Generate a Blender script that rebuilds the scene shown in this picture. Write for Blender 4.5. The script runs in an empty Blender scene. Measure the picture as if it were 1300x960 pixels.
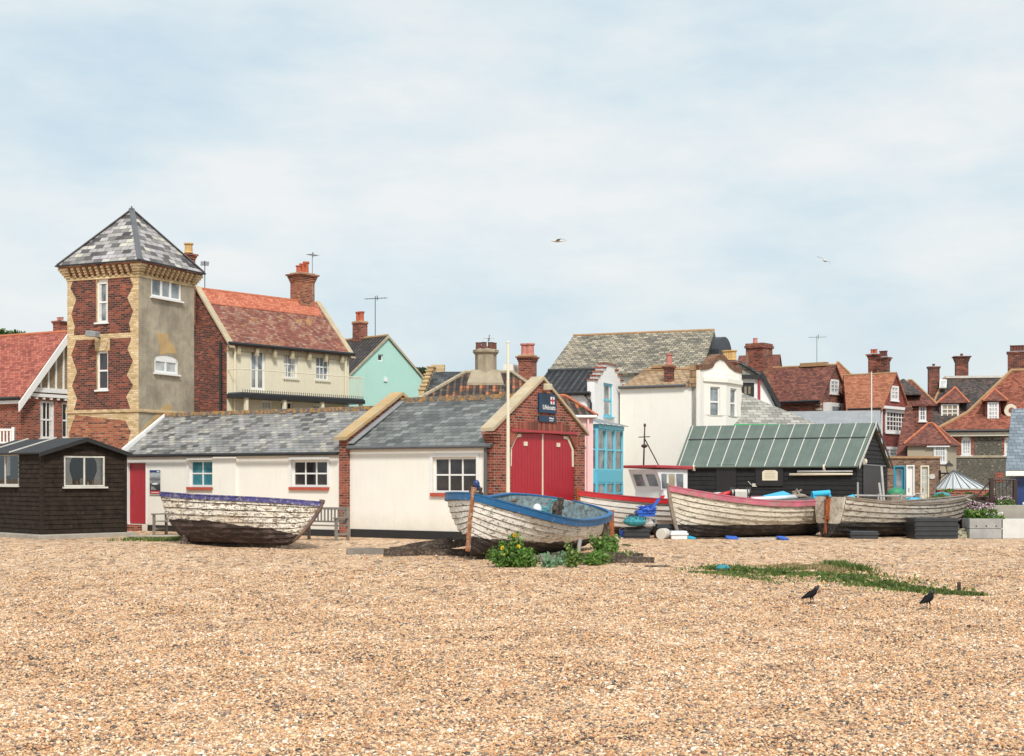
import bpy, bmesh, math, random
import numpy as np
from mathutils import Vector, Matrix
from mathutils.geometry import tessellate_polygon
random.seed(7); rng = np.random.default_rng(7)
F=1800.0; HX=650.0; HY=605.0; CH=1.8
R=math.radians
S=bpy.context.scene; COL=S.collection
def G(px,Y,z=0.0): return Vector(((px-HX)/F*Y, Y, z))
def P(px,py,Y): return Vector(((px-HX)/F*Y, Y, CH+(HY-py)/F*Y))
# ------------------------------------------------------------------ materials
def nmat(name):
    m=bpy.data.materials.new(name); m.use_nodes=True
    nt=m.node_tree; b=nt.nodes['Principled BSDF']; return m,nt,b
def N(nt,t,**k):
    n=nt.nodes.new(t)
    for a,v in k.items():
        if a in n.inputs: n.inputs[a].default_value=v
        else: setattr(n,a,v)
    return n
def L(nt,a,b): nt.links.new(a,b)
def c4(c): return (c[0],c[1],c[2],1.0)
def coords(nt,kind='UV',scale=(1,1,1),rot=(0,0,0)):
    t=N(nt,'ShaderNodeTexCoord'); mp=N(nt,'ShaderNodeMapping')
    mp.inputs['Scale'].default_value=scale; mp.inputs['Rotation'].default_value=rot
    L(nt,t.outputs[kind],mp.inputs['Vector']); return mp.outputs[0]
def noise(nt,vec,scale,detail=4,rough=.55):
    n=N(nt,'ShaderNodeTexNoise'); n.inputs['Scale'].default_value=scale
    n.inputs['Detail'].default_value=detail; n.inputs['Roughness'].default_value=rough
    L(nt,vec,n.inputs['Vector']); return n.outputs['Fac']
def ramp(nt,fac,stops,interp='LINEAR'):
    r=N(nt,'ShaderNodeValToRGB'); cr=r.color_ramp; cr.interpolation=interp
    while len(cr.elements)<len(stops): cr.elements.new(.5)
    for e,(p,c) in zip(cr.elements,stops):
        e.position=p; e.color=c4(c) if hasattr(c,'__len__') else (c,c,c,1)
    L(nt,fac,r.inputs['Fac']); return r.outputs['Color']
def mix(nt,fac,a,b,mode='MIX'):
    m=N(nt,'ShaderNodeMix',data_type='RGBA',blend_type=mode)
    for s,v in ((m.inputs['Factor'],fac),(m.inputs['A'],a),(m.inputs['B'],b)):
        if hasattr(v,'is_output'): L(nt,v,s)
        elif hasattr(v,'__len__'): s.default_value=c4(v)
        else: s.default_value=v
    return m.outputs['Result']
def math_(nt,op,a,b=0.0):
    m=N(nt,'ShaderNodeMath',operation=op)
    for i,v in enumerate((a,b)):
        if hasattr(v,'is_output'): L(nt,v,m.inputs[i])
        else: m.inputs[i].default_value=v
    return m.outputs[0]
def bump(nt,b,h,strength=.3,dist=.02):
    n=N(nt,'ShaderNodeBump'); n.inputs['Strength'].default_value=strength; n.inputs['Distance'].default_value=dist
    L(nt,h,n.inputs['Height']); L(nt,n.outputs[0],b.inputs['Normal'])
def m_tile(name,stops,mortar,bw=.225,rh=.075,ms=.009,grime=.35,lichen=None,lich=.6,rough=.85,bs=.5,gs=1.0,saw=False):
    """bricks, slates and tiles; uv in metres"""
    m,nt,b=nmat(name); uv=coords(nt)
    w=N(nt,'ShaderNodeTexNoise'); w.inputs['Scale'].default_value=3; L(nt,uv,w.inputs['Vector'])
    wv=mix(nt,.008,uv,w.outputs['Color'],'ADD')
    br=N(nt,'ShaderNodeTexBrick'); br.offset=.5
    br.inputs['Color1'].default_value=(0,0,0,1); br.inputs['Color2'].default_value=(1,1,1,1); br.inputs['Mortar'].default_value=(0,0,0,1)
    br.inputs['Scale'].default_value=1; br.inputs['Mortar Size'].default_value=ms; br.inputs['Mortar Smooth'].default_value=.2
    br.inputs['Brick Width'].default_value=bw; br.inputs['Row Height'].default_value=rh; br.inputs['Bias'].default_value=0
    L(nt,wv,br.inputs['Vector'])
    col=ramp(nt,br.outputs['Color'],stops)
    col=mix(nt,math_(nt,'MULTIPLY',br.outputs['Fac'],.85),col,mortar)
    g=ramp(nt,noise(nt,uv,gs*1.1,6,.65),[(.25,1-grime),(.7,1.12)])
    col=mix(nt,1.0,col,g,'MULTIPLY')
    f=ramp(nt,noise(nt,uv,14,3,.7),[(.2,.8),(.75,1.12)])
    col=mix(nt,1.0,col,f,'MULTIPLY')
    if lichen:
        lm=ramp(nt,noise(nt,uv,1.3,8,.78),[(lich,0.0),(lich+.07,1.0)])
        col=mix(nt,math_(nt,'MULTIPLY',lm,.8),col,lichen)
    L(nt,col,b.inputs['Base Color']); b.inputs['Roughness'].default_value=rough
    inv=math_(nt,'SUBTRACT',1.0,br.outputs['Fac'])
    h=math_(nt,'ADD',inv,math_(nt,'MULTIPLY',noise(nt,uv,30,3),.5))
    if saw:
        sp=N(nt,'ShaderNodeSeparateXYZ'); L(nt,uv,sp.inputs[0])
        fr=math_(nt,'FRACT',math_(nt,'DIVIDE',sp.outputs['Y'],rh))
        h=math_(nt,'ADD',h,math_(nt,'MULTIPLY',math_(nt,'SUBTRACT',1.0,fr),1.4))
    h=math_(nt,'ADD',h,math_(nt,'MULTIPLY',br.outputs['Color'],.5))
    bump(nt,b,h,bs,.012); return m
def m_pan(name,stops,pw=.26,rh=.33,lichen=None,lich=.6):
    """pantiles: rolled ribs down the slope, stepped courses"""
    m,nt,b=nmat(name); uv=coords(nt); sp=N(nt,'ShaderNodeSeparateXYZ'); L(nt,uv,sp.inputs[0])
    fx=math_(nt,'DIVIDE',sp.outputs['X'],pw); fy=math_(nt,'DIVIDE',sp.outputs['Y'],rh)
    s=math_(nt,'SINE',math_(nt,'MULTIPLY',fx,2*math.pi)); fr=math_(nt,'FRACT',fy)
    cb=N(nt,'ShaderNodeCombineXYZ'); L(nt,math_(nt,'FLOOR',fx),cb.inputs[0]); L(nt,math_(nt,'FLOOR',fy),cb.inputs[1])
    wn=N(nt,'ShaderNodeTexWhiteNoise',noise_dimensions='2D'); L(nt,cb.outputs[0],wn.inputs['Vector'])
    big=noise(nt,uv,.8,3); v=math_(nt,'ADD',math_(nt,'MULTIPLY',wn.outputs['Value'],.6),math_(nt,'MULTIPLY',big,.5))
    col=ramp(nt,v,stops)
    col=mix(nt,1.0,col,ramp(nt,noise(nt,uv,6,5,.7),[(.3,.65),(.7,1.1)]),'MULTIPLY')
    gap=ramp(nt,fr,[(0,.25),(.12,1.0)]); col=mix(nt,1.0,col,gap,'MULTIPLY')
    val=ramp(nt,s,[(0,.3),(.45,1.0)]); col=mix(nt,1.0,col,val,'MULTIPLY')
    if lichen:
        lm=ramp(nt,noise(nt,uv,2,8,.75),[(lich,0.0),(lich+.08,1.0)]); col=mix(nt,lm,col,lichen)
    L(nt,col,b.inputs['Base Color']); b.inputs['Roughness'].default_value=.75
    h=math_(nt,'ADD',s,math_(nt,'SUBTRACT',1.0,fr)); bump(nt,b,h,.9,.05); return m
def m_plain(name,col,rough=.7,var=.15,sc=2.0,bs=.15,streak=0.0,dirt=None,dirt_t=.62,metal=0.0,spec=None,kind='UV',fine=12,sharp=.12):
    m,nt,b=nmat(name); uv=coords(nt,kind)
    v=ramp(nt,noise(nt,uv,sc,6,.6),[(.25,1-var),(.75,1+var*.4)])
    c=mix(nt,1.0,col,v,'MULTIPLY')
    if streak:
        st=coords(nt,kind,(5,.35,1) if kind=='UV' else (5,5,.35))
        sm=ramp(nt,noise(nt,st,1.4,6,.65),[(.45,1.0),(.8,1-streak)]); c=mix(nt,1.0,c,sm,'MULTIPLY')
    if dirt:
        dm=ramp(nt,noise(nt,uv,sc*2.3,8,.75),[(dirt_t,0.0),(dirt_t+sharp,1.0)]); c=mix(nt,math_(nt,'MULTIPLY',dm,.85),c,dirt)
    L(nt,c,b.inputs['Base Color']); b.inputs['Roughness'].default_value=rough; b.inputs['Metallic'].default_value=metal
    if spec is not None: b.inputs['Specular IOR Level'].default_value=spec
    bump(nt,b,noise(nt,uv,fine,5,.7),bs,.02); return m
def m_leaf(name,stops,rough=.6,trans=.15):
    m,nt,b=nmat(name); g=N(nt,'ShaderNodeNewGeometry'); c=ramp(nt,g.outputs['Random Per Island'],stops)
    o=coords(nt,'Object'); c=mix(nt,1.0,c,ramp(nt,noise(nt,o,1.5,3),[(.3,.7),(.7,1.2)]),'MULTIPLY')
    L(nt,c,b.inputs['Base Color']); b.inputs['Roughness'].default_value=rough
    tr=N(nt,'ShaderNodeBsdfTranslucent'); L(nt,c,tr.inputs['Color'])
    ms=N(nt,'ShaderNodeMixShader'); ms.inputs[0].default_value=trans
    L(nt,b.outputs[0],ms.inputs[1]); L(nt,tr.outputs[0],ms.inputs[2])
    L(nt,ms.outputs[0],nt.nodes['Material Output'].inputs['Surface']); return m
def m_glass(name,col,rough=.06,tint2=None):
    m,nt,b=nmat(name); uv=coords(nt,'Object')
    c=mix(nt,ramp(nt,noise(nt,uv,1.7,3),[(.35,0.0),(.65,1.0)]),col,tint2 or tuple(x*1.8+.01 for x in col))
    L(nt,c,b.inputs['Base Color']); b.inputs['Roughness'].default_value=rough; b.inputs['Specular IOR Level'].default_value=.6
    bump(nt,b,noise(nt,uv,2.5,2),.05,.02); return m
def m_clear(name):
    m,nt,b=nmat(name); t=N(nt,'ShaderNodeBsdfTransparent'); g=N(nt,'ShaderNodeBsdfGlossy'); g.inputs['Roughness'].default_value=.03
    f=N(nt,'ShaderNodeFresnel'); f.inputs[0].default_value=1.5; ms=N(nt,'ShaderNodeMixShader')
    L(nt,math_(nt,'ADD',f.outputs[0],.06),ms.inputs[0]); L(nt,t.outputs[0],ms.inputs[1]); L(nt,g.outputs[0],ms.inputs[2])
    L(nt,ms.outputs[0],nt.nodes['Material Output'].inputs['Surface']); return m
def m_hull(name,top,bottom,wl,wood=(.30,.22,.15),wear=.55,tint=None,amp=.12,slope=0.0):
    """weathered clinker paint; antifouling below the waterline"""
    m,nt,b=nmat(name); o=coords(nt,'Object'); os_=coords(nt,'Object',(.7,2.2,3.2))
    sp=N(nt,'ShaderNodeSeparateXYZ'); L(nt,o,sp.inputs[0])
    c=mix(nt,1.0,top,ramp(nt,noise(nt,os_,2.5,6,.7),[(.25,.72),(.7,1.06)]),'MULTIPLY')
    if tint: c=mix(nt,math_(nt,'MULTIPLY',ramp(nt,noise(nt,os_,.9,5,.7),[(.48,0.0),(.68,1.0)]),.55),c,tint)
    p1=ramp(nt,noise(nt,os_,5.5,10,.8),[(wear,0.0),(wear+.035,1.0)])
    c=mix(nt,p1,c,mix(nt,noise(nt,os_,9,3),wood,tuple(x*.3 for x in wood)))
    p2=ramp(nt,noise(nt,o,19,6,.75),[(wear+.05,0.0),(wear+.09,1.0)]); c=mix(nt,p2,c,(.09,.07,.055))
    z=math_(nt,'ADD',sp.outputs['Z'],math_(nt,'MULTIPLY',math_(nt,'SUBTRACT',noise(nt,os_,3,7,.7),.5),amp))
    z=math_(nt,'ADD',z,math_(nt,'MULTIPLY',sp.outputs['X'],slope))
    wm=ramp(nt,math_(nt,'SUBTRACT',z,wl-.5),[(.49,1.0),(.51,0.0)])
    bc=mix(nt,ramp(nt,noise(nt,os_,4,8,.75),[(.5,0.0),(.62,1.0)]),bottom,tuple(min(1,x*3+.03) for x in bottom))
    c=mix(nt,wm,c,bc)
    L(nt,c,b.inputs['Base Color']); b.inputs['Roughness'].default_value=.75
    bump(nt,b,math_(nt,'ADD',noise(nt,os_,12,6,.7),math_(nt,'MULTIPLY',p1,-.6)),.45,.012); return m
# ------------------------------------------------------------------ mesh builder
class MB:
    def __init__(s): s.v=[]; s.f=[]
    def poly(s,pts):
        i=len(s.v); s.v+= [Vector(p) for p in pts]; s.f.append(tuple(range(i,i+len(pts)))); return s
    def hexa(s,p):   # 8 points: bottom 4 ccw, top 4 ccw
        i=len(s.v); s.v+=[Vector(q) for q in p]
        for f in ((3,2,1,0),(4,5,6,7),(0,1,5,4),(1,2,6,5),(2,3,7,6),(3,0,4,7)): s.f.append(tuple(i+k for k in f))
        return s
    def box(s,x0,x1,y0,y1,z0,z1):
        return s.hexa([(x0,y0,z0),(x1,y0,z0),(x1,y1,z0),(x0,y1,z0),(x0,y0,z1),(x1,y0,z1),(x1,y1,z1),(x0,y1,z1)])
    def prism(s,pts,off):
        pts=[Vector(p) for p in pts]; off=Vector(off); n=len(pts); i=len(s.v)
        s.v+=pts+[p+off for p in pts]; nrm=(pts[1]-pts[0]).cross(pts[2]-pts[0])
        if nrm.dot(off)>0:
            s.f.append(tuple(i+k for k in reversed(range(n)))); s.f.append(tuple(i+n+k for k in range(n)))
            for k in range(n): j=(k+1)%n; s.f.append((i+k,i+j,i+n+j,i+n+k))
        else:
            s.f.append(tuple(i+k for k in range(n))); s.f.append(tuple(i+n+k for k in reversed(range(n))))
            for k in range(n): j=(k+1)%n; s.f.append((i+j,i+k,i+n+k,i+n+j))
        return s
    def tube(s,p0,p1,r0,r1=None,n=8,cap=True):
        p0=Vector(p0); p1=Vector(p1); r1=r0 if r1 is None else r1
        d=(p1-p0).normalized(); a=d.orthogonal().normalized(); b=d.cross(a); i=len(s.v)
        for p,r in ((p0,r0),(p1,r1)):
            for k in range(n):
                t=2*math.pi*k/n; s.v.append(p+a*(r*math.cos(t))+b*(r*math.sin(t)))
        for k in range(n): j=(k+1)%n; s.f.append((i+k,i+j,i+n+j,i+n+k))
        if cap: s.f.append(tuple(i+k for k in reversed(range(n)))); s.f.append(tuple(i+n+k for k in range(n)))
        return s
    def path(s,pts,r,n=6):
        for a,b in zip(pts[:-1],pts[1:]): s.tube(a,b,r,r,n)
        return s
    def lathe(s,c,prof,n=16,ax=None):   # prof (r,z)
        c=Vector(c); i=len(s.v)
        for r,z in prof:
            for k in range(n):
                t=2*math.pi*k/n; s.v.append(c+Vector((r*math.cos(t),r*math.sin(t),z)))
        for j in range(len(prof)-1):
            for k in range(n):
                q=(k+1)%n; s.f.append((i+j*n+k,i+j*n+q,i+(j+1)*n+q,i+(j+1)*n+k))
        s.f.append(tuple(i+k for k in reversed(range(n)))); m=i+(len(prof)-1)*n; s.f.append(tuple(m+k for k in range(n)))
        return s
    def ell(s,c,r,rot=None,n=10,m=7):
        c=Vector(c); M3=rot or Matrix.Identity(3); i=len(s.v)
        for j in range(m+1):
            ph=math.pi*j/m
            for k in range(n):
                t=2*math.pi*k/n; s.v.append(c+M3@Vector((r[0]*math.sin(ph)*math.cos(t),r[1]*math.sin(ph)*math.sin(t),-r[2]*math.cos(ph))))
        for j in range(m):
            for k in range(n):
                q=(k+1)%n; s.f.append((i+j*n+k,i+j*n+q,i+(j+1)*n+q,i+(j+1)*n+k))
        return s
    def loft(s,rings,closed=True,cap=True):
        i=len(s.v); n=len(rings[0])
        for r in rings: s.v+=[Vector(p) for p in r]
        for j in range(len(rings)-1):
            for k in range(n if closed else n-1):
                q=(k+1)%n; s.f.append((i+j*n+k,i+j*n+q,i+(j+1)*n+q,i+(j+1)*n+k))
        if cap: s.f.append(tuple(i+k for k in reversed(range(n)))); m=i+(len(rings)-1)*n; s.f.append(tuple(m+k for k in range(n)))
        return s
    def build(s,name,mat,parent=None,smooth=False,bevel=0.0,fix=False,label=None):
        me=bpy.data.meshes.new(name); me.from_pydata([tuple(v) for v in s.v],[],s.f)
        if fix:
            bm=bmesh.new(); bm.from_mesh(me); bmesh.ops.remove_doubles(bm,verts=bm.verts,dist=1e-5)
            bmesh.ops.recalc_face_normals(bm,faces=bm.faces); bm.to_mesh(me); bm.free()
        me.update(); autouv(me)
        if mat: me.materials.append(mat)
        if smooth:
            for p in me.polygons: p.use_smooth=True
        o=bpy.data.objects.new(name,me); COL.objects.link(o)
        if parent: o.parent=parent
        if bevel:
            md=o.modifiers.new('bevel','BEVEL'); md.width=bevel; md.segments=2; md.limit_method='ANGLE'
        if label: o['label']=label
        return o
def autouv(me):
    if not me.polygons: return
    uvl=me.uv_layers.new(name='UVMap'); Z=Vector((0,0,1))
    for p in me.polygons:
        n=p.normal
        if abs(n.z)>.9995 or n.length<1e-6: t=Vector((1,0,0)); b=Vector((0,1,0))
        else: t=Z.cross(n).normalized(); b=n.cross(t)
        for li in p.loop_indices:
            co=me.vertices[me.loops[li].vertex_index].co; uvl.data[li].uv=(co.dot(t),co.dot(b))
def npmesh(name,verts,faces,mat,parent=None,colors=None,smooth=False,fcols=None):
    """fast mesh from numpy; faces (n,k)"""
    me=bpy.data.meshes.new(name); n=len(verts); k=faces.shape[1]
    me.vertices.add(n); me.vertices.foreach_set('co',np.asarray(verts,dtype=np.float32).ravel())
    me.loops.add(faces.size); me.loops.foreach_set('vertex_index',faces.astype(np.int32).ravel())
    me.polygons.add(len(faces)); me.polygons.foreach_set('loop_start',np.arange(0,faces.size,k,dtype=np.int32))
    me.polygons.foreach_set('loop_total',np.full(len(faces),k,dtype=np.int32))
    if smooth: me.polygons.foreach_set('use_smooth',np.ones(len(faces),dtype=bool))
    me.update(calc_edges=True)
    if colors is not None:
        a=me.color_attributes.new('Col','FLOAT_COLOR','POINT'); a.data.foreach_set('color',np.asarray(colors,dtype=np.float32).ravel())
    me.materials.append(mat); o=bpy.data.objects.new(name,me); COL.objects.link(o)
    if parent: o.parent=parent
    return o
def tag(o,label=None,cat=None,group=None,kind=None):
    if label: o['label']=label
    if cat: o['category']=cat
    if group: o['group']=group
    if kind: o['kind']=kind
    return o
def thing(name,label,cat,loc=(0,0,0),rz=0.0,group=None,rot=None):
    o=bpy.data.objects.new(name,None); COL.objects.link(o); o.empty_display_size=.3
    o.location=loc; o.rotation_euler=rot or (0,0,rz); tag(o,label,cat,group); return o
# ------------------------------------------------------------------ buildings
class Bld:
    def __init__(s,name,label,cat,px,Y,deg,group=None,z=0):
        s.root=thing(name,label,cat,G(px,Y,z),R(deg),group); s.a=R(deg)
        s.M=Matrix.Translation(G(px,Y,z))@Matrix.Rotation(R(deg),4,'Z'); s.I=s.M.inverted(); s.o=s.I@Vector((0,0,CH))
    def dir(s,px,py=HY): return (s.I.to_3x3()@Vector(((px-HX)/F,1,(HY-py)/F)))
    def u(s,px,v=0.0):            # local x where the ray column px meets the line y=v
        d=s.dir(px); t=(v-s.o.y)/d.y; return s.o.x+d.x*t
    def z(s,px,py,v=0.0):
        d=s.dir(px,py); t=(v-s.o.y)/d.y; return s.o.z+d.z*t
    def W(s,a,b): return Wall(s,a,b)
    def part(s,mb,name,mat,parent=None,**k): return mb.build(name,mat,parent or s.root,**k)
class Wall:
    def __init__(s,b,a,c):
        s.b=b; s.a=Vector((a[0],a[1])); d=Vector((c[0],c[1]))-s.a; s.len=d.length; s.d=d/s.len; s.n=Vector((s.d.y,-s.d.x)); s.holes=[]
    def pt(s,q,z,o=0.0):
        p=s.a+s.d*q+s.n*o; return Vector((p.x,p.y,z))
    def hit(s,px,py=HY,o=0.0):
        d=s.b.dir(px,py); A=s.a+s.n*o; n=s.n
        t=((A.x-s.b.o.x)*n.x+(A.y-s.b.o.y)*n.y)/(d.x*n.x+d.y*n.y)
        p=s.b.o+d*t; return (Vector((p.x,p.y))-s.a).dot(s.d), p.z
    def rect(s,px0,py0,px1,py1,o=0.0):
        pm=(px0+px1)/2; s0=s.hit(px0,HY,o)[0]; s1=s.hit(px1,HY,o)[0]
        za=s.hit(pm,py1,o)[1]; zb=s.hit(pm,py0,o)[1]; return min(s0,s1),max(s0,s1),min(za,zb),max(za,zb)
    def box(s,mb,q0,q1,z0,z1,o0,o1):
        P_=s.pt
        return mb.hexa([P_(q0,z0,o1),P_(q1,z0,o1),P_(q1,z0,o0),P_(q0,z0,o0),P_(q0,z1,o1),P_(q1,z1,o1),P_(q1,z1,o0),P_(q0,z1,o0)])
    def face(s,mb,poly,holes,o=0.0,reveal=.14,edge=0.0):
        """flat face with holes, reveals going inwards"""
        loops=[poly]+holes; v3=[[Vector((p[0],p[1],0)) for p in lp] for lp in loops]; flat=[p for lp in loops for p in lp]
        for t in tessellate_polygon(v3):
            a,b_,c=[flat[i] for i in t]
            cr=(b_[0]-a[0])*(c[1]-a[1])-(b_[1]-a[1])*(c[0]-a[0])
            if abs(cr)<1e-9: continue
            tri=[a,b_,c] if cr>0 else [a,c,b_]
            mb.poly([s.pt(p[0],p[1],o) for p in tri])
        if reveal:
            for h in holes:
                ar=sum(h[i][0]*h[(i+1)%len(h)][1]-h[(i+1)%len(h)][0]*h[i][1] for i in range(len(h)))
                hh=h if ar>0 else h[::-1]
                for i in range(len(hh)):
                    p,q=hh[i],hh[(i+1)%len(hh)]
                    mb.poly([s.pt(p[0],p[1],o),s.pt(q[0],q[1],o),s.pt(q[0],q[1],o-reveal),s.pt(p[0],p[1],o-reveal)])
        if edge:
            for i in range(len(poly)):
                p,q=poly[i],poly[(i+1)%len(poly)]
                mb.poly([s.pt(q[0],q[1],o),s.pt(p[0],p[1],o),s.pt(p[0],p[1],o-edge),s.pt(q[0],q[1],o-edge)])
        return mb
    def build(s,poly,mat,name='wall',parent=None,reveal=.14,label=None,edge=0.0):
        mb=MB(); s.face(mb,poly,s.holes,0,reveal,edge); return mb.build(name,mat,parent or s.b.root,label=label)
def rect_loop(s0,s1,z0,z1): return [(s0,z0),(s1,z0),(s1,z1),(s0,z1)]
def window(w,px0,py0,px1,py1,cols=2,rows=2,fm=None,gm=None,sill=None,fw=.06,bw=.03,rec=.07,mid=0.0,sill_h=.06,sill_over=.06,
           surround=None,arch=0.0,hole=True,curtain=None,parent=None,zs=None,name='window',so=.07,o=0.0,lights=None,split=None):
    """window placed on wall w; frame with glazing bars, pane, optional sill, curtain, surround"""
    s0,s1,z0,z1=w.rect(px0,py0,px1,py1,o)
    if zs: z0,z1=zs
    lp=rect_loop(s0,s1,z0,z1)
    if arch:
        sm=(s0+s1)/2; lp=[(s0,z0),(s1,z0),(s1,z1-arch)]+[(sm+(s1-s0)/2*math.cos(t),z1-arch+arch*math.sin(t)) for t in [math.pi*k/6 for k in range(1,6)]]+[(s0,z1-arch)]
    if hole: w.holes.append(lp)
    mb=MB(); f0,f1=o-rec-.05,o-rec
    if not hole: f0,f1=o+.003,o+.05
    i0,i1,j0,j1=s0+fw,s1-fw,z0+fw,z1-fw-arch
    w.box(mb,s0,s0+fw,z0,z1-arch,f0,f1); w.box(mb,s1-fw,s1,z0,z1-arch,f0,f1)
    w.box(mb,s0+fw,s1-fw,z0,z0+fw,f0,f1)
    if arch:
        top=[(i0,j1)]+[p for p in reversed(lp[3:-1])]+[(i1,j1)]
        top=[(s0,z1-arch)]+[(p[0],p[1]) for p in reversed(lp[3:-1])]+[(s1,z1-arch),(i1,j1),(i0,j1)]
        mb.prism([w.pt(p[0],p[1],f1) for p in top],w.pt(0,0,f0)-w.pt(0,0,f1))
    else: w.box(mb,s0+fw,s1-fw,z1-fw,z1,f0,f1)
    def ls(c): return i0+(i1-i0)*c
    spl=split or [k/cols for k in range(1,cols)]
    for c in spl: w.box(mb,ls(c)-bw/2,ls(c)+bw/2,j0,j1,f0+.008,f1-.006)
    for k in range(1,rows):
        zz=j0+(j1-j0)*k/rows; t=(mid if (mid and k==rows//2) else bw)/2
        w.box(mb,i0,i1,zz-t,zz+t,f0+.012,f1-(.002 if mid and k==rows//2 else .01))
    fr=mb.build(name,fm,parent or w.b.root)
    g=MB(); g.poly([w.pt(i0,j0,f0+.02),w.pt(i1,j0,f0+.02),w.pt(i1,j1,f0+.02),w.pt(i0,j1,f0+.02)]); g.build('pane',gm,fr)
    if curtain:
        c=MB(); wd=(i1-i0)*.24
        for a,bb in ((i0,i0+wd),(i1-wd,i1)):
            n=8
            for k in range(n):
                x0=a+(bb-a)*k/n; x1=a+(bb-a)*(k+1)/n; o0=f0+.024+.008*(k%2); o1=f0+.024+.008*((k+1)%2)
                c.poly([w.pt(x0,j0,o0),w.pt(x1,j0,o1),w.pt(x1,j1,o1),w.pt(x0,j1,o0)])
        c.build('curtain',curtain,fr)
    if sill:
        sb=MB(); w.box(sb,s0-sill_over,s1+sill_over,z0-sill_h,z0,o-rec,o+so); sb.build('sill',sill,fr)
    if surround:
        sb=MB(); k=.09
        w.box(sb,s0-k,s0,z0,z1+k,o+.003,o+.03); w.box(sb,s1,s1+k,z0,z1+k,o+.003,o+.03); w.box(sb,s0,s1,z1,z1+k,o+.003,o+.03); sb.build('surround',surround,fr)
    return fr,(s0,s1,z0,z1)
def slab(b,pts,mat,t=.07,name='roof',parent=None,label=None):
    pts=[Vector(p) for p in pts]; n=(pts[1]-pts[0]).cross(pts[2]-pts[0]).normalized()
    if n.z<0: n=-n
    mb=MB().prism(pts,-n*t); return mb.build(name,mat,parent or b.root,label=label)
def ridge_cap(b,p0,p1,mat,r=.09,parent=None,name='ridge_tiles'):
    p0=Vector(p0); p1=Vector(p1); n=max(2,int((p1-p0).length/.4)); mb=MB()
    for k in range(n):
        a=p0.lerp(p1,k/n); c=p0.lerp(p1,(k+.97)/n); mb.tube(a,c,r,r*.93,8)
    return mb.build(name,mat,parent or b.root)
def gable_house(b,u0,u1,w,ze,zr,wm,rm,gm=None,front=None,right=None,left=None,eo=.12,vo=.08,ur=None,cap=None,rpoly=None,lpoly=None,back=True,th=.07,roof=True,wmr=None,wml=None,z0=0.0,capr=.08):
    """ridge runs along local x; front eave wall at y=0; ur = ridge end x values"""
    ra,rb=ur or (u0,u1)
    dz=th*1.15+.02; ze-=dz; zr-=dz+(capr if cap else 0); b.ze,b.zr,b.top=ze,zr,.02+th/math.cos(math.atan((zr-ze)/w))
    A=(u0,0.0);B=(u1,0.0);C=(2*rb-u1,2*w);D=(2*ra-u0,2*w)
    fw=front or Wall(b,A,B); rw=right or Wall(b,B,C); lw=left or Wall(b,D,A)
    fw.build(rect_loop(0,fw.len,z0,ze),wm)
    gp=lambda W_:[(0,z0),(W_.len,z0),(W_.len,ze),(W_.len/2,zr),(0,ze)]
    rw.build(rpoly or gp(rw),wmr or gm or wm,name='gable_wall'); lw.build(lpoly or gp(lw),wml or gm or wm,name='gable_wall')
    bw_=Wall(b,C,D); bw_.build(rect_loop(0,bw_.len,z0,ze),wm,name='back_wall')
    if roof:
        k=(zr-ze)/w; e=eo; up=.02
        def pl(x0,x1,y,z): return (x0,y,z+up),(x1,y,z+up)
        f0,f1=pl(u0-vo,u1+vo,-e,ze-k*e); r0,r1=pl(ra-vo,rb+vo,w,zr)
        b0,b1=pl(D[0]-vo,C[0]+vo,2*w+e,ze-k*e)
        t=Vector((0,0,th/ math.cos(math.atan(k))))
        r_=slab(b,[Vector(f0)+t,Vector(f1)+t,Vector(r1)+t,Vector(r0)+t],rm,th)
        slab(b,[Vector(r0)+t,Vector(r1)+t,Vector(b1)+t,Vector(b0)+t],rm,th)
        if cap: ridge_cap(b,(ra-vo,w,zr+th+.03),(rb+vo,w,zr+th+.03),cap,capr)
    return fw,rw,lw
def hip_roof(b,u0,u1,v0,v1,ze,ra,rb,zr,rm,cap=None,vm=None,eo=.2,th=.08,name='roof',parent=None,capr=.09):
    vm=(v0+v1)/2 if vm is None else vm
    a=Vector((u0-eo,v0-eo,ze));c=Vector((u1+eo,v0-eo,ze));d=Vector((u1+eo,v1+eo,ze));e=Vector((u0-eo,v1+eo,ze))
    p=Vector((ra,vm,zr)); q=Vector((rb,vm,zr)); mb=MB(); dn=Vector((0,0,-th))
    same=(p-q).length<1e-3
    for f in ([a,c,q,p],[c,d,q],[d,e,p,q],[e,a,p]):
        if same and len(f)==4: f=f[:3]
        mb.poly(f)
    mb.poly([e+dn,d+dn,c+dn,a+dn])
    for x,y in ((a,c),(c,d),(d,e),(e,a)): mb.poly([x+dn,y+dn,y,x])
    r_=mb.build(name,rm,parent or b.root)
    if cap:
        m2=MB()
        for x,y in ((a,p),(c,q),(d,q),(e,p))+(() if same else ((p,q),)):
            n=max(2,int((y-x).length/.35))
            for k in range(n): m2.tube(x.lerp(y,k/n)+Vector((0,0,.02)),x.lerp(y,(k+.96)/n)+Vector((0,0,.02)),capr,capr*.9,6)
        m2.build('ridge_tiles',cap,parent or b.root)
    return r_
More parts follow.
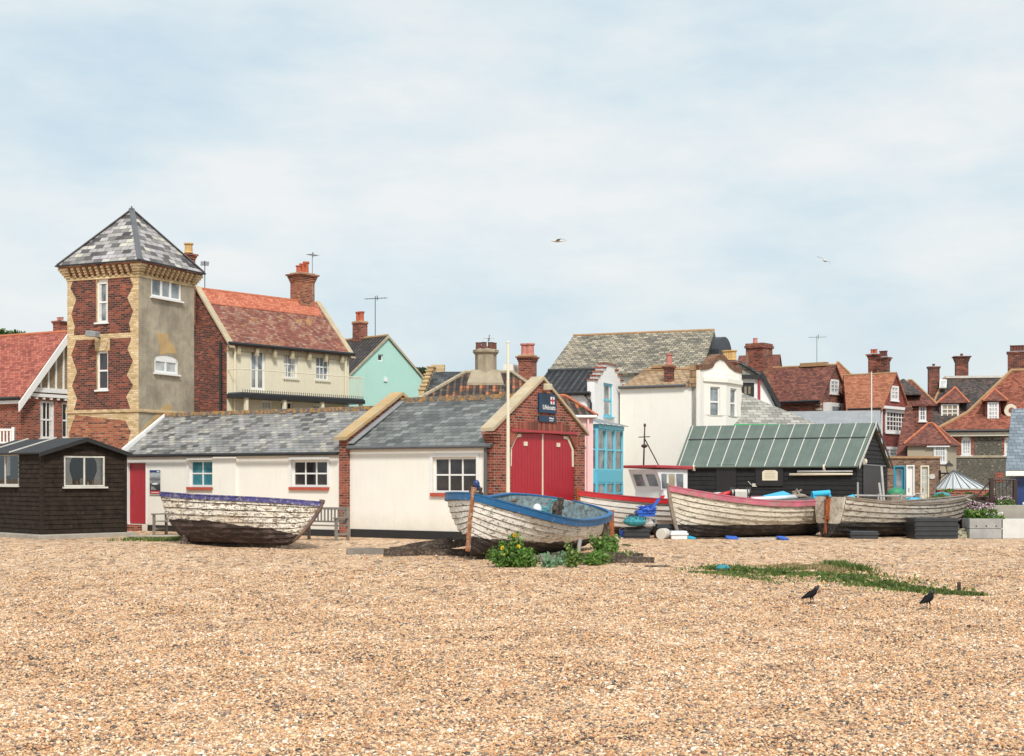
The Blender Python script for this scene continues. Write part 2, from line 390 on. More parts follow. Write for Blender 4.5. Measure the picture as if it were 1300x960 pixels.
def chimney(b,px0,px1,pyt,v,zb,mat,pots=2,potm=None,capm=None,ph=.4,pr=.1,corb=2,dep=1.0,stag=0.0,oct_=False,parent=None,along='u'):
    pm=(px0+px1)/2; u=b.u(pm,v); d=b.dir(pm,pyt); t=(v-b.o.y)/d.y; zt=b.o.z+d.z*t
    Yd=(b.M@Vector((u,v,0))).y; Sx=(px1-px0)/F*Yd; ca,sa=abs(math.cos(b.a)),abs(math.sin(b.a))
    w=Sx/(ca+sa*dep)/1.13; h=w/2; hd=w*dep/2; mb=MB()
    if oct_: mb.lathe((u,v,0),[(h*.95,zb),(h*.95,zt-.25),(h*1.15,zt-.15),(h*1.15,zt-.05),(h*.8,zt)],8)
    else:
        mb.box(u-h,u+h,v-hd,v+hd,zb,zt-.075*corb-.03)
        for k in range(corb):
            g=.025*(k+1)*(1 if k<corb-1 else 1.3); mb.box(u-h-g,u+h+g,v-hd-g,v+hd+g,zt-.03-.075*(corb-k)+.0,zt-.03-.075*(corb-k-1)-.004)
    c=mb.build('chimney',mat,parent or b.root)
    if capm:
        m2=MB(); g=.04
        if oct_: m2.lathe((u,v,0),[(h*.78,zt),(h*.6,zt+.08)],8)
        else: m2.box(u-h-g*.5,u+h+g*.5,v-hd-g*.5,v+hd+g*.5,zt-.032,zt+.03)
        m2.build('chimney_cap',capm,c)
    for k in range(pots):
        q=(k+.5)/pots*2-1; x,y=(u+q*h*.75,v) if along=='u' else (u,v+q*hd*.75); hh=ph*(1+stag*(((k*7)%3)-1))
        MB().lathe((x,y,zt+.02),[(pr,0),(pr*.85,hh*.15),(pr*.8,hh*.8),(pr*1.05,hh*.88),(pr*1.05,hh),(pr*.75,hh*.98)],12).build('chimney_pot',potm,c,smooth=False)
    return c,(u,v,zt)
def aerial(b,u,v,z0,h,mat,w=.5,parent=None,dirn=(1,0)):
    mb=MB(); mb.tube((u,v,z0),(u,v,z0+h),.018); d=Vector((dirn[0],dirn[1],0)).normalized(); n=Vector((-d.y,d.x,0))
    c=Vector((u,v,z0+h*.95)); mb.tube(c-d*w,c+d*w*1.2,.012)
    for k in range(8):
        p=c+d*(-w+k*w*2.1/7); mb.tube(p-n*.18,p+n*.18,.008,n=5)
    mb.tube(c+d*w*.2+Vector((0,0,-.1)),c+d*w*.2+Vector((0,0,.14)),.02)
    return mb.build('aerial',mat,parent or b.root)
def gutter(b,p0,p1,mat,r=.06,name='gutter'):
    return MB().tube(p0,p1,r,r,8).build(name,mat,b.root)
def text_mesh(body,size,mat,parent,M,name='lettering',ext=.004,align='CENTER',bold=0.0,sx=1.0):
    cu=bpy.data.curves.new('txt','FONT'); cu.body=body; cu.size=size; cu.extrude=ext; cu.align_x=align; cu.offset=bold
    to=bpy.data.objects.new('txt',cu); COL.objects.link(to); bpy.context.view_layer.update()
    me=bpy.data.meshes.new_from_object(to.evaluated_get(bpy.context.evaluated_depsgraph_get()))
    bpy.data.objects.remove(to); me.materials.clear(); me.materials.append(mat); me.transform(M@Matrix.Diagonal((sx,1,1,1)))
    o=bpy.data.objects.new(name,me); COL.objects.link(o); o.parent=parent; return o
# ------------------------------------------------------------------ material library
RED=[(0,(.08,.018,.014)),(.25,(.17,.034,.022)),(.6,(.30,.058,.034)),(1,(.41,.10,.058))]
DRK=[(0,(.05,.018,.016)),(.4,(.13,.030,.022)),(.8,(.23,.052,.033)),(1,(.36,.095,.05))]
brick_dark=m_tile('dark_brick',DRK,(.30,.22,.16),ms=.008)
brick_red=m_tile('red_brick',RED,(.40,.28,.20),ms=.010)
brick_orange=m_tile('orange_brick',[(0,(.10,.035,.025)),(.3,(.30,.08,.04)),(.7,(.42,.13,.06)),(1,(.5,.2,.1))],(.36,.27,.19))
brick_yellow=m_tile('yellow_brick',[(0,(.50,.34,.16)),(.5,(.66,.49,.27)),(1,(.76,.61,.39))],(.46,.37,.25),grime=.22)
brick_brown=m_tile('brown_brick',[(0,(.10,.05,.035)),(.5,(.22,.12,.08)),(1,(.34,.2,.13))],(.3,.24,.18))
flint=m_tile('flint_wall',[(0,(.03,.027,.022)),(.5,(.10,.09,.07)),(.85,(.18,.16,.12)),(1,(.42,.38,.3))],(.17,.155,.12),bw=.13,rh=.1,ms=.03)
ORL=(.50,.25,.05)
SL=[(0,(.09,.09,.088)),(.15,(.17,.165,.155)),(.3,(.30,.29,.265)),(.5,(.35,.33,.325)),(.7,(.28,.295,.295)),(.88,(.42,.395,.34)),(1,(.49,.465,.41))]
slate_mixed=m_tile('mixed_slate',SL,(.06,.06,.055),bw=.27,rh=.15,ms=.009,lichen=ORL,lich=.65,grime=.6,gs=.7,saw=True,rough=.6)
slate_tower=m_tile('pale_slate',[(0,(.06,.055,.055)),(.25,(.16,.15,.15)),(.5,(.40,.38,.355)),(.75,(.45,.42,.44)),(1,(.60,.58,.48))],(.07,.07,.065),bw=.36,rh=.2,ms=.01,lichen=ORL,lich=.72,grime=.4,saw=True,rough=.6)
slate_grey=m_tile('grey_slate',[(0,(.075,.08,.08)),(.5,(.145,.155,.15)),(1,(.24,.25,.235))],(.035,.036,.035),bw=.30,rh=.2,ms=.010,grime=.35,saw=True,rough=.55,lichen=(.42,.38,.3),lich=.72)
slate_dark=m_tile('dark_slate',[(0,(.03,.032,.036)),(.5,(.06,.065,.07)),(1,(.12,.125,.13))],(.02,.02,.02),bw=.3,rh=.2,ms=.01,saw=True)
slate_blue=m_tile('blue_slate',[(0,(.15,.185,.22)),(.5,(.19,.23,.27)),(1,(.24,.285,.33))],(.06,.075,.09),bw=.26,rh=.15,ms=.008,grime=.25,saw=True)
slate_buff=m_tile('buff_slate',[(0,(.13,.12,.10)),(.3,(.24,.215,.17)),(.6,(.34,.295,.21)),(1,(.45,.39,.29))],(.07,.06,.045),bw=.3,rh=.24,ms=.022,lichen=(.33,.21,.08),lich=.66,grime=.4,saw=True)
slate_pale=m_tile('pale_grey_slate',[(0,(.2,.2,.185)),(.5,(.36,.35,.31)),(1,(.46,.44,.40))],(.13,.12,.10),bw=.4,rh=.24,ms=.014,lichen=(.30,.18,.07),lich=.64,grime=.3,saw=True)
tile_red=m_tile('red_plain_tile',[(0,(.24,.06,.045)),(.5,(.40,.11,.075)),(1,(.50,.17,.11))],(.14,.04,.03),bw=.17,rh=.11,ms=.008,grime=.25,saw=True)
tile_new=m_tile('new_orange_tile',[(0,(.40,.10,.055)),(.5,(.52,.16,.09)),(1,(.58,.22,.13))],(.25,.06,.03),bw=.17,rh=.11,ms=.006,grime=.12,saw=True,lichen=(.5,.28,.1),lich=.7)
tile_mossy=m_tile('mossy_tile',[(0,(.20,.06,.045)),(.4,(.29,.10,.07)),(.7,(.34,.16,.11)),(1,(.38,.25,.18))],(.11,.05,.04),bw=.2,rh=.12,ms=.008,grime=.4,saw=True,lichen=(.40,.22,.07),lich=.55)
tile_brown=m_tile('brown_tile',[(0,(.10,.04,.03)),(.5,(.21,.07,.05)),(1,(.30,.11,.075))],(.07,.03,.025),bw=.17,rh=.11,ms=.008,grime=.45,saw=True,lichen=(.40,.14,.06),lich=.62)
tile_amber=m_tile('amber_tile',[(0,(.30,.10,.05)),(.5,(.42,.155,.08)),(1,(.50,.20,.11))],(.2,.08,.05),bw=.17,rh=.11,ms=.008,grime=.3,saw=True,lichen=(.45,.22,.08),lich=.66)
tile_black=m_tile('weathered_black_tile',[(0,(.035,.033,.032)),(.5,(.08,.07,.065)),(1,(.17,.10,.08))],(.03,.03,.03),bw=.17,rh=.11,ms=.008,grime=.5,saw=True,lichen=(.30,.21,.10),lich=.62)
tile_tan=m_tile('tan_tile',[(0,(.28,.17,.085)),(.5,(.42,.28,.15)),(1,(.50,.36,.22))],(.13,.08,.05),bw=.3,rh=.26,ms=.024,grime=.25,saw=True)
tile_hung=m_tile('hung_red_tile',[(0,(.15,.03,.025)),(.5,(.23,.05,.04)),(1,(.30,.075,.055))],(.11,.025,.02),bw=.17,rh=.11,ms=.006,grime=.25,saw=True)
pan_black=m_pan('black_pantile',[(0,(.025,.027,.032)),(.5,(.05,.053,.06)),(1,(.09,.095,.105))])
pan_brown=m_pan('brown_black_pantile',[(0,(.04,.035,.035)),(.5,(.075,.062,.06)),(1,(.13,.1,.09))])
pan_old=m_pan('old_pantile',[(0,(.05,.042,.036)),(.40,(.10,.075,.06)),(.60,(.17,.10,.07)),(.70,(.36,.13,.06)),(.76,(.56,.18,.07)),(1,(.6,.22,.09))],lichen=(.20,.16,.11),lich=.56)
white_wall=m_plain('white_render',(.84,.81,.735),.85,.04,1.2,.12,streak=.03)
def base_stain(m,col=(.50,.45,.36),h=.8,amt=.5):
    nt=m.node_tree; b=nt.nodes['Principled BSDF']; src=b.inputs['Base Color'].links[0].from_socket; o=coords(nt,'Object'); sp=N(nt,'ShaderNodeSeparateXYZ'); L(nt,o,sp.inputs[0])
    z=math_(nt,'ADD',math_(nt,'DIVIDE',sp.outputs['Z'],h),math_(nt,'MULTIPLY',math_(nt,'SUBTRACT',noise(nt,o,2.2,7,.7),.5),1.3))
    f=math_(nt,'MULTIPLY',ramp(nt,z,[(.0,1.0),(.95,0.0)]),amt); L(nt,mix(nt,f,src,col),b.inputs['Base Color'])
    st=noise(nt,coords(nt,'Object',(4,4,.5)),1.6,6,.7); g=math_(nt,'MULTIPLY',ramp(nt,st,[(.58,0.0),(.74,1.0)]),.22); src=b.inputs['Base Color'].links[0].from_socket; L(nt,mix(nt,g,src,(.42,.37,.29)),b.inputs['Base Color'])
base_stain(white_wall)
white_wall2=m_plain('white_painted_brick',(.80,.80,.79),.8,.06,2,.2,streak=.05)
cream_wall=m_plain('cream_render',(.72,.665,.51),.85,.06,1.3,.12,streak=.08)
mint_wall=m_plain('mint_render',(.42,.66,.58),.85,.05,1.2,.12,streak=.05)
pink_wall=m_plain('pink_render',(.78,.52,.52),.85,.05,1.2,.1)
beige_wall=m_plain('beige_render',(.45,.38,.28),.85,.1,1.2,.1)
cement=m_plain('stained_cement',(.44,.385,.29),.95,.55,.8,.35,streak=.22,dirt=(.19,.165,.125),dirt_t=.47,sharp=.3)
cement_ochre=m_plain('ochre_cement',(.52,.36,.17),.95,.2,2,.3,streak=.1)
cement_pale=m_plain('pale_cement',(.38,.32,.23),.95,.3,2,.3,streak=.25)
pebbledash=m_plain('pebbledash',(.34,.25,.15),.95,.5,9,.6,dirt=(.12,.09,.06),dirt_t=.5,fine=40)
white_paint=m_plain('white_paint',(.80,.80,.78),.45,.06,3,.05)
old_white=m_plain('old_white_paint',(.62,.60,.54),.6,.25,3,.2,dirt=(.25,.2,.15),dirt_t=.6)
red_door=m_plain('red_door_paint',(.40,.02,.032),.45,.10,3,.08,streak=.12)
red_gloss=m_plain('red_boat_paint',(.50,.02,.025),.4,.12,3,.08,kind='Object')
red_dull=m_plain('faded_red_paint',(.42,.05,.06),.55,.2,3,.1,kind='Object')
red_sill=m_plain('red_sill_brick',(.46,.085,.05),.7,.15,5,.2)
blue_frame=m_plain('sky_blue_paint',(.10,.50,.68),.45,.06,3,.06)
blue_pale=m_plain('pale_blue_paint',(.16,.58,.74),.45,.06,3,.06)
teal_paint=m_plain('teal_paint',(.03,.27,.40),.45,.1,3,.06)
green_paint=m_plain('green_fascia_paint',(.06,.42,.16),.5,.1,3,.06)
navy_sign=m_plain('navy_sign',(.008,.035,.085),.35,.05,3,.03)
navy_paint=m_plain('navy_paint',(.015,.045,.16),.4,.08,3,.05)
black_paint=m_plain('black_paint',(.02,.021,.023),.45,.2,3,.1)
black_board=m_plain('black_weatherboard',(.014,.015,.017),.85,.5,3,.35,streak=.3,dirt=(.055,.053,.05),dirt_t=.6)
brown_board=m_plain('tarred_weatherboard',(.034,.024,.017),.9,.7,4,.6,streak=.4,dirt=(.10,.068,.045),dirt_t=.58,spec=.25)
felt=m_plain('roofing_felt',(.03,.032,.036),.85,.3,2,.25,dirt=(.16,.16,.15),dirt_t=.72,kind='Object')
green_sheet=m_plain('green_roof_felt',(.125,.165,.14),.75,.25,1.4,.25,streak=.2,dirt=(.05,.075,.065),dirt_t=.63)
lead=m_plain('lead_sheet',(.12,.125,.135),.5,.25,2,.12,streak=.25)
lead_pale=m_plain('pale_lead_sheet',(.30,.315,.325),.5,.2,2,.12,streak=.2)
zinc=m_plain('zinc_sheet',(.56,.59,.60),.4,.25,2.5,.15,streak=.3)
steel=m_plain('galvanised_steel',(.35,.36,.37),.4,.2,5,.1,metal=.7)
iron_black=m_plain('black_iron',(.02,.02,.022),.4,.2,6,.1)
iron_brown=m_plain('dark_brown_iron',(.045,.022,.018),.5,.2,6,.1)
rust=m_plain('rust',(.34,.10,.03),.85,.5,6,.5,kind='Object',dirt=(.08,.03,.02),dirt_t=.55)
coping=m_plain('lichen_coping',(.50,.42,.29),.9,.25,2,.3,dirt=(.50,.27,.06),dirt_t=.52,sharp=.25,kind='Object')
coping_or=m_plain('orange_lichen_coping',(.46,.36,.22),.9,.3,2,.3,dirt=(.56,.28,.04),dirt_t=.45,sharp=.25,kind='Object')
ridge_or=m_plain('lichened_ridge',(.14,.14,.145),.8,.3,3,.3,dirt=(.56,.28,.04),dirt_t=.46,kind='Object')
ridge_red=m_plain('terracotta_ridge',(.50,.16,.08),.8,.25,3,.3,kind='Object',dirt=(.35,.2,.1),dirt_t=.6)
ridge_tan=m_plain('tan_ridge',(.40,.24,.12),.8,.25,3,.3,kind='Object',dirt=(.2,.14,.08),dirt_t=.6)
ridge_dark=m_plain('dark_ridge',(.06,.06,.065),.8,.3,3,.3,kind='Object')
terracotta=m_plain('terracotta',(.50,.12,.06),.8,.25,4,.2,kind='Object')
pot_dark=m_plain('sooty_pot',(.16,.06,.045),.8,.3,4,.2,kind='Object')
pot_pink=m_plain('pink_pot',(.55,.22,.18),.8,.25,4,.2,kind='Object')
pot_yel=m_plain('yellow_pot',(.62,.40,.16),.8,.25,4,.2,kind='Object')
stone_cap=m_plain('stone_cap',(.45,.38,.26),.9,.3,4,.3,kind='Object',dirt=(.25,.2,.12),dirt_t=.55)
concrete=m_plain('concrete',(.36,.33,.28),.9,.25,3,.3,kind='Object')
oak=m_plain('weathered_oak',(.24,.22,.19),.85,.4,3,.4,kind='Object',dirt=(.1,.09,.07),dirt_t=.6)
pale_wood=m_plain('pale_planks',(.42,.41,.39),.85,.3,3,.3,kind='Object',dirt=(.2,.19,.17),dirt_t=.62)
rot_wood=m_plain('rotten_timber',(.075,.055,.042),.95,.7,6,.8,kind='Object',dirt=(.24,.19,.15),dirt_t=.50)
pole_paint=m_plain('cream_pole_paint',(.74,.68,.53),.5,.08,3,.05,kind='Object')
plastic_black=m_plain('black_plastic',(.036,.040,.046),.45,.3,4,.1,kind='Object',dirt=(.1,.1,.1),dirt_t=.66)
plastic_blue=m_plain('blue_plastic',(.02,.12,.55),.45,.2,4,.1,kind='Object')
plastic_cyan=m_plain('cyan_plastic',(.03,.42,.68),.4,.12,4,.05,kind='Object')
plastic_white=m_plain('white_plastic',(.72,.74,.76),.45,.15,4,.1,kind='Object')
net_teal=m_plain('teal_net',(.05,.30,.36),.85,.5,9,.6,kind='Object')
net_cream=m_plain('cream_net',(.42,.40,.28),.9,.5,9,.8,kind='Object',fine=60)
tarp_blue=m_plain('blue_tarpaulin',(.02,.10,.52),.45,.3,4,.4,kind='Object')
bird_black=m_plain('black_feather',(.007,.007,.009),.75,.3,20,.2,spec=.2,kind='Object')
bird_grey=m_plain('grey_nape_feather',(.035,.035,.04),.7,.2,20,.2,kind='Object')
bird_brown=m_plain('brown_feather',(.12,.08,.05),.7,.3,30,.2,kind='Object')
gull_white=m_plain('white_feather',(.62,.6,.55),.6,.1,20,.1,kind='Object')
gull_grey=m_plain('grey_wing_feather',(.30,.30,.31),.6,.1,20,.1,kind='Object')
lace=m_plain('lace_curtain',(.66,.65,.6),.9,.3,8,.3)
glass_dark=m_glass('dark_glass',(.014,.014,.015),.05,(.05,.045,.045))
glass_teal=m_glass('teal_glass',(.03,.15,.19),.12,(.10,.30,.34))
glass_grey=m_glass('grey_glass',(.07,.085,.095),.08,(.30,.33,.35))
glass_pale=m_glass('pale_glass',(.30,.33,.34),.15,(.55,.57,.57))
glass_warm=m_glass('warm_glass',(.16,.13,.08),.12,(.42,.36,.25))
glass_clear=m_clear('clear_glass')
trunk_m=m_plain('bark',(.10,.075,.055),.9,.4,4,.5,kind='Object')
leaf_tree=m_leaf('tree_leaves',[(0,(.03,.07,.015)),(.5,(.07,.13,.025)),(1,(.14,.20,.04))])
leaf_pine=m_leaf('pine_needles',[(0,(.015,.035,.015)),(.6,(.035,.07,.025)),(1,(.06,.10,.03))])
leaf_weed=m_leaf('weed_leaves',[(0,(.05,.12,.015)),(.5,(.11,.23,.04)),(.85,(.17,.31,.06)),(1,(.28,.40,.10))],trans=.3)
leaf_kale=m_leaf('glaucous_leaves',[(0,(.10,.22,.12)),(1,(.24,.38,.22))],trans=.2)
leaf_bush=m_leaf('bush_leaves',[(0,(.04,.10,.015)),(.6,(.12,.22,.04)),(1,(.28,.32,.08))],trans=.2)
grass_m=m_leaf('grass_blades',[(0,(.04,.085,.012)),(.5,(.085,.16,.022)),(.8,(.16,.21,.045)),(1,(.40,.33,.16))],trans=.2)
dry_m=m_leaf('dry_grass_blades',[(0,(.30,.22,.10)),(1,(.50,.38,.2))],trans=.2)
petal_y=m_plain('yellow_petals',(.80,.52,.02),.6,.1,9,.05,kind='Object')
petal_p=m_leaf('pink_petals',[(0,(.38,.10,.25)),(.4,(.50,.2,.38)),(.55,(.72,.62,.68)),(1,(.8,.78,.78))])
# ------------------------------------------------------------------ camera, light, sky
cam=bpy.data.cameras.new('camera'); co=bpy.data.objects.new('camera',cam); COL.objects.link(co)
co.location=(0,0,CH); co.rotation_euler=(R(90),0,0); cam.sensor_width=36; cam.lens=F/1300*36; cam.shift_y=(HY-480)/1300; cam.clip_end=3000; cam.clip_start=.1
S.camera=co
SUN_EL,SUN_AZ=R(47),R(10)      # azimuth of the sun measured from -Y (behind the camera) to the left
sd=Vector((math.sin(SUN_AZ)*math.cos(SUN_EL),-math.cos(SUN_AZ)*math.cos(SUN_EL),math.sin(SUN_EL)))
sl=bpy.data.lights.new('sun','SUN'); sl.energy=2.6; sl.angle=R(10); sl.color=(1.0,.95,.88)
so_=bpy.data.objects.new('sun',sl); COL.objects.link(so_); so_.rotation_euler=(-sd).to_track_quat('-Z','Y').to_euler()
w=bpy.data.worlds.new('World'); S.world=w; w.use_nodes=True; nt=w.node_tree; bg=nt.nodes['Background']
sky=N(nt,'ShaderNodeTexSky',sky_type='NISHITA'); sky.sun_disc=False; sky.sun_elevation=SUN_EL; sky.sun_rotation=math.atan2(sd.x,sd.y); sky.air_density=1.2; sky.dust_density=2.0
cv=coords(nt,'Generated',(1.0,1.0,3.4),(0,R(-4),0))
sv=N(nt,'ShaderNodeSeparateXYZ'); tcg=N(nt,'ShaderNodeTexCoord'); L(nt,tcg.outputs['Generated'],sv.inputs[0])
n1=noise(nt,cv,2.2,8,.56); n2=noise(nt,coords(nt,'Generated',(3,3,7),(0,R(6),0)),2.0,8,.6)
f=math_(nt,'ADD',math_(nt,'MULTIPLY',n1,.65),math_(nt,'MULTIPLY',n2,.35))
cl=ramp(nt,f,[(.41,(5.6,6.85,7.75)),(.50,(6.85,7.7,8.05)),(.59,(8.2,8.3,8.3))])
hz=ramp(nt,sv.outputs['Z'],[(0.0,1.0),(.16,.0)])
cl=mix(nt,math_(nt,'MULTIPLY',hz,.55),cl,(6.4,7.2,7.5))
col=mix(nt,.90,sky.outputs[0],cl)
L(nt,col,bg.inputs['Color']); bg.inputs['Strength'].default_value=.083
S.view_settings.view_transform='Standard'; S.view_settings.look='None'; S.view_settings.gamma=1; S.view_settings.exposure=.44
# ------------------------------------------------------------------ shingle
def hgt(x,y):
    return .03*np.sin(y*1.15+.6*np.sin(x*.35)+.9)*np.sin(x*.23+y*.4)+.035*np.sin(x*.55+y*.21)*np.sin(y*.37+1.3)+.02*np.sin(x*1.7+y*.8)*np.sin(y*1.3-x*.4)+.012*np.sin(x*4.1-y*2.2)*np.sin(y*3.7)
def gz(x,y):
    return float(hgt(np.array(x),np.array(y))*(1 if y<37 else max(0,(42-y)/5)))
xs=np.concatenate([[-900,-300,-90],np.arange(-34,34.1,.4),[90,300,900]]); ys=np.concatenate([[-200,-20,0],np.arange(4,46,.4),[50,80,200,1200]])
X,Y=np.meshgrid(xs,ys); Zg=hgt(X,Y); Zg*=np.clip((42-Y)/5,0,1); Zg[(np.abs(X)>35)|(Y<4)]=0
nx,ny=len(xs),len(ys); idx=np.arange(nx*ny).reshape(ny,nx)
fc=np.stack([idx[:-1,:-1],idx[:-1,1:],idx[1:,1:],idx[1:,:-1]],-1).reshape(-1,4)
PAL=[(0,(.05,.04,.035)),(.08,(.12,.095,.08)),(.17,(.27,.21,.165)),(.27,(.40,.20,.095)),(.45,(.57,.32,.155)),(.66,(.65,.41,.225)),(.88,(.72,.52,.33)),(1,(.82,.73,.60))]
m,nt,b=nmat('shingle'); o=coords(nt,'Object')
vo=N(nt,'ShaderNodeTexVoronoi'); vo.inputs['Scale'].default_value=30; L(nt,o,vo.inputs['Vector'])
sc=N(nt,'ShaderNodeSeparateColor'); L(nt,vo.outputs['Color'],sc.inputs[0])
big=noise(nt,o,.35,5,.6); mid_=noise(nt,o,3.2,6,.7)
t=math_(nt,'ADD',math_(nt,'ADD',sc.outputs[0],.06),math_(nt,'MULTIPLY',math_(nt,'SUBTRACT',mid_,.5),1.0))
t=math_(nt,'ADD',t,math_(nt,'MULTIPLY',math_(nt,'SUBTRACT',big,.5),.35))
c=ramp(nt,t,PAL)
vm_=N(nt,'ShaderNodeTexVoronoi'); vm_.inputs['Scale'].default_value=8.5; L(nt,coords(nt,'Object',(1,.42,1)),vm_.inputs['Vector'])
s2=N(nt,'ShaderNodeSeparateColor'); L(nt,vm_.outputs['Color'],s2.inputs[0])
c=mix(nt,1.0,c,ramp(nt,s2.outputs[1],[(0,(.42,.39,.37)),(.10,(.60,.57,.54)),(.25,(.93,.92,.9)),(.8,(1.04,1.03,1.0)),(1,(1.25,1.25,1.25))]),'MULTIPLY')
v2=N(nt,'ShaderNodeTexVoronoi'); v2.inputs['Scale'].default_value=30; v2.feature='DISTANCE_TO_EDGE'; L(nt,o,v2.inputs['Vector'])
L(nt,c,b.inputs['Base Color']); b.inputs['Roughness'].default_value=.75
bump(nt,b,math_(nt,'ADD',math_(nt,'MULTIPLY',v2.outputs[0],3.0),mid_),.5,.02)
shingle_m=m
g=npmesh('shingle_beach',np.stack([X,Y,Zg],-1).reshape(-1,3),fc,shingle_m,smooth=True); tag(g,'tan and grey shingle beach','beach',kind='structure')
# loose stones
def stones():
    pts=[]
    for y0,y1,d in ((6.5,12,2400),(12,16,1800),(16,21,950),(21,27,350),(27,36,70)):
        hw0,hw1=.375*y1+2.2,.375*y1+2.2; n=int(2*hw1*(y1-y0)*d); y=rng.uniform(y0,y1,n); x=rng.uniform(-hw1,hw1,n); k=np.abs(x)<.375*y+2.2+.5*np.sin(y*3)-np.abs(rng.normal(0,.6,n))
        pts.append(np.stack([x[k],y[k]],-1))
    p=np.concatenate(pts); n=len(p)
    ph=(1+5**.5)/2; iv=np.array([(-1,ph,0),(1,ph,0),(-1,-ph,0),(1,-ph,0),(0,-1,ph),(0,1,ph),(0,-1,-ph),(0,1,-ph),(ph,0,-1),(ph,0,1),(-ph,0,-1),(-ph,0,1)])/1.902
    fi=np.array([(0,11,5),(0,5,1),(0,1,7),(0,7,10),(0,10,11),(1,5,9),(5,11,4),(11,10,2),(10,7,6),(7,1,8),(3,9,4),(3,4,2),(3,2,6),(3,6,8),(3,8,9),(4,9,5),(2,4,11),(6,2,10),(8,6,7),(9,8,1)])
    s=np.clip(rng.lognormal(np.log(.0090),.32,n),.0045,.026)*(1+.25*np.clip((p[:,1]-16)/12,0,1)); a=rng.uniform(.8,1.5,n); c=rng.uniform(.45,.85,n)
    V=iv[None]*(1+rng.uniform(-.13,.13,(n,12,1)))*np.stack([s*a,s,s*c],-1)[:,None]
    t=rng.uniform(0,6.283,n); ti=rng.normal(0,.35,n); ct,st=np.cos(t),np.sin(t); ci,si=np.cos(ti),np.sin(ti)
    x,y,z=V[...,0],V[...,1],V[...,2]; y,z=y*ci[:,None]-z*si[:,None],y*si[:,None]+z*ci[:,None]
    x,y=x*ct[:,None]-y*st[:,None],x*st[:,None]+y*ct[:,None]
    zz=hgt(p[:,0],p[:,1])+s*c*.45
    V=np.stack([x+p[:,0,None],y+p[:,1,None],z+zz[:,None]],-1)
    fac=(fi[None]+12*np.arange(n)[:,None,None]).reshape(-1,3)
    r=np.clip(rng.uniform(0,1,n)+.05*np.sin(p[:,0]*1.1+p[:,1]*.6+1.5*np.sin(p[:,1]*.9))*np.sin(p[:,1]*1.7-p[:,0]*.35)-.05*np.sin(p[:,0]*3.7+2*np.sin(p[:,1]*2.3)),0,1); xp=[q[0] for q in PAL]; colr=np.stack([np.interp(r,xp,[q[1][i] for q in PAL]) for i in range(3)],-1)*rng.uniform(.85,1.2,(n,1))
    colr=np.concatenate([colr,np.ones((n,1))],-1); colr=np.repeat(colr[:,None],12,1).reshape(-1,4)
    m,nt,b=nmat('pebble'); at=N(nt,'ShaderNodeAttribute',attribute_name='Col'); 
    L(nt,mix(nt,1.0,at.outputs['Color'],ramp(nt,noise(nt,coords(nt,'Object'),90,3),[(.3,.8),(.7,1.15)]),'MULTIPLY'),b.inputs['Base Color']); b.inputs['Roughness'].default_value=.6
    ob=npmesh('loose_shingle',V.reshape(-1,3),fac,m,colors=colr,smooth=True); tag(ob,'loose flint pebbles covering the near beach','pebbles',kind='stuff')
stones()
# ------------------------------------------------------------------ vegetation helpers
def leaves(cs,size,mat,name,parent=None,flat=.5,asp=1.6,kind_fold=True):
    """cs (n,3) leaf centres -> folded leaf quads"""
    n=len(cs); d=rng.normal(0,1,(n,3)); d[:,2]=np.abs(d[:,2])*flat; d/=np.linalg.norm(d,axis=1)[:,None]
    u=np.cross(d,rng.normal(0,1,(n,3))); u/=np.linalg.norm(u,axis=1)[:,None]; v=np.cross(d,u); s=size*rng.uniform(.6,1.4,(n,1))
    V=np.stack([cs-u*s*asp/2,cs+v*s*.5+d*s*.12,cs+u*s*asp/2,cs-v*s*.5+d*s*.12],1).reshape(-1,3)
    f=np.arange(4*n).reshape(-1,4); f=np.concatenate([f[:,[0,1,2]],f[:,[0,2,3]]]) 
    return npmesh(name,V,f,mat,parent)
def clump_pts(c,r,n,k=14,spread=.33):
    cc=rng.normal(0,1,(k,3)); cc/=np.linalg.norm(cc,axis=1)[:,None]; cc*=rng.uniform(.35,1,(k,1)); cc=cc*np.array(r)+np.array(c)
    i=rng.integers(0,k,n); q=rng.normal(0,1,(n,3)); q/=np.linalg.norm(q,axis=1)[:,None]; q*=rng.uniform(.5,1,(n,1))**.5
    return cc[i]+q*np.array(r)*spread
def grass(name,pts,h,mat,label,cat='grass',lean=.35,wd=.012,group=None):
    n=len(pts); hh=h*rng.uniform(.4,1.3,n); t=rng.uniform(0,6.283,n); w_=np.stack([np.cos(t),np.sin(t),0*t],-1)*wd
    ln=np.stack([rng.normal(0,lean,n)*hh,rng.normal(0,lean,n)*hh,hh],-1); b0=pts
    V=np.stack([b0-w_,b0+w_,b0+ln*.55+w_*.8,b0+ln*1.0],1).reshape(-1,3); f=np.arange(4*n).reshape(-1,4)
    f=np.concatenate([f[:,[0,1,2]],f[:,[0,2,3]]])
    return tag(npmesh(name,V,f,mat),label,cat,group,'stuff')
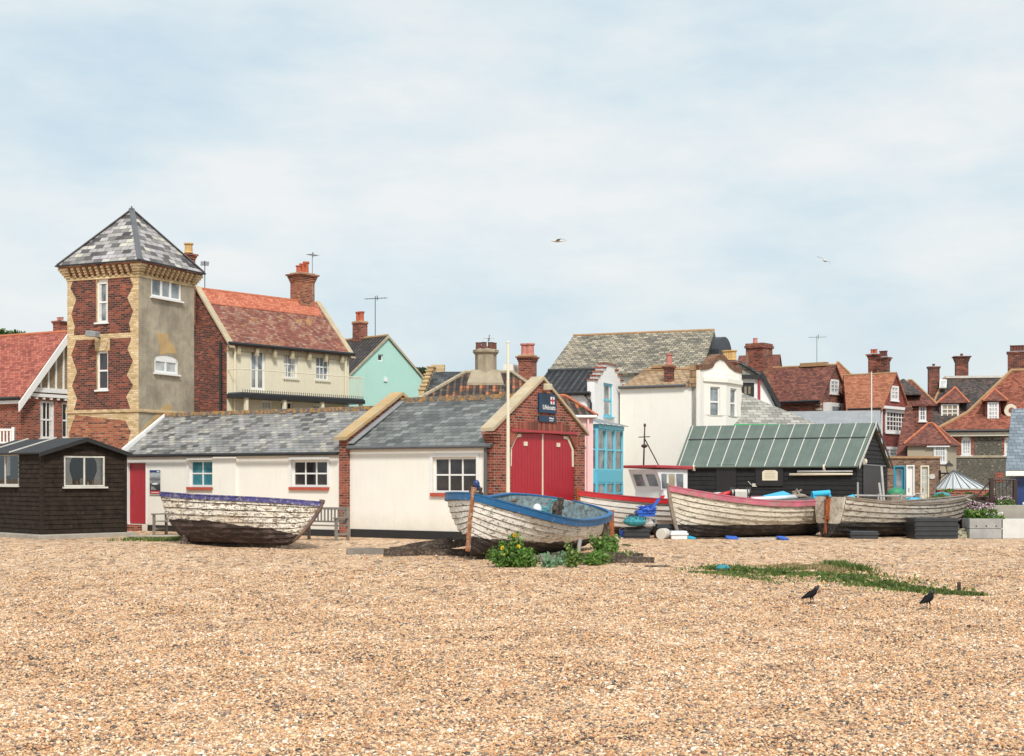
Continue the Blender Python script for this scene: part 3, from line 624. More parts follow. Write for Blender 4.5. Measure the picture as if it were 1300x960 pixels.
def weed(px,Y,r,h,n,mat,label,group=None,flowers=0,size=.07,name='weed_plant',cat='plant'):
    g0=G(px,Y); t=thing(name,label,cat,g0,0,group)
    k=max(4,int(r*14)); mb=MB(); st=[]
    for i in range(k*2):
        a=random.uniform(0,6.28); d=r*random.random()**.6; hh=h*random.uniform(.25,1.12)*(1-.35*(d/r)**2); p=Vector((math.cos(a)*d,math.sin(a)*d*.7,hh)); st.append(p); mb.tube((p.x*.4,p.y*.4,0),p,.007,.004,5)
    mb.build('stem',leaf_weed,t)
    i=rng.integers(0,len(st),n); sp=np.array([list(p) for p in st]); f=rng.uniform(.25,1.05,(n,1)); c=sp[i]*np.concatenate([.4+.6*f,.4+.6*f,f],1)+rng.normal(0,.055,(n,3)); c[:,2]=np.maximum(c[:,2],.02)
    leaves(c,size,mat,'foliage',t)
    for q in range(flowers):
        p=st[q*2%len(st)]+Vector((0,-.05,.05)); fm=MB()
        for j in range(5):
            a=j*1.257; c1=p+Vector((math.cos(a)*.03,-.01,math.sin(a)*.03)); fm.ell(c1,(.022,.012,.022),n=6,m=4)
        fm.build('flower',petal_y,t)
    return t
def tree(name,label,x,y,h,cr,cz,rad,n,lm,trunk_r=.25,size=.28,group=None,k=30,limbs=7):
    t=thing(name,label,'tree',(x,y,0),0,group); mb=MB(); mb.tube((0,0,0),(.2,0,h*.5),trunk_r,trunk_r*.7,10); mb.tube((.2,0,h*.5),(0,.1,cz),trunk_r*.7,trunk_r*.3,8)
    for i in range(limbs):
        a=i*6.283/limbs; mb.tube((.15,0,cz*(.6+.04*i)),(math.cos(a)*rad[0]*.7,math.sin(a)*rad[1]*.7,cz+rad[2]*random.uniform(-.3,.5)),trunk_r*.35,.03,6)
    mb.build('trunk',trunk_m,t); leaves(clump_pts((0,0,cz),rad,n,k,.38),size,lm,'crown',t); return t
# ================================================================== FRONT RANGE
ANG=-33
# --- white rendered store
b=Bld('white_store','long white rendered store with mixed slate roof, red side door and red window sills','building',434,42.4,ANG)
uL=b.u(160.5); zeS=b.z(300,571.5); zrS=b.z(330,519,2.0)-.12
W0=b.W((uL,0),(0,0)); pL=W0.hit
def door_leaf(W_,s0,s1,z0,z1,mat,fm,hm=None,rec=.08,boards=5,name='door',knob=True,fwid=.05):
    W_.holes.append(rect_loop(s0,s1,z0,z1)); d=MB(); n=boards
    for k in range(n):
        a=s0+fwid+(s1-s0-2*fwid)*k/n; c=s0+fwid+(s1-s0-2*fwid)*(k+1)/n; W_.box(d,a+.002,c-.002,z0+.02,z1-fwid,-rec-.04,-rec)
    W_.box(d,s0+fwid,s1-fwid,z0+.02,z1-fwid,-rec-.05,-rec-.012)
    do=d.build(name,mat,W_.b.root)
    f=MB(); W_.box(f,s0,s0+fwid,z0,z1,-rec-.05,.012); W_.box(f,s1-fwid,s1,z0,z1,-rec-.05,.012); W_.box(f,s0+fwid,s1-fwid,z1-fwid,z1,-rec-.05,.012); f.build('door_frame',fm,do)
    if knob: MB().tube(W_.pt(s0+fwid+.07,z0+(z1-z0)*.5-.08,-rec+.03),W_.pt(s0+fwid+.07,z0+(z1-z0)*.5+.08,-rec+.03),.012).build('handle',hm or steel,do)
    return do
s0,s1,z0,z1=W0.rect(160.9,672,186.5,586); door_leaf(W0,max(s0,.03),s1,.22,z1,red_door,white_paint)
window(W0,240,584,271,618.5,2,2,white_paint,glass_teal,red_sill,fw=.07,bw=.045,surround=white_paint,sill_h=.09)
window(W0,370,584,416,618.5,3,2,white_paint,glass_dark,red_sill,fw=.07,bw=.045,surround=white_paint,sill_h=.09)
sa,sb=W0.hit(271.5)[0],W0.hit(301)[0]
hs,rw_,lw_=gable_house(b,uL,0,2.0,zeS,zrS,white_wall,slate_mixed,front=W0,ur=(b.u(212,2.0),0),eo=.14,vo=.04,th=.06)
zeS,zrS=b.ze,b.zr
m2=MB(); zt=W0.hit(285,577)[1]; m2.box(uL+sa,uL+sb,-.07,0,0,zt-.12); m2.prism([(uL+sa,0,zt-.12),(uL+sa,-.07,zt-.12),(uL+sa,0,zt)],(sb-sa,0,0)); m2.build('buttress',white_wall,b.root)
m2=MB(); W0.box(m2,W0.hit(188)[0],W0.len-.02,0,.20,.002,.03); m2.build('plinth',black_paint,b.root)
m2=MB(); m2.box(uL+.0,uL+.75,-.35,0,.0,.20); m2.build('door_step',brick_red,b.root)
gutter(b,(uL-.05,-.2,zeS-.06),(-.0,-.2,zeS-.06),black_paint,.05)
# white verge board on left and lichened ridge
ra=b.u(212,2.0)
m2=MB(); m2.prism([(uL-.12,-.1,zeS-.02),(uL-.12,-.1,zeS+.2),(ra-.12,2.0,zrS+.16),(ra-.12,2.0,zrS-.06)],(.12,0,0)); m2.build('verge_board',white_paint,b.root)
m2=MB(); n=26
for k in range(n):
    x0=ra+(0-ra)*k/n; x1=ra+(0-ra)*(k+.97)/n; m2.box(x0,x1,1.88,2.12,zrS+.03,zrS+.17)
m2.build('ridge_tiles',ridge_or,b.root)
for nm,q in (('hut',0),): pass
# --- poster on store
t=thing('wall_poster','narrow sea rescue poster with blue top and red foot on white wall beside red door','poster',(b.M@W0.pt(W0.hit(191.5)[0],0,.03)),b.a)
q0,q1,r0,r1=W0.rect(191.5,627,205,597); q1-=q0
pz0,pz1=min(r0,r1),max(r0,r1); hgtP=pz1-pz0
MB().box(-.02,q1+.02,-.015,.0,pz0-.02,pz1+.02).build('backing',white_paint,t)
MB().box(0,q1,-.022,-.016,pz1-hgtP*.1,pz1).build('blue_band',navy_paint,t)
MB().box(0,q1,-.022,-.016,pz0,pz0+hgtP*.13).build('red_band',red_gloss,t)
m_,nt_,b_=nmat('sea_photo'); uvp=coords(nt_,'Object',(3,1,6)); spp=N(nt_,'ShaderNodeSeparateXYZ'); L(nt_,coords(nt_,'Object'),spp.inputs[0])
gg=ramp(nt_,math_(nt_,'DIVIDE',math_(nt_,'SUBTRACT',spp.outputs['Z'],pz0),hgtP),[(.13,(.02,.03,.035)),(.38,(.05,.06,.065)),(.5,(.3,.32,.33)),(.62,(.12,.13,.14)),(.75,(.42,.46,.47)),(.9,(.38,.44,.45))])
L(nt_,mix(nt_,1.0,gg,ramp(nt_,noise(nt_,uvp,3,5,.7),[(.3,.45),(.7,1.4)]),'MULTIPLY'),b_.inputs['Base Color']); b_.inputs['Roughness'].default_value=.3
MB().box(0,q1,-.022,-.016,pz0+hgtP*.131,pz1-hgtP*.101).build('photograph',m_,t)
m2=MB(); m2.ell((q1*.5,-.024,pz0+hgtP*.42),(q1*.28,.004,hgtP*.04)); m2.build('boat_picture',white_paint,t)
m2=MB()
for k in range(4): m2.box(q1*.12,q1*(.62-.08*k),-.0245,-.0225,pz0+hgtP*(.18+.035*k),pz0+hgtP*(.19+.035*k))
m2.box(q1*.15,q1*.85,-.0245,-.0225,pz0+hgtP*.05,pz0+hgtP*.075); m2.box(q1*.68,q1*.92,-.0245,-.0225,pz1-hgtP*.07,pz1-hgtP*.03); m2.build('caption_lines',white_paint,t)

# --- lifeboat house
b=Bld('lifeboat_house','lifeboat house with white side, grey slate roof and red brick gable holding red double doors','building',628,39.4,ANG)
w=2.5; uL=b.u(435,0); ze=b.z(540,562.5); zr=b.z(570,501.5,w)-.12
W0=b.W((uL,0),(0,0)); RW=b.W((0,0),(0,2*w))
window(W0,549.5,580,605,626,3,2,white_paint,glass_dark,red_sill,fw=.07,bw=.045,surround=white_paint,sill_h=.10)
# doors in gable
da,_=RW.hit(648.5); dc,_=RW.hit(731); zd=RW.hit(690,549)[1]; ch=.42
RW.holes.append([(da,.03),(dc,.03),(dc,zd-ch*1.1),(dc-ch*.9,zd-.06),((da+dc)/2,zd),(da+ch*.9,zd-.06),(da,zd-ch*1.1)])
pe=.62; zc=b.z(628,543); 
za=RW.hit(690,483)[1]
rp=[(0,0),(RW.len,0),(RW.len,zc),(w,za),(0,zc)]
gable_house(b,uL,0,w,ze,zr,white_wall,slate_grey,front=W0,right=RW,rpoly=rp,wmr=brick_red,eo=.12,vo=-.03,th=.06)
ze,zr=b.ze,b.zr
# gable thickness + coping
m2=MB(); m2.prism([(-.24,0,0.0),(-.24,0,zc),(-.24,w,za),(-.24,2*w,zc),(-.24,2*w,0)],(.06,0,0)); m2.build('gable_backing',brick_red,b.root)
def coping_run(b,x0,x1,p,q,mat,t=.09,name='coping'):
    d=Vector(q)-Vector(p); L_=d.length; n=max(2,int(L_/.55)); mb=MB()
    for k in range(n):
        a=Vector(p)+d*(k/n); c=Vector(p)+d*((k+.985)/n); up=Vector((0,0,t))
        mb.hexa([(x0,a[0],a[1]),(x1,a[0],a[1]),(x1,c[0],c[1]),(x0,c[0],c[1]),(x0,a[0],a[1]+t),(x1,a[0],a[1]+t),(x1,c[0],c[1]+t),(x0,c[0],c[1]+t)])
    return mb.build(name,mat,b.root)
coping_run(b,-.36,.07,(-.16,zc-.10),(w,za+.02),coping,.10)
coping_run(b,-.36,.07,(2*w+.16,zc-.10),(w,za+.02),coping,.10)
# left upstand with orange lichen
x0=uL; zu=.0
zl0=b.z(440,556); zl1=b.z(497,501,w)
m2=MB(); m2.prism([(x0-.02,-.14,0.02),(x0-.02,-.14,zl0-.02),(x0-.02,w,zl1-.02),(x0-.02,w,0.02)],(.30,0,0)); m2.build('brick_pier',brick_red,b.root)
coping_run(b,x0-.10,x0+.36,(-.28,zl0-.08),(w,zl1-.03),coping_or,.10)
coping_run(b,x0-.10,x0+.36,(2*w+.2,zl0-.08),(w,zl1-.03),coping_or,.10)
m2=MB(); m2.prism([(x0+.29,-.1,ze+.10),(x0+.29,w,zr+.10),(x0+.50,w,zr+.10),(x0+.50,-.1,ze+.10)],(0,0,.035)); m2.build('lead_flashing',lead_pale,b.root)
m2=MB(); n=22; xa,xb=x0+.36,-.36
for k in range(n):
    p,q=xa+(xb-xa)*k/n,xa+(xb-xa)*(k+.97)/n; m2.box(p,q,w-.13,w+.13,zr+.02,zr+.17)
m2.build('ridge_tiles',ridge_or,b.root)
m2=MB(); W0.box(m2,.32,W0.len-.66,0,.24,.002,.03); m2.build('plinth',black_paint,b.root)
gutter(b,(uL+.3,-.17,ze-.03),(-.05,-.17,ze-.03),lead,.05)
# brick quoin at corner, white strip and downpipe
m2=MB(); m2.box(-.30,-.0,-.016,-.002,0,zc-.02); m2.build('brick_corner',brick_red,b.root)
u1=b.u(622.5); m2=MB(); m2.tube((b.u(618.5),-.08,.1),(b.u(618.5),-.08,ze-.05),.05); m2.build('downpipe',lead,b.root)
# corbel at gable shoulder
m2=MB()
for k in range(4): m2.box(-.30-.0,.03+.025*k,-.06-.05*k,.20,zc-.42+.075*k,zc-.352+.075*k)
m2.build('kneeler',brick_red,b.root)
# brick arch over doors: soldier course
sm=(da+dc)/2; m2=MB(); arc=[(da-.0,zd-ch*1.1),(da+ch*.9,zd-.06),(sm,zd),(dc-ch*.9,zd-.06),(dc,zd-ch*1.1)]
br_sold=m_tile('soldier_brick',RED,(.30,.2,.14),bw=.075,rh=.34,ms=.008,grime=.2)
for p,q in zip(arc[:-1],arc[1:]):
    p=Vector(p); q=Vector(q); nrm=Vector((-(q-p).y,(q-p).x)).normalized()*.32
    pts=[p,q,q+Vector((0,.32)) if abs(nrm.y)>.25 else q+nrm,p+Vector((0,.32)) if abs(nrm.y)>.25 else p+nrm]
    m2.prism([RW.pt(v.x,v.y,.004) for v in pts],RW.pt(0,0,.02)-RW.pt(0,0,.004))
m2.build('brick_arch',br_sold,b.root)
# door leaves
def leaf(a,c,side):
    zt=lambda x: (zd-.06+(x-(da+ch*.9))*.06/(sm-da-ch*.9) if x<sm else zd-.06+((dc-ch*.9)-x)*.06/(dc-ch*.9-sm)) if (da+ch*.9<x<dc-ch*.9) else zd-ch*1.1+(ch*1.1-.06)*((x-da) if x<sm else (dc-x))/(ch*.9)
    n=11; mb=MB()
    for k in range(n):
        x0=a+(c-a)*k/n+.004; x1=a+(c-a)*(k+1)/n-.004
        mb.prism([RW.pt(x0,.05,-.11),RW.pt(x1,.05,-.11),RW.pt(x1,zt(x1)-.02,-.11),RW.pt(x0,zt(x0)-.02,-.11)],RW.pt(0,0,-.07)-RW.pt(0,0,-.11))
    RW.box(mb,a,c,.05,zd-ch*1.1,-.125,-.09)
    d=mb.build('door_leaf',red_door,b.root); h=MB()
    for zz in (zd-.35,.85):
        RW.box(h,(a+c)/2-.12,(a+c)/2+.06,zz-.06,zz+.06,-.068,-.045)
    zz=.85; xe=a if side<0 else c; RW.box(h,min(xe,xe-side*.5)+(.03 if side<0 else 0),max(xe,xe-side*.5)-(.03 if side>0 else 0),zz-.05,zz+.05,-.068,-.05)
    if side<0: pts=[(da+.03,zd-1.0),(da+.12,zd-1.0),(da+.14,zd-ch*1.2),(da+ch*.95,zd-.18),(da+ch*1.5,zd-.16),(da+ch*1.5,zd-.07),(da+ch*.85,zd-.09),(da+.03,zd-ch*1.15)]
    else: pts=[(2*sm-x,z) for x,z in [(da+.03,zd-1.0),(da+.12,zd-1.0),(da+.14,zd-ch*1.2),(da+ch*.95,zd-.18),(da+ch*1.5,zd-.16),(da+ch*1.5,zd-.07),(da+ch*.85,zd-.09),(da+.03,zd-ch*1.15)]]
    h.prism([RW.pt(x,z,-.066) for x,z in pts],RW.pt(0,0,-.05)-RW.pt(0,0,-.066))
    h.build('strap_hinge',pole_paint,d)
leaf(da+.02,sm-.03,-1); leaf(sm+.03,dc-.02,1)
m2=MB(); RW.box(m2,sm-.028,sm+.028,.05,zd-.04,-.10,-.055); m2.build('cover_strip',pole_paint,b.root)
m2=MB(); RW.box(m2,da-.02,dc+.02,zd-.02,zd+.05,.022,.06); m2.build('door_head',red_dull,b.root)
# signs on gable
def signbox(name,label,px0,py0,px1,py1,mat):
    s0,s1,z0,z1=RW.rect(px0,py0,px1,py1); t=thing(name,label,'sign',b.M@RW.pt(s0,z0,.005),b.a+R(90)); MB().box(0,s1-s0,-.05,0,0,z1-z0).build('board',mat,t); return t,s1-s0,z1-z0
t,sw,sh=signbox('lifeboats_sign','dark blue Lifeboats sign board high on the brick gable above the red doors','sign' and 682.5,500,704.5,524.5,navy_sign)
def MT(x,z,y=-.054): return Matrix.Translation((x,y,z))@Matrix.Rotation(R(90),4,'X')
text_mesh('Lifeboats',sh*.34,white_paint,t,MT(sw*.56,sh*.18),bold=.001,sx=.98*sw*.82/(sh*.34*4.0))
fl=MB(); fx,fz=sw*.76,sh*.66; fs=sh*.17
for i in (-1,1):
    for j in (-1,1): fl.box(fx+i*fs*.62-fs*.5,fx+i*fs*.62+fs*.5,-.057,-.0505,fz+j*fs*.62-fs*.5,fz+j*fs*.62+fs*.5)
fl.build('flag_emblem',white_paint,t)
fr=MB(); fr.box(fx-fs*.28,fx+fs*.28,-.062,-.0575,fz-fs*.95,fz+fs*.95); fr.box(fx-fs*1.0,fx-fs*.285,-.062,-.0575,fz-fs*.28,fz+fs*.28); fr.box(fx+fs*.285,fx+fs*1.0,-.062,-.0575,fz-fs*.28,fz+fs*.28); fr.build('flag_cross',red_gloss,t)
t,sw,sh=signbox('station_sign','small dark blue sign board directly under the big Lifeboats sign','sign' and 682.5,528.5,704.5,536,navy_sign)
text_mesh('Aldeburgh',sh*.42,white_paint,t,MT(sw*.70,sh*.52),bold=.0,sx=.85)
text_mesh('Lifeboat Station',sh*.26,white_paint,t,MT(sw*.70,sh*.18),bold=.0,sx=.75)
# floodlight
s_,z_=RW.hit(694,492); fm=MB(); p=RW.pt(s_+.28,z_+.02,.28); fm.ell(p,(.28,.30,.16),n=12); fl=thing('floodlight','weathered cream floodlight on the lifeboat gable just below its peak','lamp',b.M@RW.pt(s_,z_,0),0)
fm2=MB(); fm2.hexa([(-.12,-.50,-.12),(.15,-.50,-.10),(.15,-.24,-.08),(-.12,-.24,-.12),(-.10,-.48,.08),(.17,-.42,.06),(.16,-.2,.10),(-.10,-.22,.11)]); fm2.build('lamp_housing',stone_cap,fl,bevel=.03)
MB().tube((-.02,0,.0),(-.02,-.26,.02),.03).build('bracket',stone_cap,fl)
# ridge side chimney-less; flagpole on the beach
t=thing('flagpole','tall slim cream flagpole standing in front of the lifeboat house doors','flagpole',G(645,37.2)); zt=CH+169*37.2/F
MB().tube((0,0,-.05),(0,0,zt),.058,.034,12).build('pole',pole_paint,t); MB().lathe((0,0,zt),[(.03,0),(.05,.02),(.02,.06)],10).build('finial',pole_paint,t); 
mb=MB(); mb.box(-.05,.05,-.09,-.055,.95,1.1); mb.build('cleat',iron_black,t)

# ================================================================== BLACK HUT
b=Bld('black_hut','black weatherboarded hut with felt roof and white two light window at left edge','hut',53,41.0,-45)
Lh=4.4; uR=0.0; wH=1.34; zeH=b.z(53,575); RWH=b.W((0,0),(0,2*wH)); FWH=b.W((-Lh,0),(0,0)); zrH=RWH.hit(110,558)[1]
def clap(W_,poly_top,z0,holes,rows=.135,name='weatherboards',mat=brown_board,seed=1,edge=.0):
    """lapped boards; poly_top(s)->z top"""
    mb=MB(); rr=random.Random(seed); z=z0; zmax=max(poly_top(0),poly_top(W_.len/2),poly_top(W_.len))
    while z<zmax:
        z1=min(z+rows,zmax)
        # s-range where top above z
        n=60; ss=[W_.len*k/n for k in range(n+1)]; ok=[s for s in ss if poly_top(s)>=z1-.001 or poly_top(s)>z+.02]
        if ok:
            a,c=min(ok),max(ok); iv=[(a,c)]
            for h in holes:
                if h[2]<z1-.02 and h[3]>z+.02:
                    nv=[]
                    for p,q in iv:
                        if h[1]<=p or h[0]>=q: nv.append((p,q)); continue
                        if h[0]>p: nv.append((p,h[0]))
                        if h[1]<q: nv.append((h[1],q))
                    iv=nv
            for p,q in iv:
                cuts=[p]
                while q-cuts[-1]>1.9: cuts.append(cuts[-1]+rr.uniform(1.1,1.8))
                cuts.append(q)
                for x0,x1 in zip(cuts[:-1],cuts[1:]):
                    if x1-x0<.03: continue
                    j=rr.uniform(-.004,.004); o=.028+rr.uniform(-.004,.006)
                    t0,t1=min(z1,poly_top(x0)),min(z1,poly_top(x1)); t0=max(t0,z+.004); t1=max(t1,z+.004)
                    P_=W_.pt
                    mb.hexa([P_(x0,z+j,o),P_(x1-.004,z+j,o),P_(x1-.004,z+j,.001),P_(x0,z+j,.001),P_(x0,t0+.01,.008),P_(x1-.004,t1+.01,.008),P_(x1-.004,t1+.01,.001),P_(x0,t0+.01,.001)])
        z=z1
    return mb.build(name,mat,W_.b.root)
_,h1=window(RWH,81,579,133,618,2,1,old_white,glass_clear,old_white,fw=.05,bw=.05,rec=.0,so=.10,sill_h=.05)
_,h2=window(FWH,-12,576.5,24.5,616.5,2,1,old_white,glass_clear,old_white,fw=.05,bw=.05,rec=.0,so=.10,sill_h=.04)
gp=lambda s: zeH+(zrH-zeH)*(1-abs(s-wH)/wH)
FWH.build(rect_loop(0,Lh,.12,zeH),brown_board,reveal=.03); RWH.build([(0,.12),(2*wH,.12),(2*wH,zeH),(wH,zrH),(0,zeH)],brown_board,name='gable_wall',reveal=.03)
for a,c in (((0,2*wH),(-Lh,2*wH)),((-Lh,2*wH),(-Lh,0))): Wx=b.W(a,c); Wx.build(rect_loop(0,Wx.len,.12,zeH),brown_board,name='back_wall')
clap(RWH,lambda s:gp(s)-.02,.14,[h1],seed=3); clap(FWH,lambda s:zeH-.03,.14,[h2],seed=5)
mb=MB(); mb.box(-.05,.045,-.045,.05,.12,zeH); mb.build('corner_post',brown_board,b.root); mb=MB(); mb.box(-.03,.045,2*wH-.05,2*wH+.04,.12,zeH-.02); mb.build('corner_post',brown_board,b.root)
k=(zrH-zeH)/wH; e=.16
for sgn in (0,1):
    y0=-e if not sgn else 2*wH+e; slab(b,[(-Lh-.1,y0,zeH-k*e+.06),(.16,y0,zeH-k*e+.06),(.16,wH,zrH+.06),(-Lh-.1,wH,zrH+.06)],felt,.05)
mb=MB(); z_=lambda y: zeH+k*y+.07
for xx in (-1.75,-3.6): mb.prism([(xx,-e,z_(-e)),(xx+.05,-e,z_(-e)),(xx+.05,wH,z_(wH)),(xx,wH,z_(wH))],(0,0,.035))
mb.build('roof_batten',old_white,b.root)
mb=MB()
for s_ in (-1,1): mb.prism([(.165,wH,zrH+.06),(.165,wH+s_*(wH+e),zeH-k*e+.06),(.165,wH+s_*(wH+e),zeH-k*e-.06),(.165,wH,zrH-.07)],(.025,0,0))
mb.build('bargeboard',black_paint,b.root)
# hut interior: floor, back window, curtains, jars on the sill
mb=MB(); mb.box(-Lh+.05,-.05,.05,2*wH-.05,.14,.2); mb.build('hut_floor',oak,b.root)
def drape(W_,s0,s1,z0,z1,o,mat,n=10,gather=0.0):
    mb=MB()
    for k in range(n):
        f0,f1=k/n,(k+1)/n; o0=o-.02*(k%2); o1=o-.02*((k+1)%2)
        for j in range(4):
            a=lambda f,t: s0+(s1-s0)*f*(1-gather*math.sin(math.pi*min(1,t*1.3)))
            t0,t1=j/4,(j+1)/4
            mb.poly([W_.pt(a(f0,1-t0),z0+(z1-z0)*t0,o0),W_.pt(a(f1,1-t0),z0+(z1-z0)*t0,o1),W_.pt(a(f1,1-t1),z0+(z1-z0)*t1,o1),W_.pt(a(f0,1-t1),z0+(z1-z0)*t1,o0)])
    return mb.build('curtain',mat,W_.b.root)
a,c,z0,z1=h1; drape(RWH,a+.03,a+.34,z0,z1,-.12,lace,gather=.35); drape(RWH,c-.03,c-.30,z0,z1,-.12,lace,gather=.45)
drape(RWH,(a+c)/2-.07,(a+c)/2+.02,z0,z0+.25,-.14,lace,n=4)
mb=MB(); RWH.box(mb,a,c,z0-.03,z0+.03,-.28,-.06); mb.build('inner_sill',old_white,b.root)
a2,c2,z02,z12=h2; drape(FWH,c2-.03,c2-.35,z02,z12,-.12,lace,gather=.2); drape(FWH,a2+.5,a2+.9,z02+.3,z12,-.2,lace)
BWx=b.W((-.5,2*wH-.08),(-.5,.1)); mb=MB()
BX=b.W((-2.0,.35),(-2.0,2*wH-.2)); mb=MB()
for q in range(3): BX.box(mb,.55+.42*q,.59+.42*q,1.35,2.2,0,.04)
for zz in (1.35,1.78,2.16): BX.box(mb,.55,1.43,zz,zz+.04,0,.041)
mb.build('partition_frame',old_white,b.root); MB().box(-2.06,-2.02,.05,2*wH-.05,.2,zeH).build('partition',black_paint,b.root)
for i,(q,hh,rr_,mm,lb) in enumerate(((.16,.15,.035,plastic_white,'small white jug on hut window sill, left end'),(.30,.10,.04,glass_teal,'teal glass bowl on hut window sill'),(.46,.17,.025,pot_yel,'amber bottle on hut window sill left of the middle bar'),(.78,.12,.04,plastic_white,'white cup on hut window sill right of the middle bar'),(.92,.18,.03,pot_pink,'pink vase on hut window sill'),(1.04,.13,.035,glass_teal,'blue green bottle at right end of hut window sill'))):
    p=RWH.pt(a+(c-a)*q/1.2,z0+.03,-.17); o=MB().lathe((0,0,0),[(rr_*.8,0),(rr_,hh*.2),(rr_,hh*.55),(rr_*.45,hh*.75),(rr_*.45,hh)],10).build(['jug','bowl','bottle','cup','vase','bottle'][i],mm,smooth=True); o.location=b.M@p; tag(o,lb,['jug','bowl','bottle','cup','vase','bottle'][i])
# concrete footing slab
sb=MB(); sb.box(-Lh-.1,.38,-.28,2*wH+.12,-.1,.12); o=sb.build('concrete_slab',concrete,bevel=.02); o.matrix_world=b.M.copy(); tag(o,'low rough concrete slab that the black hut stands on','slab')
# ================================================================== LOOKOUT TOWER
b=Bld('lookout_tower','tall square lookout tower of red and yellow brick with rendered side and pyramid slate roof','tower',176,50.0,-24)
T=3.2; LWt=b.W((-T,0),(0,0)); RWt=b.W((0,0),(0,T)); zeT=b.z(176,338); ztop=LWt.hit(130,352)[1]
LW2=b.W((-T,-.0),(0,-.0))
window(LWt,122.5,353.4,136.8,409.4,1,2,white_paint,glass_grey,white_paint,fw=.07,mid=.06,arch=.12,curtain=lace,rec=.06)
window(LWt,123,446,137,495,1,2,white_paint,glass_dark,white_paint,fw=.07,mid=.06,rec=.06)
LWt.build(rect_loop(0,T,0,zeT),brick_yellow)
window(RWt,192,348.6,230,379.6,3,1,white_paint,glass_grey,white_paint,fw=.08,bw=.11,rec=.02,so=.1)
window(RWt,196,451,226,474.5,2,1,white_paint,glass_pale,white_paint,fw=.09,bw=.09,arch=.16,rec=.02,so=.1)
RWt.build(rect_loop(0,T,0,zeT),cement,name='rendered_wall')
for a,c in (((0,T),(-T,T)),((-T,T),(-T,0))): Wx=b.W(a,c); Wx.build(rect_loop(0,T,0,zeT),brick_yellow,name='back_wall')
def panel(left,right,holes_px):
    pts=[LWt.hit(x,y,.004) for x,y in right]+[LWt.hit(x,y,.004) for x,y in reversed(left)]
    pts=pts[::-1]
    hl=[]
    for h in holes_px: 
        s0,s1,z0,z1=LWt.rect(*h); hl.append(rect_loop(s0,s1,z0,z1))
    return pts,hl
panels=[([(95,353),(89.5,366),(97,380),(90.5,399),(95,414),(94,423)],[(163.7,353),(169,363),(161.5,378),(169,395),(163.7,410),(166,422)],[(122.5,353.5,136.8,410)]),
 ([(97,432),(90.5,451),(98,472),(91.4,490),(98,506),(94,520.5)],[(166,432),(161.7,443),(168.7,458),(161,476),(168.7,489),(160,504),(166,520)],[(118,435,139,446),(123,446.2,137,495.5)]),
 ([(95.6,527),(87,551),(95,574),(88,598),(95,622),(92,640)],[(159,534),(166,548),(160,572),(167,598),(160,622),(164,640)],[])]
for i,(l,r,h) in enumerate(panels):
    mb=MB(); 
    if i==0: h=[(122.5,349,136.8,409.6)]; l=[(95,349.5)]+l[1:]; r=[(163.7,349.5)]+r[1:]; 
    pts,hl=panel(l,r,[])
    # split around the window so that the panel is left piece, right piece and the strip below
    if i<2:
        x0,y0,x1,y1=h[0] if i==0 else h[1]
        s0,s1,z0,z1=LWt.rect(x0,y0,x1,y1); zz=[p[1] for p in pts]; zt_,zb_=max(zz),min(zz)
        def edge(side,z):
            P_=sorted([LWt.hit(x,y,.004) for x,y in side],key=lambda p:p[1])
            for p,q in zip(P_[:-1],P_[1:]):
                if p[1]<=z<=q[1]: t=(z-p[1])/(q[1]-p[1]+1e-9); return p[0]+(q[0]-p[0])*t
            return P_[0][0] if z<P_[0][1] else P_[-1][0]
        lev=sorted(set([round(zb_,3),round(zt_,3),round(z0-.02,3)]+[round(LWt.hit(x,y,.004)[1],3) for x,y in l+r]+([round(z1+.02,3)] if i==1 else [])))
        for za,zb in zip(lev[:-1],lev[1:]):
            zm=(za+zb)/2; e=lambda sd,z: edge(sd,z)
            if zm>z0-.02 and (i==0 or True):
                g0,g1=(s0-.01,s1+.01)
                if i==1 and zm>z1: g0,g1=(s0-.09,s1+.09)
                mb.prism([LWt.pt(e(l,za),za,.004),LWt.pt(g0,za,.004),LWt.pt(g0,zb,.004),LWt.pt(e(l,zb),zb,.004)],LWt.pt(0,0,.008)-LWt.pt(0,0,.004))
                mb.prism([LWt.pt(g1,za,.004),LWt.pt(e(r,za),za,.004),LWt.pt(e(r,zb),zb,.004),LWt.pt(g1,zb,.004)],LWt.pt(0,0,.008)-LWt.pt(0,0,.004))
            else: mb.prism([LWt.pt(e(l,za),za,.004),LWt.pt(e(r,za),za,.004),LWt.pt(e(r,zb),zb,.004),LWt.pt(e(l,zb),zb,.004)],LWt.pt(0,0,.008)-LWt.pt(0,0,.004))
    else: LWt.face(mb,pts,[],.006,0)
    mb.build('brick_panel',[brick_dark,brick_dark,brick_orange][i],b.root)
# base widening and string courses
mb=MB(); zs=LWt.hit(130,521)[1]; mb.box(-T-.05,.05,-.05,T+.05,zs-.08,zs+.02); mb.build('string_course',brick_yellow,b.root)
mb=MB(); s0,s1,z0,z1=LWt.rect(120.5,435,137,445.5); mb.prism([LWt.pt(s0+.09,z0,.01),LWt.pt(s1-.09,z0,.01),LWt.pt(s1,z1,.01),LWt.pt(s0,z1,.01)],LWt.pt(0,0,.04)-LWt.pt(0,0,.01)); mb.build('keystone',brick_yellow,b.root)
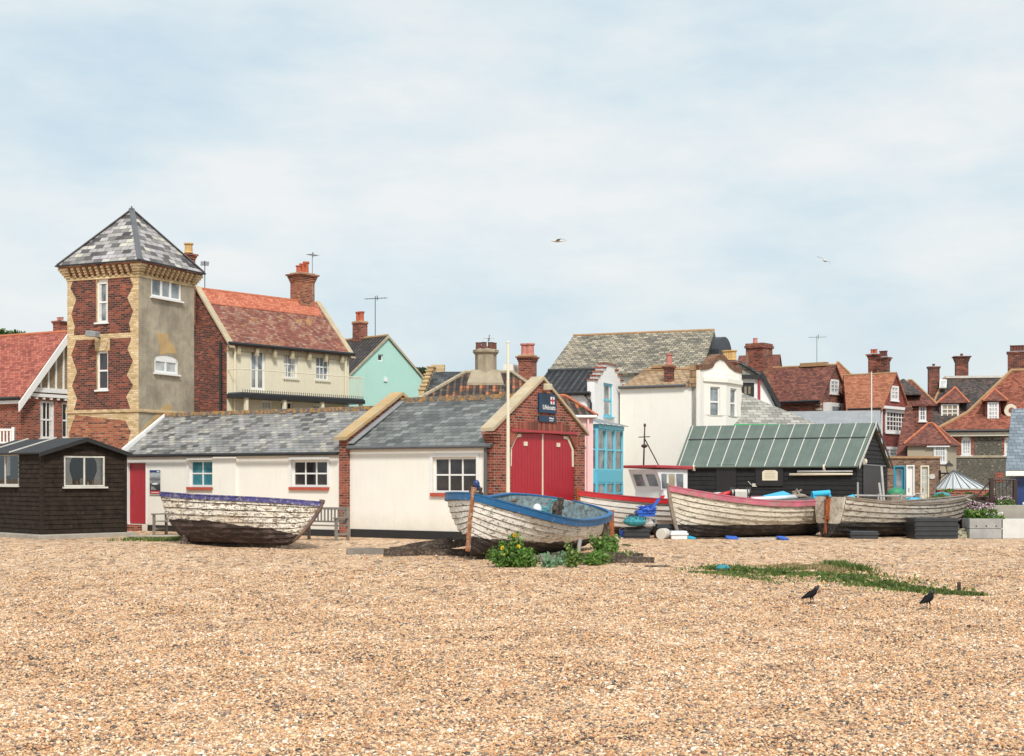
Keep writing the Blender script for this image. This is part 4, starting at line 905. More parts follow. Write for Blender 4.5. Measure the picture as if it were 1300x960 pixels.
# ochre patch on the rendered wall, sloped scar of old roof
pp=[(199,423),(214,424),(214,432),(222,440),(224,449),(211,448.5),(203,451),(203,440)]
mb=MB(); RWt.face(mb,[RWt.hit(x,y,.006) for x,y in reversed(pp)],[],.006,0,edge=.006); mb.build('render_patch',cement_ochre,b.root)
pp=[(176.5,549),(212,512),(219,516),(214,523),(176.5,560)]
mb=MB(); RWt.face(mb,[RWt.hit(x,y,.012) for x,y in reversed(pp)],[],.012,0,edge=.012); mb.build('render_fillet',cement_ochre,b.root)
# corbel table
mb=MB(); mr=MB(); zc0=LWt.hit(176,351)[1]
for lv in range(4):
    g=.0+.05*lv; mr.box(-T-g+.02,g-.02,-g+.02,T+g-.02,zc0+.10+.085*lv,zc0+.10+.085*(lv+1))
mb.box(-T-.03,.03,-.03,T+.03,zc0-.0,zc0+.098)
for side in (0,1):
    Wx=(LWt,RWt)[side]; n=12
    for k in range(n):
        c=T*(k+.5)/n
        for lv in range(4):
            g=.05*lv+.05; hw=.048+(.004*lv); Wx.box(mb,c-hw,c+hw,zc0+.10+.085*lv+.002,zc0+.10+.085*(lv+1)-.004,.0,g+.03)
for x,y in ((-T,0),(0,0),(0,T)):
    for lv in range(4): g=.05*lv+.085; mb.box(x-g if x<0 else x-.16,x+.16 if x<0 else x+g,y-g if y<=0 else y-.16,y+.16 if y<=0 else y+g,zc0+.102+.085*lv,zc0+.10+.085*(lv+1)-.003)
mr.box(-T-.22,.22,-.22,T+.22,zc0+.442,zc0+.50); mr.build('cornice_course',brick_orange,b.root); mb.build('corbel_table',brick_yellow,b.root)
zr0=zc0+.10+.34+.06; za=b.z(165,266,T/2)
ov=.27; hip_roof(b,-T,0,0,T,zr0+.05,-T/2,-T/2,za,slate_tower,eo=ov,th=.06)
mb=MB(); ap=Vector((-T/2,T/2,za))
for x,y in ((-T-ov,-ov),(ov,-ov),(ov,T+ov),(-T-ov,T+ov)):
    c=Vector((x,y,zr0+.05)); d=(ap-c).normalized(); s=d.cross(Vector((0,0,1))).normalized()*.10; u=Vector((0,0,.045)); mb.prism([c-s,c+s,ap+s,ap-s],u)
mb.build('lead_hip',lead,b.root)
mb=MB(); mb.tube(ap,ap+Vector((0,0,.12)),.05,.02); mb.build('finial',lead,b.root)
mb=MB(); g=ov+.02; mb.box(-T-g,g,-g-.04,-g,zr0-.0,zr0+.05); mb.box(g,g+.04,-g,T+g,zr0,zr0+.05); mb.build('gutter',black_paint,b.root)
# lamp on tower
s_,z_=LWt.hit(127,428); t=thing('wall_lamp','grey floodlight bracketed on tower brickwork between its two tall windows','lamp',b.M@LWt.pt(s_,z_,0),b.a)
MB().tube((0,0,-.05),(0,-.35,.05),.03).build('bracket',iron_black,t)
MB().hexa([(-.26,-.5,0),(.2,-.5,-.05),(.2,-.25,-.05),(-.26,-.25,0),(-.22,-.52,.2),(.22,-.5,.14),(.2,-.22,.16),(-.2,-.24,.22)]).build('lamp_housing',lead_pale,t,bevel=.02)

# ================================================================== RED HOUSE far left
b=Bld('red_house','red brick house with red tiled roof and half timbered gable, behind the tower','house',26,60,-30)
w=2.4; ze=b.z(26,499); GW=b.W((0,0),(0,2*w)); zr=GW.hit(81,419)[1]; L0=5.5
FW=b.W((-L0,0),(0,0))
window(GW,51,509,69.7,557,2,2,white_paint,glass_dark,white_paint,fw=.09,bw=.05,mid=.07,curtain=lace)
window(GW,79,511,93,557,2,2,white_paint,glass_dark,white_paint,fw=.09,bw=.05,mid=.07)
gable_house(b,-L0,0,w,ze,zr,brick_red,tile_red,front=FW,right=GW,eo=.2,vo=.25,cap=ridge_red,th=.08)
zb=GW.hit(50,494)[1]; k=(zr-ze)/w
gt=lambda s: ze+(zr-ze)*(1-abs(s-w)/w)
mb=MB(); z0=zb; xs0=(z0-ze)/k; mb.prism([GW.pt(xs0,z0,.02),GW.pt(2*w-xs0,z0,.02),GW.pt(w,zr-.05,.02)],GW.pt(0,0,.04)-GW.pt(0,0,.02)); mb.build('gable_infill',pebbledash,b.root)
mb=MB(); GW.box(mb,.25,2*w-.25,z0-.14,z0+.06,.045,.12)
for q in np.arange(.62,2*w-.4,.42):
    if gt(q)-.3>z0+.1: GW.box(mb,q-.04,q+.04,z0+.06,gt(q)-.25,.042,.08)
mb.build('timber_stud',white_paint,b.root)
mb=MB(); GW.box(mb,.1,2*w-.1,z0-.34,z0-.20,.0,.12)
for q in np.arange(.4,2*w-.2,.40): GW.box(mb,q-.06,q+.06,z0-.44,z0-.345,.0,.10)
mb.build('dentil_band',white_paint,b.root)
mb=MB(); zr,ze=b.zr,b.ze
for s_ in (-1,1): mb.prism([(.28,w,zr+.12),(.28,w+s_*(w+.35),ze-k*.35+.10),(.28,w+s_*(w+.35),ze-k*.35-.28),(.28,w,zr-.30)],(.06,0,0))
mb.build('bargeboard',white_paint,b.root)
gutter(b,(-L0,-.28,ze-.12),(.2,-.28,ze-.12),black_paint,.07)
mb=MB(); mb.box(-L0,.15,-.2,-.0,ze-.34,ze-.2); mb.build('fascia',white_paint,b.root)
chimney(b,67,86,407,w+1.2,zr-1.2,brick_red,pots=2,potm=pot_pink,ph=.12,corb=2)
# white balcony railing in front
t=thing('white_railing','white slatted balcony railing in front of red brick house at left edge','railing',G(-8,54)); zt=CH+60*54/F; zb=CH+42*54/F
mb=MB(); X1=(18+8)/F*54; mb.box(-.6,X1,-.04,.04,zt-.06,zt+.02); mb.box(-.6,X1,-.03,.03,zb,zb+.06)
for q in np.arange(-.55,X1,.13): mb.box(q,q+.05,-.02,.02,zb+.061,zt-.061)
mb.box(X1-.08,X1+.02,-.06,.06,zb-.1,zt+.08); mb.build('balustrade',white_paint,t)
mb=MB(); mb.box(-.6,X1,-.1,1.0,zb-.25,zb-.05); mb.build('deck',white_paint,t)
mb=MB(); mb.box(X1-.12,X1-.02,0,.1,0,zb-.25); mb.box(-.5,-.4,0,.1,0,zb-.25); mb.build('post',white_paint,t)

# ================================================================== CREAM HOUSE
b=Bld('cream_house','cream rendered house with balcony, mossy red tile roof and dark brick side','house',288,60,50)
w=2.05; Lc=b.u(443); ze=b.z(300,432); LG=b.W((0,2*w),(0,0)); FW=b.W((0,0),(Lc,0)); zr=b.z(250,364,w); rb=b.u(404,w)
window(FW,318,440,337,495.5,2,1,white_paint,glass_grey,None,fw=.12,bw=.14)
window(FW,360,445,378,480.5,3,2,white_paint,glass_grey,cream_wall,fw=.08,bw=.035,mid=.07,curtain=lace)
window(FW,401,449,418,483,3,2,white_paint,glass_grey,cream_wall,fw=.08,bw=.035,mid=.07)
window(FW,333,509,346,528,3,2,white_paint,glass_pale,None,fw=.07,bw=.035)
window(FW,356,510,372,530,3,2,white_paint,glass_dark,None,fw=.07,bw=.035,surround=cream_wall)
window(FW,398,514,412,532,3,2,white_paint,glass_grey,None,fw=.07,bw=.035)
gable_house(b,0,Lc,w,ze,zr,cream_wall,tile_mossy,front=FW,left=LG,wml=brick_dark,wmr=cream_wall,eo=.22,vo=.04,ur=(0,rb),cap=ridge_red,th=.09)
ze,zr=b.ze,b.zr
k=(zr-ze)/w; y1=w*.68
pz=lambda y: ze+k*y+b.top+.03
slab(b,[(.1,y1,pz(y1)),(b.u(404,w)*y1/w+Lc*(1-y1/w)-.3,y1,pz(y1)),(rb-.2,w,pz(w)),(.1,w,pz(w))],tile_new,.02,name='roof_patch')
def cope2(b,x0,x1,p,q,mat,x0b=None,t=.12,wd=.28,name='coping'):
    mb=MB(); p=Vector(p); q=Vector(q); n=9
    for k in range(n):
        a=p.lerp(q,k/n); c=p.lerp(q,(k+.985)/n); s=Vector((wd/2,0,0)); u=Vector((0,0,t)); mb.hexa([a-s,a+s,c+s,c-s,a-s+u,a+s+u,c+s+u,c-s+u])
    return mb.build(name,mat,b.root)
cope2(b,0,0,(0.05,-.3,ze-k*.3+.1),(0.05,w,zr+.12),coping); cope2(b,0,0,(0.05,2*w+.3,ze-k*.3+.1),(0.05,w,zr+.12),coping)
cope2(b,0,0,(Lc,-.3,ze-k*.3+.1),(rb,w,zr+.12),coping); 
mb=MB(); mb.box(.0,Lc,-.10,0,ze-.34,ze-.12)
mb2=MB()
for q in np.arange(.4,Lc,1.0): MB().box(q,q+.16,-.24,-.1,ze-.5,ze-.16).build('bracket',stone_cap,b.root)
mb.build('eaves_band',stone_cap,b.root)
gutter(b,(-.1,-.28,ze-.06),(Lc+.1,-.28,ze-.06),black_paint,.08)
mb=MB(); mb.tube((.35,-.1,0),(.35,-.1,ze-.2),.05); mb.tube((Lc-.3,-.1,0),(Lc-.3,-.1,ze-.2),.05); mb.build('downpipe',cream_wall,b.root)
mb=MB(); mb.tube((-.06,.35,0),(-.06,.35,ze),.06); mb.build('soil_pipe',black_paint,b.root)
# balcony
zb=b.z(304,497,-.8); mb=MB(); mb.box(0.0,Lc+.12,-.95,0,zb-.26,zb-.08); mb.build('balcony_canopy',black_paint,b.root)
mb=MB(); mb.box(0.05,Lc+.08,-.9,0,zb-.08,zb-.02); mb.build('balcony_deck',lead,b.root)
mb=MB(); zt=zb+.95
mb.tube((.05,-.85,zt),(Lc+.06,-.85,zt),.02); mb.tube((.05,-.85,zb+.08),(Lc+.06,-.85,zb+.08),.015); mb.tube((Lc+.06,-.85,zt),(Lc+.06,0,zt),.02); mb.tube((.05,-.85,zt),(.05,0,zt),.02)
for q in np.arange(.05,Lc+.08,.13): mb.tube((q,-.85,zb),(q,-.85,zt),.009,n=4,cap=False)
for q in np.arange(-.85,0,.13): mb.tube((Lc+.06,q,zb),(Lc+.06,q,zt),.009,n=4,cap=False)
mb.build('balcony_railing',pole_paint,b.root)
mb=MB()
for q in np.arange(.1,Lc+.08,.12): mb.tube((q,-.93,zb-.1),(q,-.93,zb+.10),.012,n=4)
mb.build('canopy_teeth',iron_black,b.root)
mb=MB(); 
for q in (.3,2.4,4.6,Lc-.1): mb.box(q,q+.14,-.88,-.74,0,zb-.26)
mb.build('veranda_post',cream_wall,b.root)
c,(u_,v_,z_)=chimney(b,367,401,348,w+.1,zr-1.3,brick_orange,pots=3,potm=terracotta,capm=stone_cap,ph=.46,pr=.15,corb=5,dep=.8,stag=.25)
aerial(b,u_+.3,v_-.35,z_-1.2,2.2,steel,w=.25)
c,(u_,v_,z_)=chimney(b,230,249,322,w,zr-1.5,brick_red,pots=1,potm=pot_yel,ph=.42,pr=.2,corb=3)
aerial(b,.9,w+.6,zr-.3,1.75,iron_black,w=.55,dirn=(.6,.8))

# ================================================================== MINT HOUSE
b=Bld('mint_house','pale mint green gabled house with dark pantile roof behind the long store','house',441,68,-45)
w=2.5; RW=b.W((0,0),(0,2*w)); zr=RW.hit(490,424)[1]; ze=RW.hit(543,483)[1]
window(RW,480,450,486.5,458.5,1,1,white_paint,glass_dark,None,fw=.05)
gable_house(b,-4.5,0,w,ze,zr,mint_wall,pan_brown,right=RW,eo=.12,vo=.05,cap=ridge_tan)
mb=MB(); s_,z_=RW.hit(489,482); RW.box(mb,s_-.1,s_+.1,z_-.1,z_+.1,.005,.06); mb.build('vent',white_paint,b.root)
ze,zr=b.ze,b.zr; k=(zr-ze)/w; mb=MB()
for s_ in (-1,1): mb.prism([(.06,w,zr+.12),(.06,w+s_*(w+.1),ze-k*.1+.10),(.06,w+s_*(w+.1),ze-k*.1-.02),(.06,w,zr-.02)],(.04,0,0))
mb.build('verge',stone_cap,b.root)
c,(u_,v_,z_)=chimney(b,446,468,409,w,zr-1.0,brick_red,pots=2,potm=terracotta,capm=coping_or,ph=.5,pr=.15,corb=1,dep=.7)
aerial(b,u_+1.2,v_,z_-1.2,2.4,iron_black,w=.55,dirn=(.7,.3))
MB().box(-4.8,-3.5,.8,2*w,ze-.2,zr-.75).build('parapet',stone_cap,b.root)
# white terrace piece right of the mint gable and ochre stepped parapet building
# ================================================================== STEPPED PARAPET HOUSE + PANTILE HOUSE (behind lifeboat ridge)
b=Bld('small_slate_house','small dark slate roof with ochre stepped parapet between mint gable and pantile roof','house',535,60,-8)
u1=b.u(590); ze=b.z(540,502); zr=b.z(570,472,2.0)
gable_house(b,0,u1,2.0,ze,zr,beige_wall,slate_dark,eo=.1,vo=.0)
mb=MB(); n=7
for k in range(n):
    y=-.2+2.2*k/n; z=ze-.1+(zr-ze+.15)*(k+1)/n; mb.box(-.08,.16,y,2.2 if k==n-1 else y+2.2/n-.003,ze-1,z+.12)
mb.box(-.0,.55,2.2,2.5,ze,zr+.33); mb.build('stepped_parapet',brick_yellow,b.root)
mb=MB()
for k in range(n):
    y=-.2+2.2*k/n; z=ze-.1+(zr-ze+.15)*(k+1)/n; mb.box(-.12,.2,y-.04,(2.2 if k==n-1 else y+2.2/n)+.03,z+.121,z+.18)
mb.build('coping',coping_or,b.root)
b=Bld('pantile_house','old orange and black pantile hipped roof with fat octagonal cement chimney','house',548,55,0)
u0,u1=b.u(537),b.u(694); vm=2.6; ze=b.z(600,507,0); zr=b.z(610,473,vm); D=5.2
for a,c in (((u0,0),(u1,0)),((u1,0),(u1,D)),((u1,D),(u0,D)),((u0,D),(u0,0))): Wx=b.W(a,c); Wx.build(rect_loop(0,Wx.len,0,ze),cream_wall)
hip_roof(b,u0,u1,0,D,ze,b.u(591,vm),b.u(650,vm),zr,pan_old,cap=stone_cap,eo=.15,capr=.08)
c,(u_,v_,z_)=chimney(b,600.5,633,443,vm-.5,zr-1.2,cement_pale,pots=0,capm=pot_dark,oct_=True)
mb=MB()
for k in range(7): a=k*.9; mb.lathe((u_+.33*math.cos(a),v_+.33*math.sin(a),z_+.0),[(.11,0),(.10,.2),(.12,.24)],8)
mb.build('chimney_pots',pot_dark,c)
mb=MB(); mb.prism([(u_-.72,v_-.85,zr-.75),(u_+.72,v_-.85,zr-.75),(u_+.55,v_-.35,zr-.2),(u_-.55,v_-.35,zr-.2)],(0,.02,.25)); mb.build('mortar_flashing',cement_pale,c)
aerial(b,u_+.1,v_,z_,.45,steel,w=.2)

# ================================================================== WHITE STEPPED GABLE HOUSE with blue bay
b=Bld('white_stepped_gable_house','narrow white house with stepped gable, black pantile roof and sky blue bay window','house',751,55,-22)
w=1.95; ze=b.z(740,498); u0=b.u(674); RW=b.W((0,0),(0,2*w)); zr=b.z(700,468,w)
window(RW,762.5,487,774.5,529,1,2,blue_frame,glass_grey,blue_frame,fw=.09,mid=.08,curtain=lace,rec=.05)
st=[]; n=5; zt=RW.hit(768,463)[1]; zb=RW.hit(753,489)[1]; zz=[zb+(zt-zb)*(k+1)/n for k in range(n)]
sA=[.0,.32,.64,.98,1.36]; poly=[(0,0),(RW.len,0),(RW.len,zz[0])]
for k in range(1,n): poly+=[(RW.len-sA[k],zz[k-1]),(RW.len-sA[k],zz[k])]
for k in reversed(range(1,n)): poly+=[(sA[k],zz[k]),(sA[k],zz[k-1])]
poly+=[(0,zz[0])]
mb=MB(); RW.face(mb,poly,RW.holes,.12,.14,edge=.3); 
RW2=poly
gable_house(b,u0,-.02,w,ze,zr,white_wall2,pan_black,eo=.12,vo=0,cap=ridge_dark)
mb.build('stepped_gable',white_wall2,b.root)
mb=MB()
for k in range(n):
    a=sA[k]; z=zz[k]; c=sA[k+1] if k<n-1 else RW.len/2
    for q0,q1 in ((a-.05,c+.02),(RW.len-c-.02,RW.len-a+.05)): RW.box(mb,q0,q1,z,z+.06,-.2,.17)
mb.build('brick_coping',brick_red,b.root)
gutter(b,(u0,-.2,ze-.04),(0,-.2,ze-.04),black_paint,.06)
mb=MB(); mb.path([(-.25,-.12,ze-.1),(-.05,-.12,ze-.3),(.02,-.12,ze-.45),(.02,-.12,0)],.045); q=RW.hit(788,520)[0]; p0=RW.pt(2*w-.15,0,.2); p1=RW.pt(2*w-.15,RW.hit(788,500)[1],.2); mb.tube(p0,p1,.045); mb.build('downpipe',black_paint,b.root)
# move window assembly out to the gable face
for o in list(COL.objects):
    if o.parent==b.root and o.name.startswith('window'): o.location=(RW.n.x*.12,RW.n.y*.12,0)
# bay
BW=b.W((.85,.15),(.85,3.1)); 
def bay_z(py): return BW.hit(775,py)[1]
s0=BW.hit(757.5)[0]; s1=BW.hit(790)[0]; y0=.15+s0; y1=min(.15+s1,2*w-.1)
ang=.35; pts=[(.12,y0-.12),(.88,y0),(.88,y1),(.12,y1+.12)]
zt,zb,zc=bay_z(545),bay_z(592),bay_z(604); 
def bayface(p,q,bld,ncol,root):
    Wb=Wall(bld,p,q); mbf=MB(); L_=Wb.len
    for (za,zz_,pan) in ((zc+.02,zt,1),(0.55,zc-.28,2)):
        pass
    return Wb
bay=MB(); bay.prism([(x,y,0) for x,y in pts],(0,0,.45)); bay.prism([(x,y,zc-.25) for x,y in pts],(0,0,.45)); bay.prism([(x*1.0+(.05 if x>.2 else 0),y,zt-.02) for x,y in pts],(0,0,.16))
bo=bay.build('bay_window',blue_frame,b.root)
for p,q,nc in ((pts[0],pts[1],1),(pts[1],pts[2],3)):
    Wb=Wall(b,p,q)
    for za,zz_,r_ in ((zc+.2,zt-.02,2),(.45,zc-.25,2)):
        mbf=MB(); gl=MB(); Wb.box(gl,.05,Wb.len-.05,za,zz_,-.08,-.05)
        for k in range(nc+1):
            c=Wb.len*k/nc; c0=max(0,c-.07); c1=min(Wb.len,c+.07); Wb.box(mbf,c0,c1,za,zz_,-.1,.012)
        for k in range(nc):
            a=Wb.len*k/nc+.07; c=Wb.len*(k+1)/nc-.07
            for zq in ((za+zz_)/2 if za>1 else za+(zz_-za)*.62,): Wb.box(mbf,a,c,zq-.03,zq+.03,-.08,-.01)
            Wb.box(mbf,a,c,za,za+.06,-.08,-.01); Wb.box(mbf,a,c,zz_-.06,zz_,-.08,-.01)
        fo=mbf.build('bay_frame',blue_pale if za>1 else blue_frame,bo); gl.build('pane',glass_grey,fo)
zr2=bay_z(531); cx,cy=.0,(y0+y1)/2
rp=[Vector((x*1.2 if x>.2 else x,y+(-.12 if y<cy else .12),zt+.14)) for x,y in pts]; ap=[Vector((.12,cy-.5,zr2)),Vector((.12,cy+.5,zr2))]
mb=MB(); mb.poly([rp[0],rp[1],ap[0]]); mb.poly([rp[1],rp[2],ap[1],ap[0]]); mb.poly([rp[2],rp[3],ap[1]]); ro=mb.build('bay_roof',zinc,bo)
mb=MB()
for k in range(6):
    t=k/5; mb.tube(rp[1].lerp(rp[2],t)+Vector((0,0,.01)),ap[0].lerp(ap[1],t)+Vector((0,0,.01)),.02,n=5)
mb.build('roof_roll',lead_pale,ro)
chimney(b,656.5,683,452,w+1.6,zr-1.6,brick_red,pots=2,potm=pot_pink,capm=coping_or,ph=.5,pr=.2,corb=3)
mb=MB(); uu=b.u(648,w+1.6); mb.box(uu-.25,uu+.2,w+1.4,w+2,zr-1,zr+.35); mb.build('rendered_stack',white_wall,b.root)

# ================================================================== PINK HOUSE
b=Bld('pink_house','small pink rendered house with old pantile hip, squeezed behind the lifeboat gable','house',753,50.5,8)
u0=b.u(694); zeP=b.z(745,528); Dp=3.0
RW=b.W((0,0),(0,Dp)); FWp=b.W((u0,0),(0,0)); FWp.build(rect_loop(0,FWp.len,0,zeP),pink_wall)
for a,c in (((0,0),(0,Dp)),((0,Dp),(u0,Dp)),((u0,Dp),(u0,0))): Wx=b.W(a,c); Wx.build(rect_loop(0,Wx.len,0,zeP),pink_wall)
hip_roof(b,u0,0,0,Dp,zeP,u0+.6,b.u(718,1.5),b.z(714,503,1.5),pan_old,cap=ridge_red,eo=.12,capr=.06)
mb=MB(); mb.tube((-.2,-.1,0),(-.2,-.1,zeP-.1),.04); mb.tube((-.45,-.1,0),(-.45,-.1,zeP-.4),.03); mb.build('downpipe',pink_wall,b.root); gutter(b,(u0,-.16,zeP-.03),(.1,-.16,zeP-.03),white_paint,.05)

# ================================================================== BIG WHITE BUILDING with curved parapet
b=Bld('curved_parapet_house','large plain white building with curved brick topped parapet and white bay','house',884,56,-30)
u0=b.u(787); w=2.3; ze=b.z(850,489); zr=b.z(870,466,w); FW=b.W((u0,0),(0,0)); RW=b.W((0,0),(0,2*w)); Ls=RW.len
zc=RW.hit(886,468)[1]
px_=[(884,470),(893,469.5),(899,467),(903,460),(909,456.5),(915,459),(921,467),(928,472),(937,474.5)]
top=[RW.hit(x,y) for x,y in px_]; top[0]=(0,top[0][1]); Le=top[-1][0]; poly=[(0,0),(Le,0)]+[(s,z) for s,z in reversed(top)]
gable_house(b,u0,-.02,w,ze,zr,white_wall,tile_tan,front=FW,eo=.1,vo=.0,cap=ridge_tan)
mb=MB(); RW.face(mb,poly,[],.16,0,edge=.36); mb.build('parapet_wall',white_wall,b.root)
mb=MB()
for p,q in zip(top[:-1],top[1:]):
    mb.prism([RW.pt(p[0],p[1],.2),RW.pt(q[0],q[1],.2),RW.pt(q[0],q[1]+.22,.2),RW.pt(p[0],p[1]+.22,.2)],RW.n.to_3d()*-.42)
mb.build('parapet_coping',m_plain('brown_tile_coping',(.15,.07,.045),.85,.4,4,.4,kind='Object',dirt=(.40,.25,.10),dirt_t=.52),b.root)
mb=MB(); mb.box(-.24,.0,-.12,.0,ze-.1,zc+.15); mb.build('parapet_end',tile_tan,b.root)
gutter(b,(u0,-.14,ze-.03),(-.4,-.14,ze-.03),lead,.05)
chimney(b,842,857,464,w*.25,ze-.3,brick_dark,pots=1,potm=pot_pink,capm=None,ph=.45,pr=.14,corb=2,dep=.8)
c,(u_,v_,z_)=chimney(b,914,938,458,2*w+.2,ze,brick_red,pots=4,potm=pot_yel,ph=.42,pr=.17,corb=2,dep=.8)
mb=MB(); q0=b.u(828,w); mb.box(q0,q0+1.0,w-.1,w+.15,zr,zr+.12); mb.build('ridge_vent',ridge_tan,b.root)
# canted white bay
sA,sB=RW.hit(889)[0],RW.hit(936)[0]; zt,zb=RW.hit(912,481)[1],RW.hit(912,536.5)[1]; mid_w=(sB-sA)
bp=[(sA,.16),(sA+mid_w*.30,.62),(sB-mid_w*.30,.62),(sB,.16)]
wp=[RW.pt(s,0,o) for s,o in bp]
bb=MB(); zbase=zb-.3
bb.prism([(p.x,p.y,zbase) for p in wp],(0,0,.3+.25))
def ext(s,k): c=(sA+sB)/2; return c+(s-c)*k
bb.prism([RW.pt(ext(s,1.06),zt-.22,o*1.12) for s,o in bp],(0,0,.18)); bb.prism([RW.pt(ext(s,1.0),zt-.04,o*.9) for s,o in bp],(0,0,.2))
bo=bb.build('bay_window',white_wall,b.root)
for i,(p,q) in enumerate(zip(wp[:-1],wp[1:])):
    Wb=Wall(b,(p.x,p.y),(q.x,q.y)); L_=Wb.len; za,zz_=zb+.25,zt-.22
    if i<2: z0,z1=RW.hit(900,530)[1],RW.hit(900,492)[1]; Wb.holes.append(rect_loop(L_*.28,L_*.72,z0,z1))
    mb=MB(); Wb.face(mb,rect_loop(0,L_,za,zz_),Wb.holes,0,.12); mb.build('bay_wall',white_wall,bo)
    if i<2:
        f=MB(); s0,s1=L_*.28,L_*.72
        for a,c in ((s0,s0+.05),(s1-.05,s1)): Wb.box(f,a,c,z0,z1,-.11,-.06)
        for a,c in ((z0,z0+.06),((z0+z1)/2-.035,(z0+z1)/2+.035),(z1-.06,z1)): Wb.box(f,s0+.05,s1-.05,a,c,-.11,-.062)
        fo=f.build('window',white_paint,bo); g=MB(); Wb.box(g,s0+.05,s1-.05,z0+.05,z1-.05,-.105,-.095); g.build('pane',glass_grey,fo)

# ================================================================== BIG SLATE ROOF HALL behind
b=Bld('slate_roof_hall','tall building behind with vast buff slate roof and round black dormer at its right','building',893,64,-22)
w=4.6; u0=b.u(694); zr=b.z(820,420.5,w); ze=b.z(820,470,0); k=(zr-ze)/w
ra,rb=b.u(728,w),b.u(907,w)
gable_house(b,u0,0,w,ze,zr,white_wall,slate_buff,eo=.3,vo=.0,ur=(ra,rb),cap=ridge_tan,th=.1,wmr=black_paint)
# lower flared slope at left
# black dormer with barrel roof
uA=rb-.5; prof=[]
mb=MB(); zd=b.z(915,446,w); ztop=b.z(912,428,w); r0=b.u(930,w)
ring=lambda x: [(x,w-1.3,zd-.3)]+[(x,w+1.3*math.cos(math.pi-t),zd+(ztop-zd)*math.sin(t)) for t in [math.pi*k/8 for k in range(9)]]+[(x,w+1.3,zd-.3)]
mb.loft([ring(uA),ring(b.u(921,w))],closed=True); mb.build('dormer',m_plain('dark_slate_hanging',(.03,.036,.045),.5,.3,4,.3),b.root)
mb=MB(); mb.prism([(b.u(893),0,ze),(b.u(893)+2.2,.3,ze-.2),(b.u(921,w),w,zd-.2),(rb-.2,w,zd)],(0,0,.1)); mb.build('side_roof',slate_grey,b.root)

# ================================================================== WHITE GABLE behind (black barge) + LOW SLATE BUILDING
b=Bld('black_barge_house','white gable with black bargeboards, small dark window and pale slate roof','house',932,62,10)
FW=b.W((0,0),(b.u(966),0)); w2=b.u(966)
zt=b.z(938,461); ze_=b.z(982,515.5); z1=b.z(960,478)
window(FW,941.5,486,957.5,504,2,1,black_paint,glass_warm,None,fw=.14,bw=.06,rec=.03)
x2=b.u(984)
Wl=b.W((0,0),(x2,0)); Wl.holes=FW.holes
Wl.build([(0,0),(x2,0),(x2,ze_),(b.u(966),z1),(0,z1)],white_wall2)
mb=MB(); Wl.face(mb,[(0,z1),(b.u(966),z1),(b.u(938)+.0,zt),(0,zt)],[],-.02,0); mb.build('slate_gable',slate_pale,b.root)
slab(b,[(b.u(966)+.1,-.15,z1+.05),(b.u(966)+.1,5,z1+.05),(b.u(938),5,zt+.1),(b.u(938),-.15,zt+.1)],slate_dark,.1)
slab(b,[(x2+.2,-.15,ze_-.05),(x2+.2,5,ze_-.05),(b.u(966)+.1,5,z1+.05),(b.u(966)+.1,-.15,z1+.05)],slate_dark,.1)
mb=MB(); mb.prism([(b.u(966)-.1,-.22,z1-.0),(x2+.15,-.22,ze_-.2),(x2+.2,-.22,ze_+.05),(b.u(966),-.22,z1+.2)],(0,.1,0)); mb.box(0,b.u(966),-.2,-.1,z1-.12,z1+.06); mb.build('bargeboard',black_paint,b.root)
mb=MB(); mb.tube((b.u(963),-.1,0),(b.u(963),-.1,z1),.05); mb.build('downpipe',red_dull,b.root)
mb=MB(); Wx=b.W((x2,0),(x2,5)); Wx.build(rect_loop(0,5,0,ze_),white_wall2)
b=Bld('low_slate_building','low building with streaky pale slate hip roof and bright green fascia','building',925,58,4)
u1=b.u(1034); ze=b.z(960,538); zr=b.z(937,497,2.6)
for a,c in (((0,0),(u1,0)),((u1,0),(u1,5)),((u1,5),(0,5)),((0,5),(0,0))): Wx=b.W(a,c); Wx.build(rect_loop(0,Wx.len,0,ze-.1),white_wall2)
hip_roof(b,0,u1,0,5.2,ze,-.2,b.u(938,2.6),zr,slate_pale,eo=.1)
mb=MB(); mb.box(-.1,u1*.62,-.18,-.12,ze-.22,ze-.02); mb.build('fascia',green_paint,b.root)
b=Bld('lead_roof_building','long low building with plain pale lead roof directly behind the green shed roof','building',992,60,-14)
u1=b.u(1117); zA=b.z(1000,522,2.2); ze=b.z(1000,545)
gable_house(b,0,u1,2.4,ze,zA,brick_red,lead_pale,eo=.1,vo=.05)

# ================================================================== BLACK SHED
b=Bld('green_roof_shed','long black weatherboarded fishing shed with green felt roof and white battens','shed',1087,50,-28)
u0=b.u(863); w=2.3; ze=b.z(1000,589); RW=b.W((0,0),(0,2*w)); zr=RW.hit(1107,537)[1]
FW=b.W((u0,0),(0,0)); ra=b.u(880,w); rb=0
gable_house(b,u0,0,w,ze,zr,black_board,green_sheet,front=FW,right=RW,eo=.16,vo=.10,ur=(ra,0),th=.05)
clap(FW,lambda s:ze-.03,.05,[],rows=.16,mat=black_board,seed=11); clap(RW,lambda s:ze+(zr-ze)*(1-abs(s-w)/w)-.04,.05,[],rows=.16,mat=black_board,seed=12)
ze,zr=b.ze,b.zr; k=(zr-ze)/w; mb=MB(); n=12
def roofpt(f,y): # f 0..1 along
    ua=u0+(ra-u0)*y/w; ub=0; return Vector((ua+(ub-ua)*f,y,ze+k*y+b.top+.004))
for q in range(n+1):
    f=(q+.0)/n; a=roofpt(min(f,.997),-.14); c=roofpt(min(f,.997),w-.03); s=Vector((.015,0,0)); mb.prism([a-s,a+s,c+s,c-s],(0,0,.02))
mb.build('roof_batten',old_white,b.root)
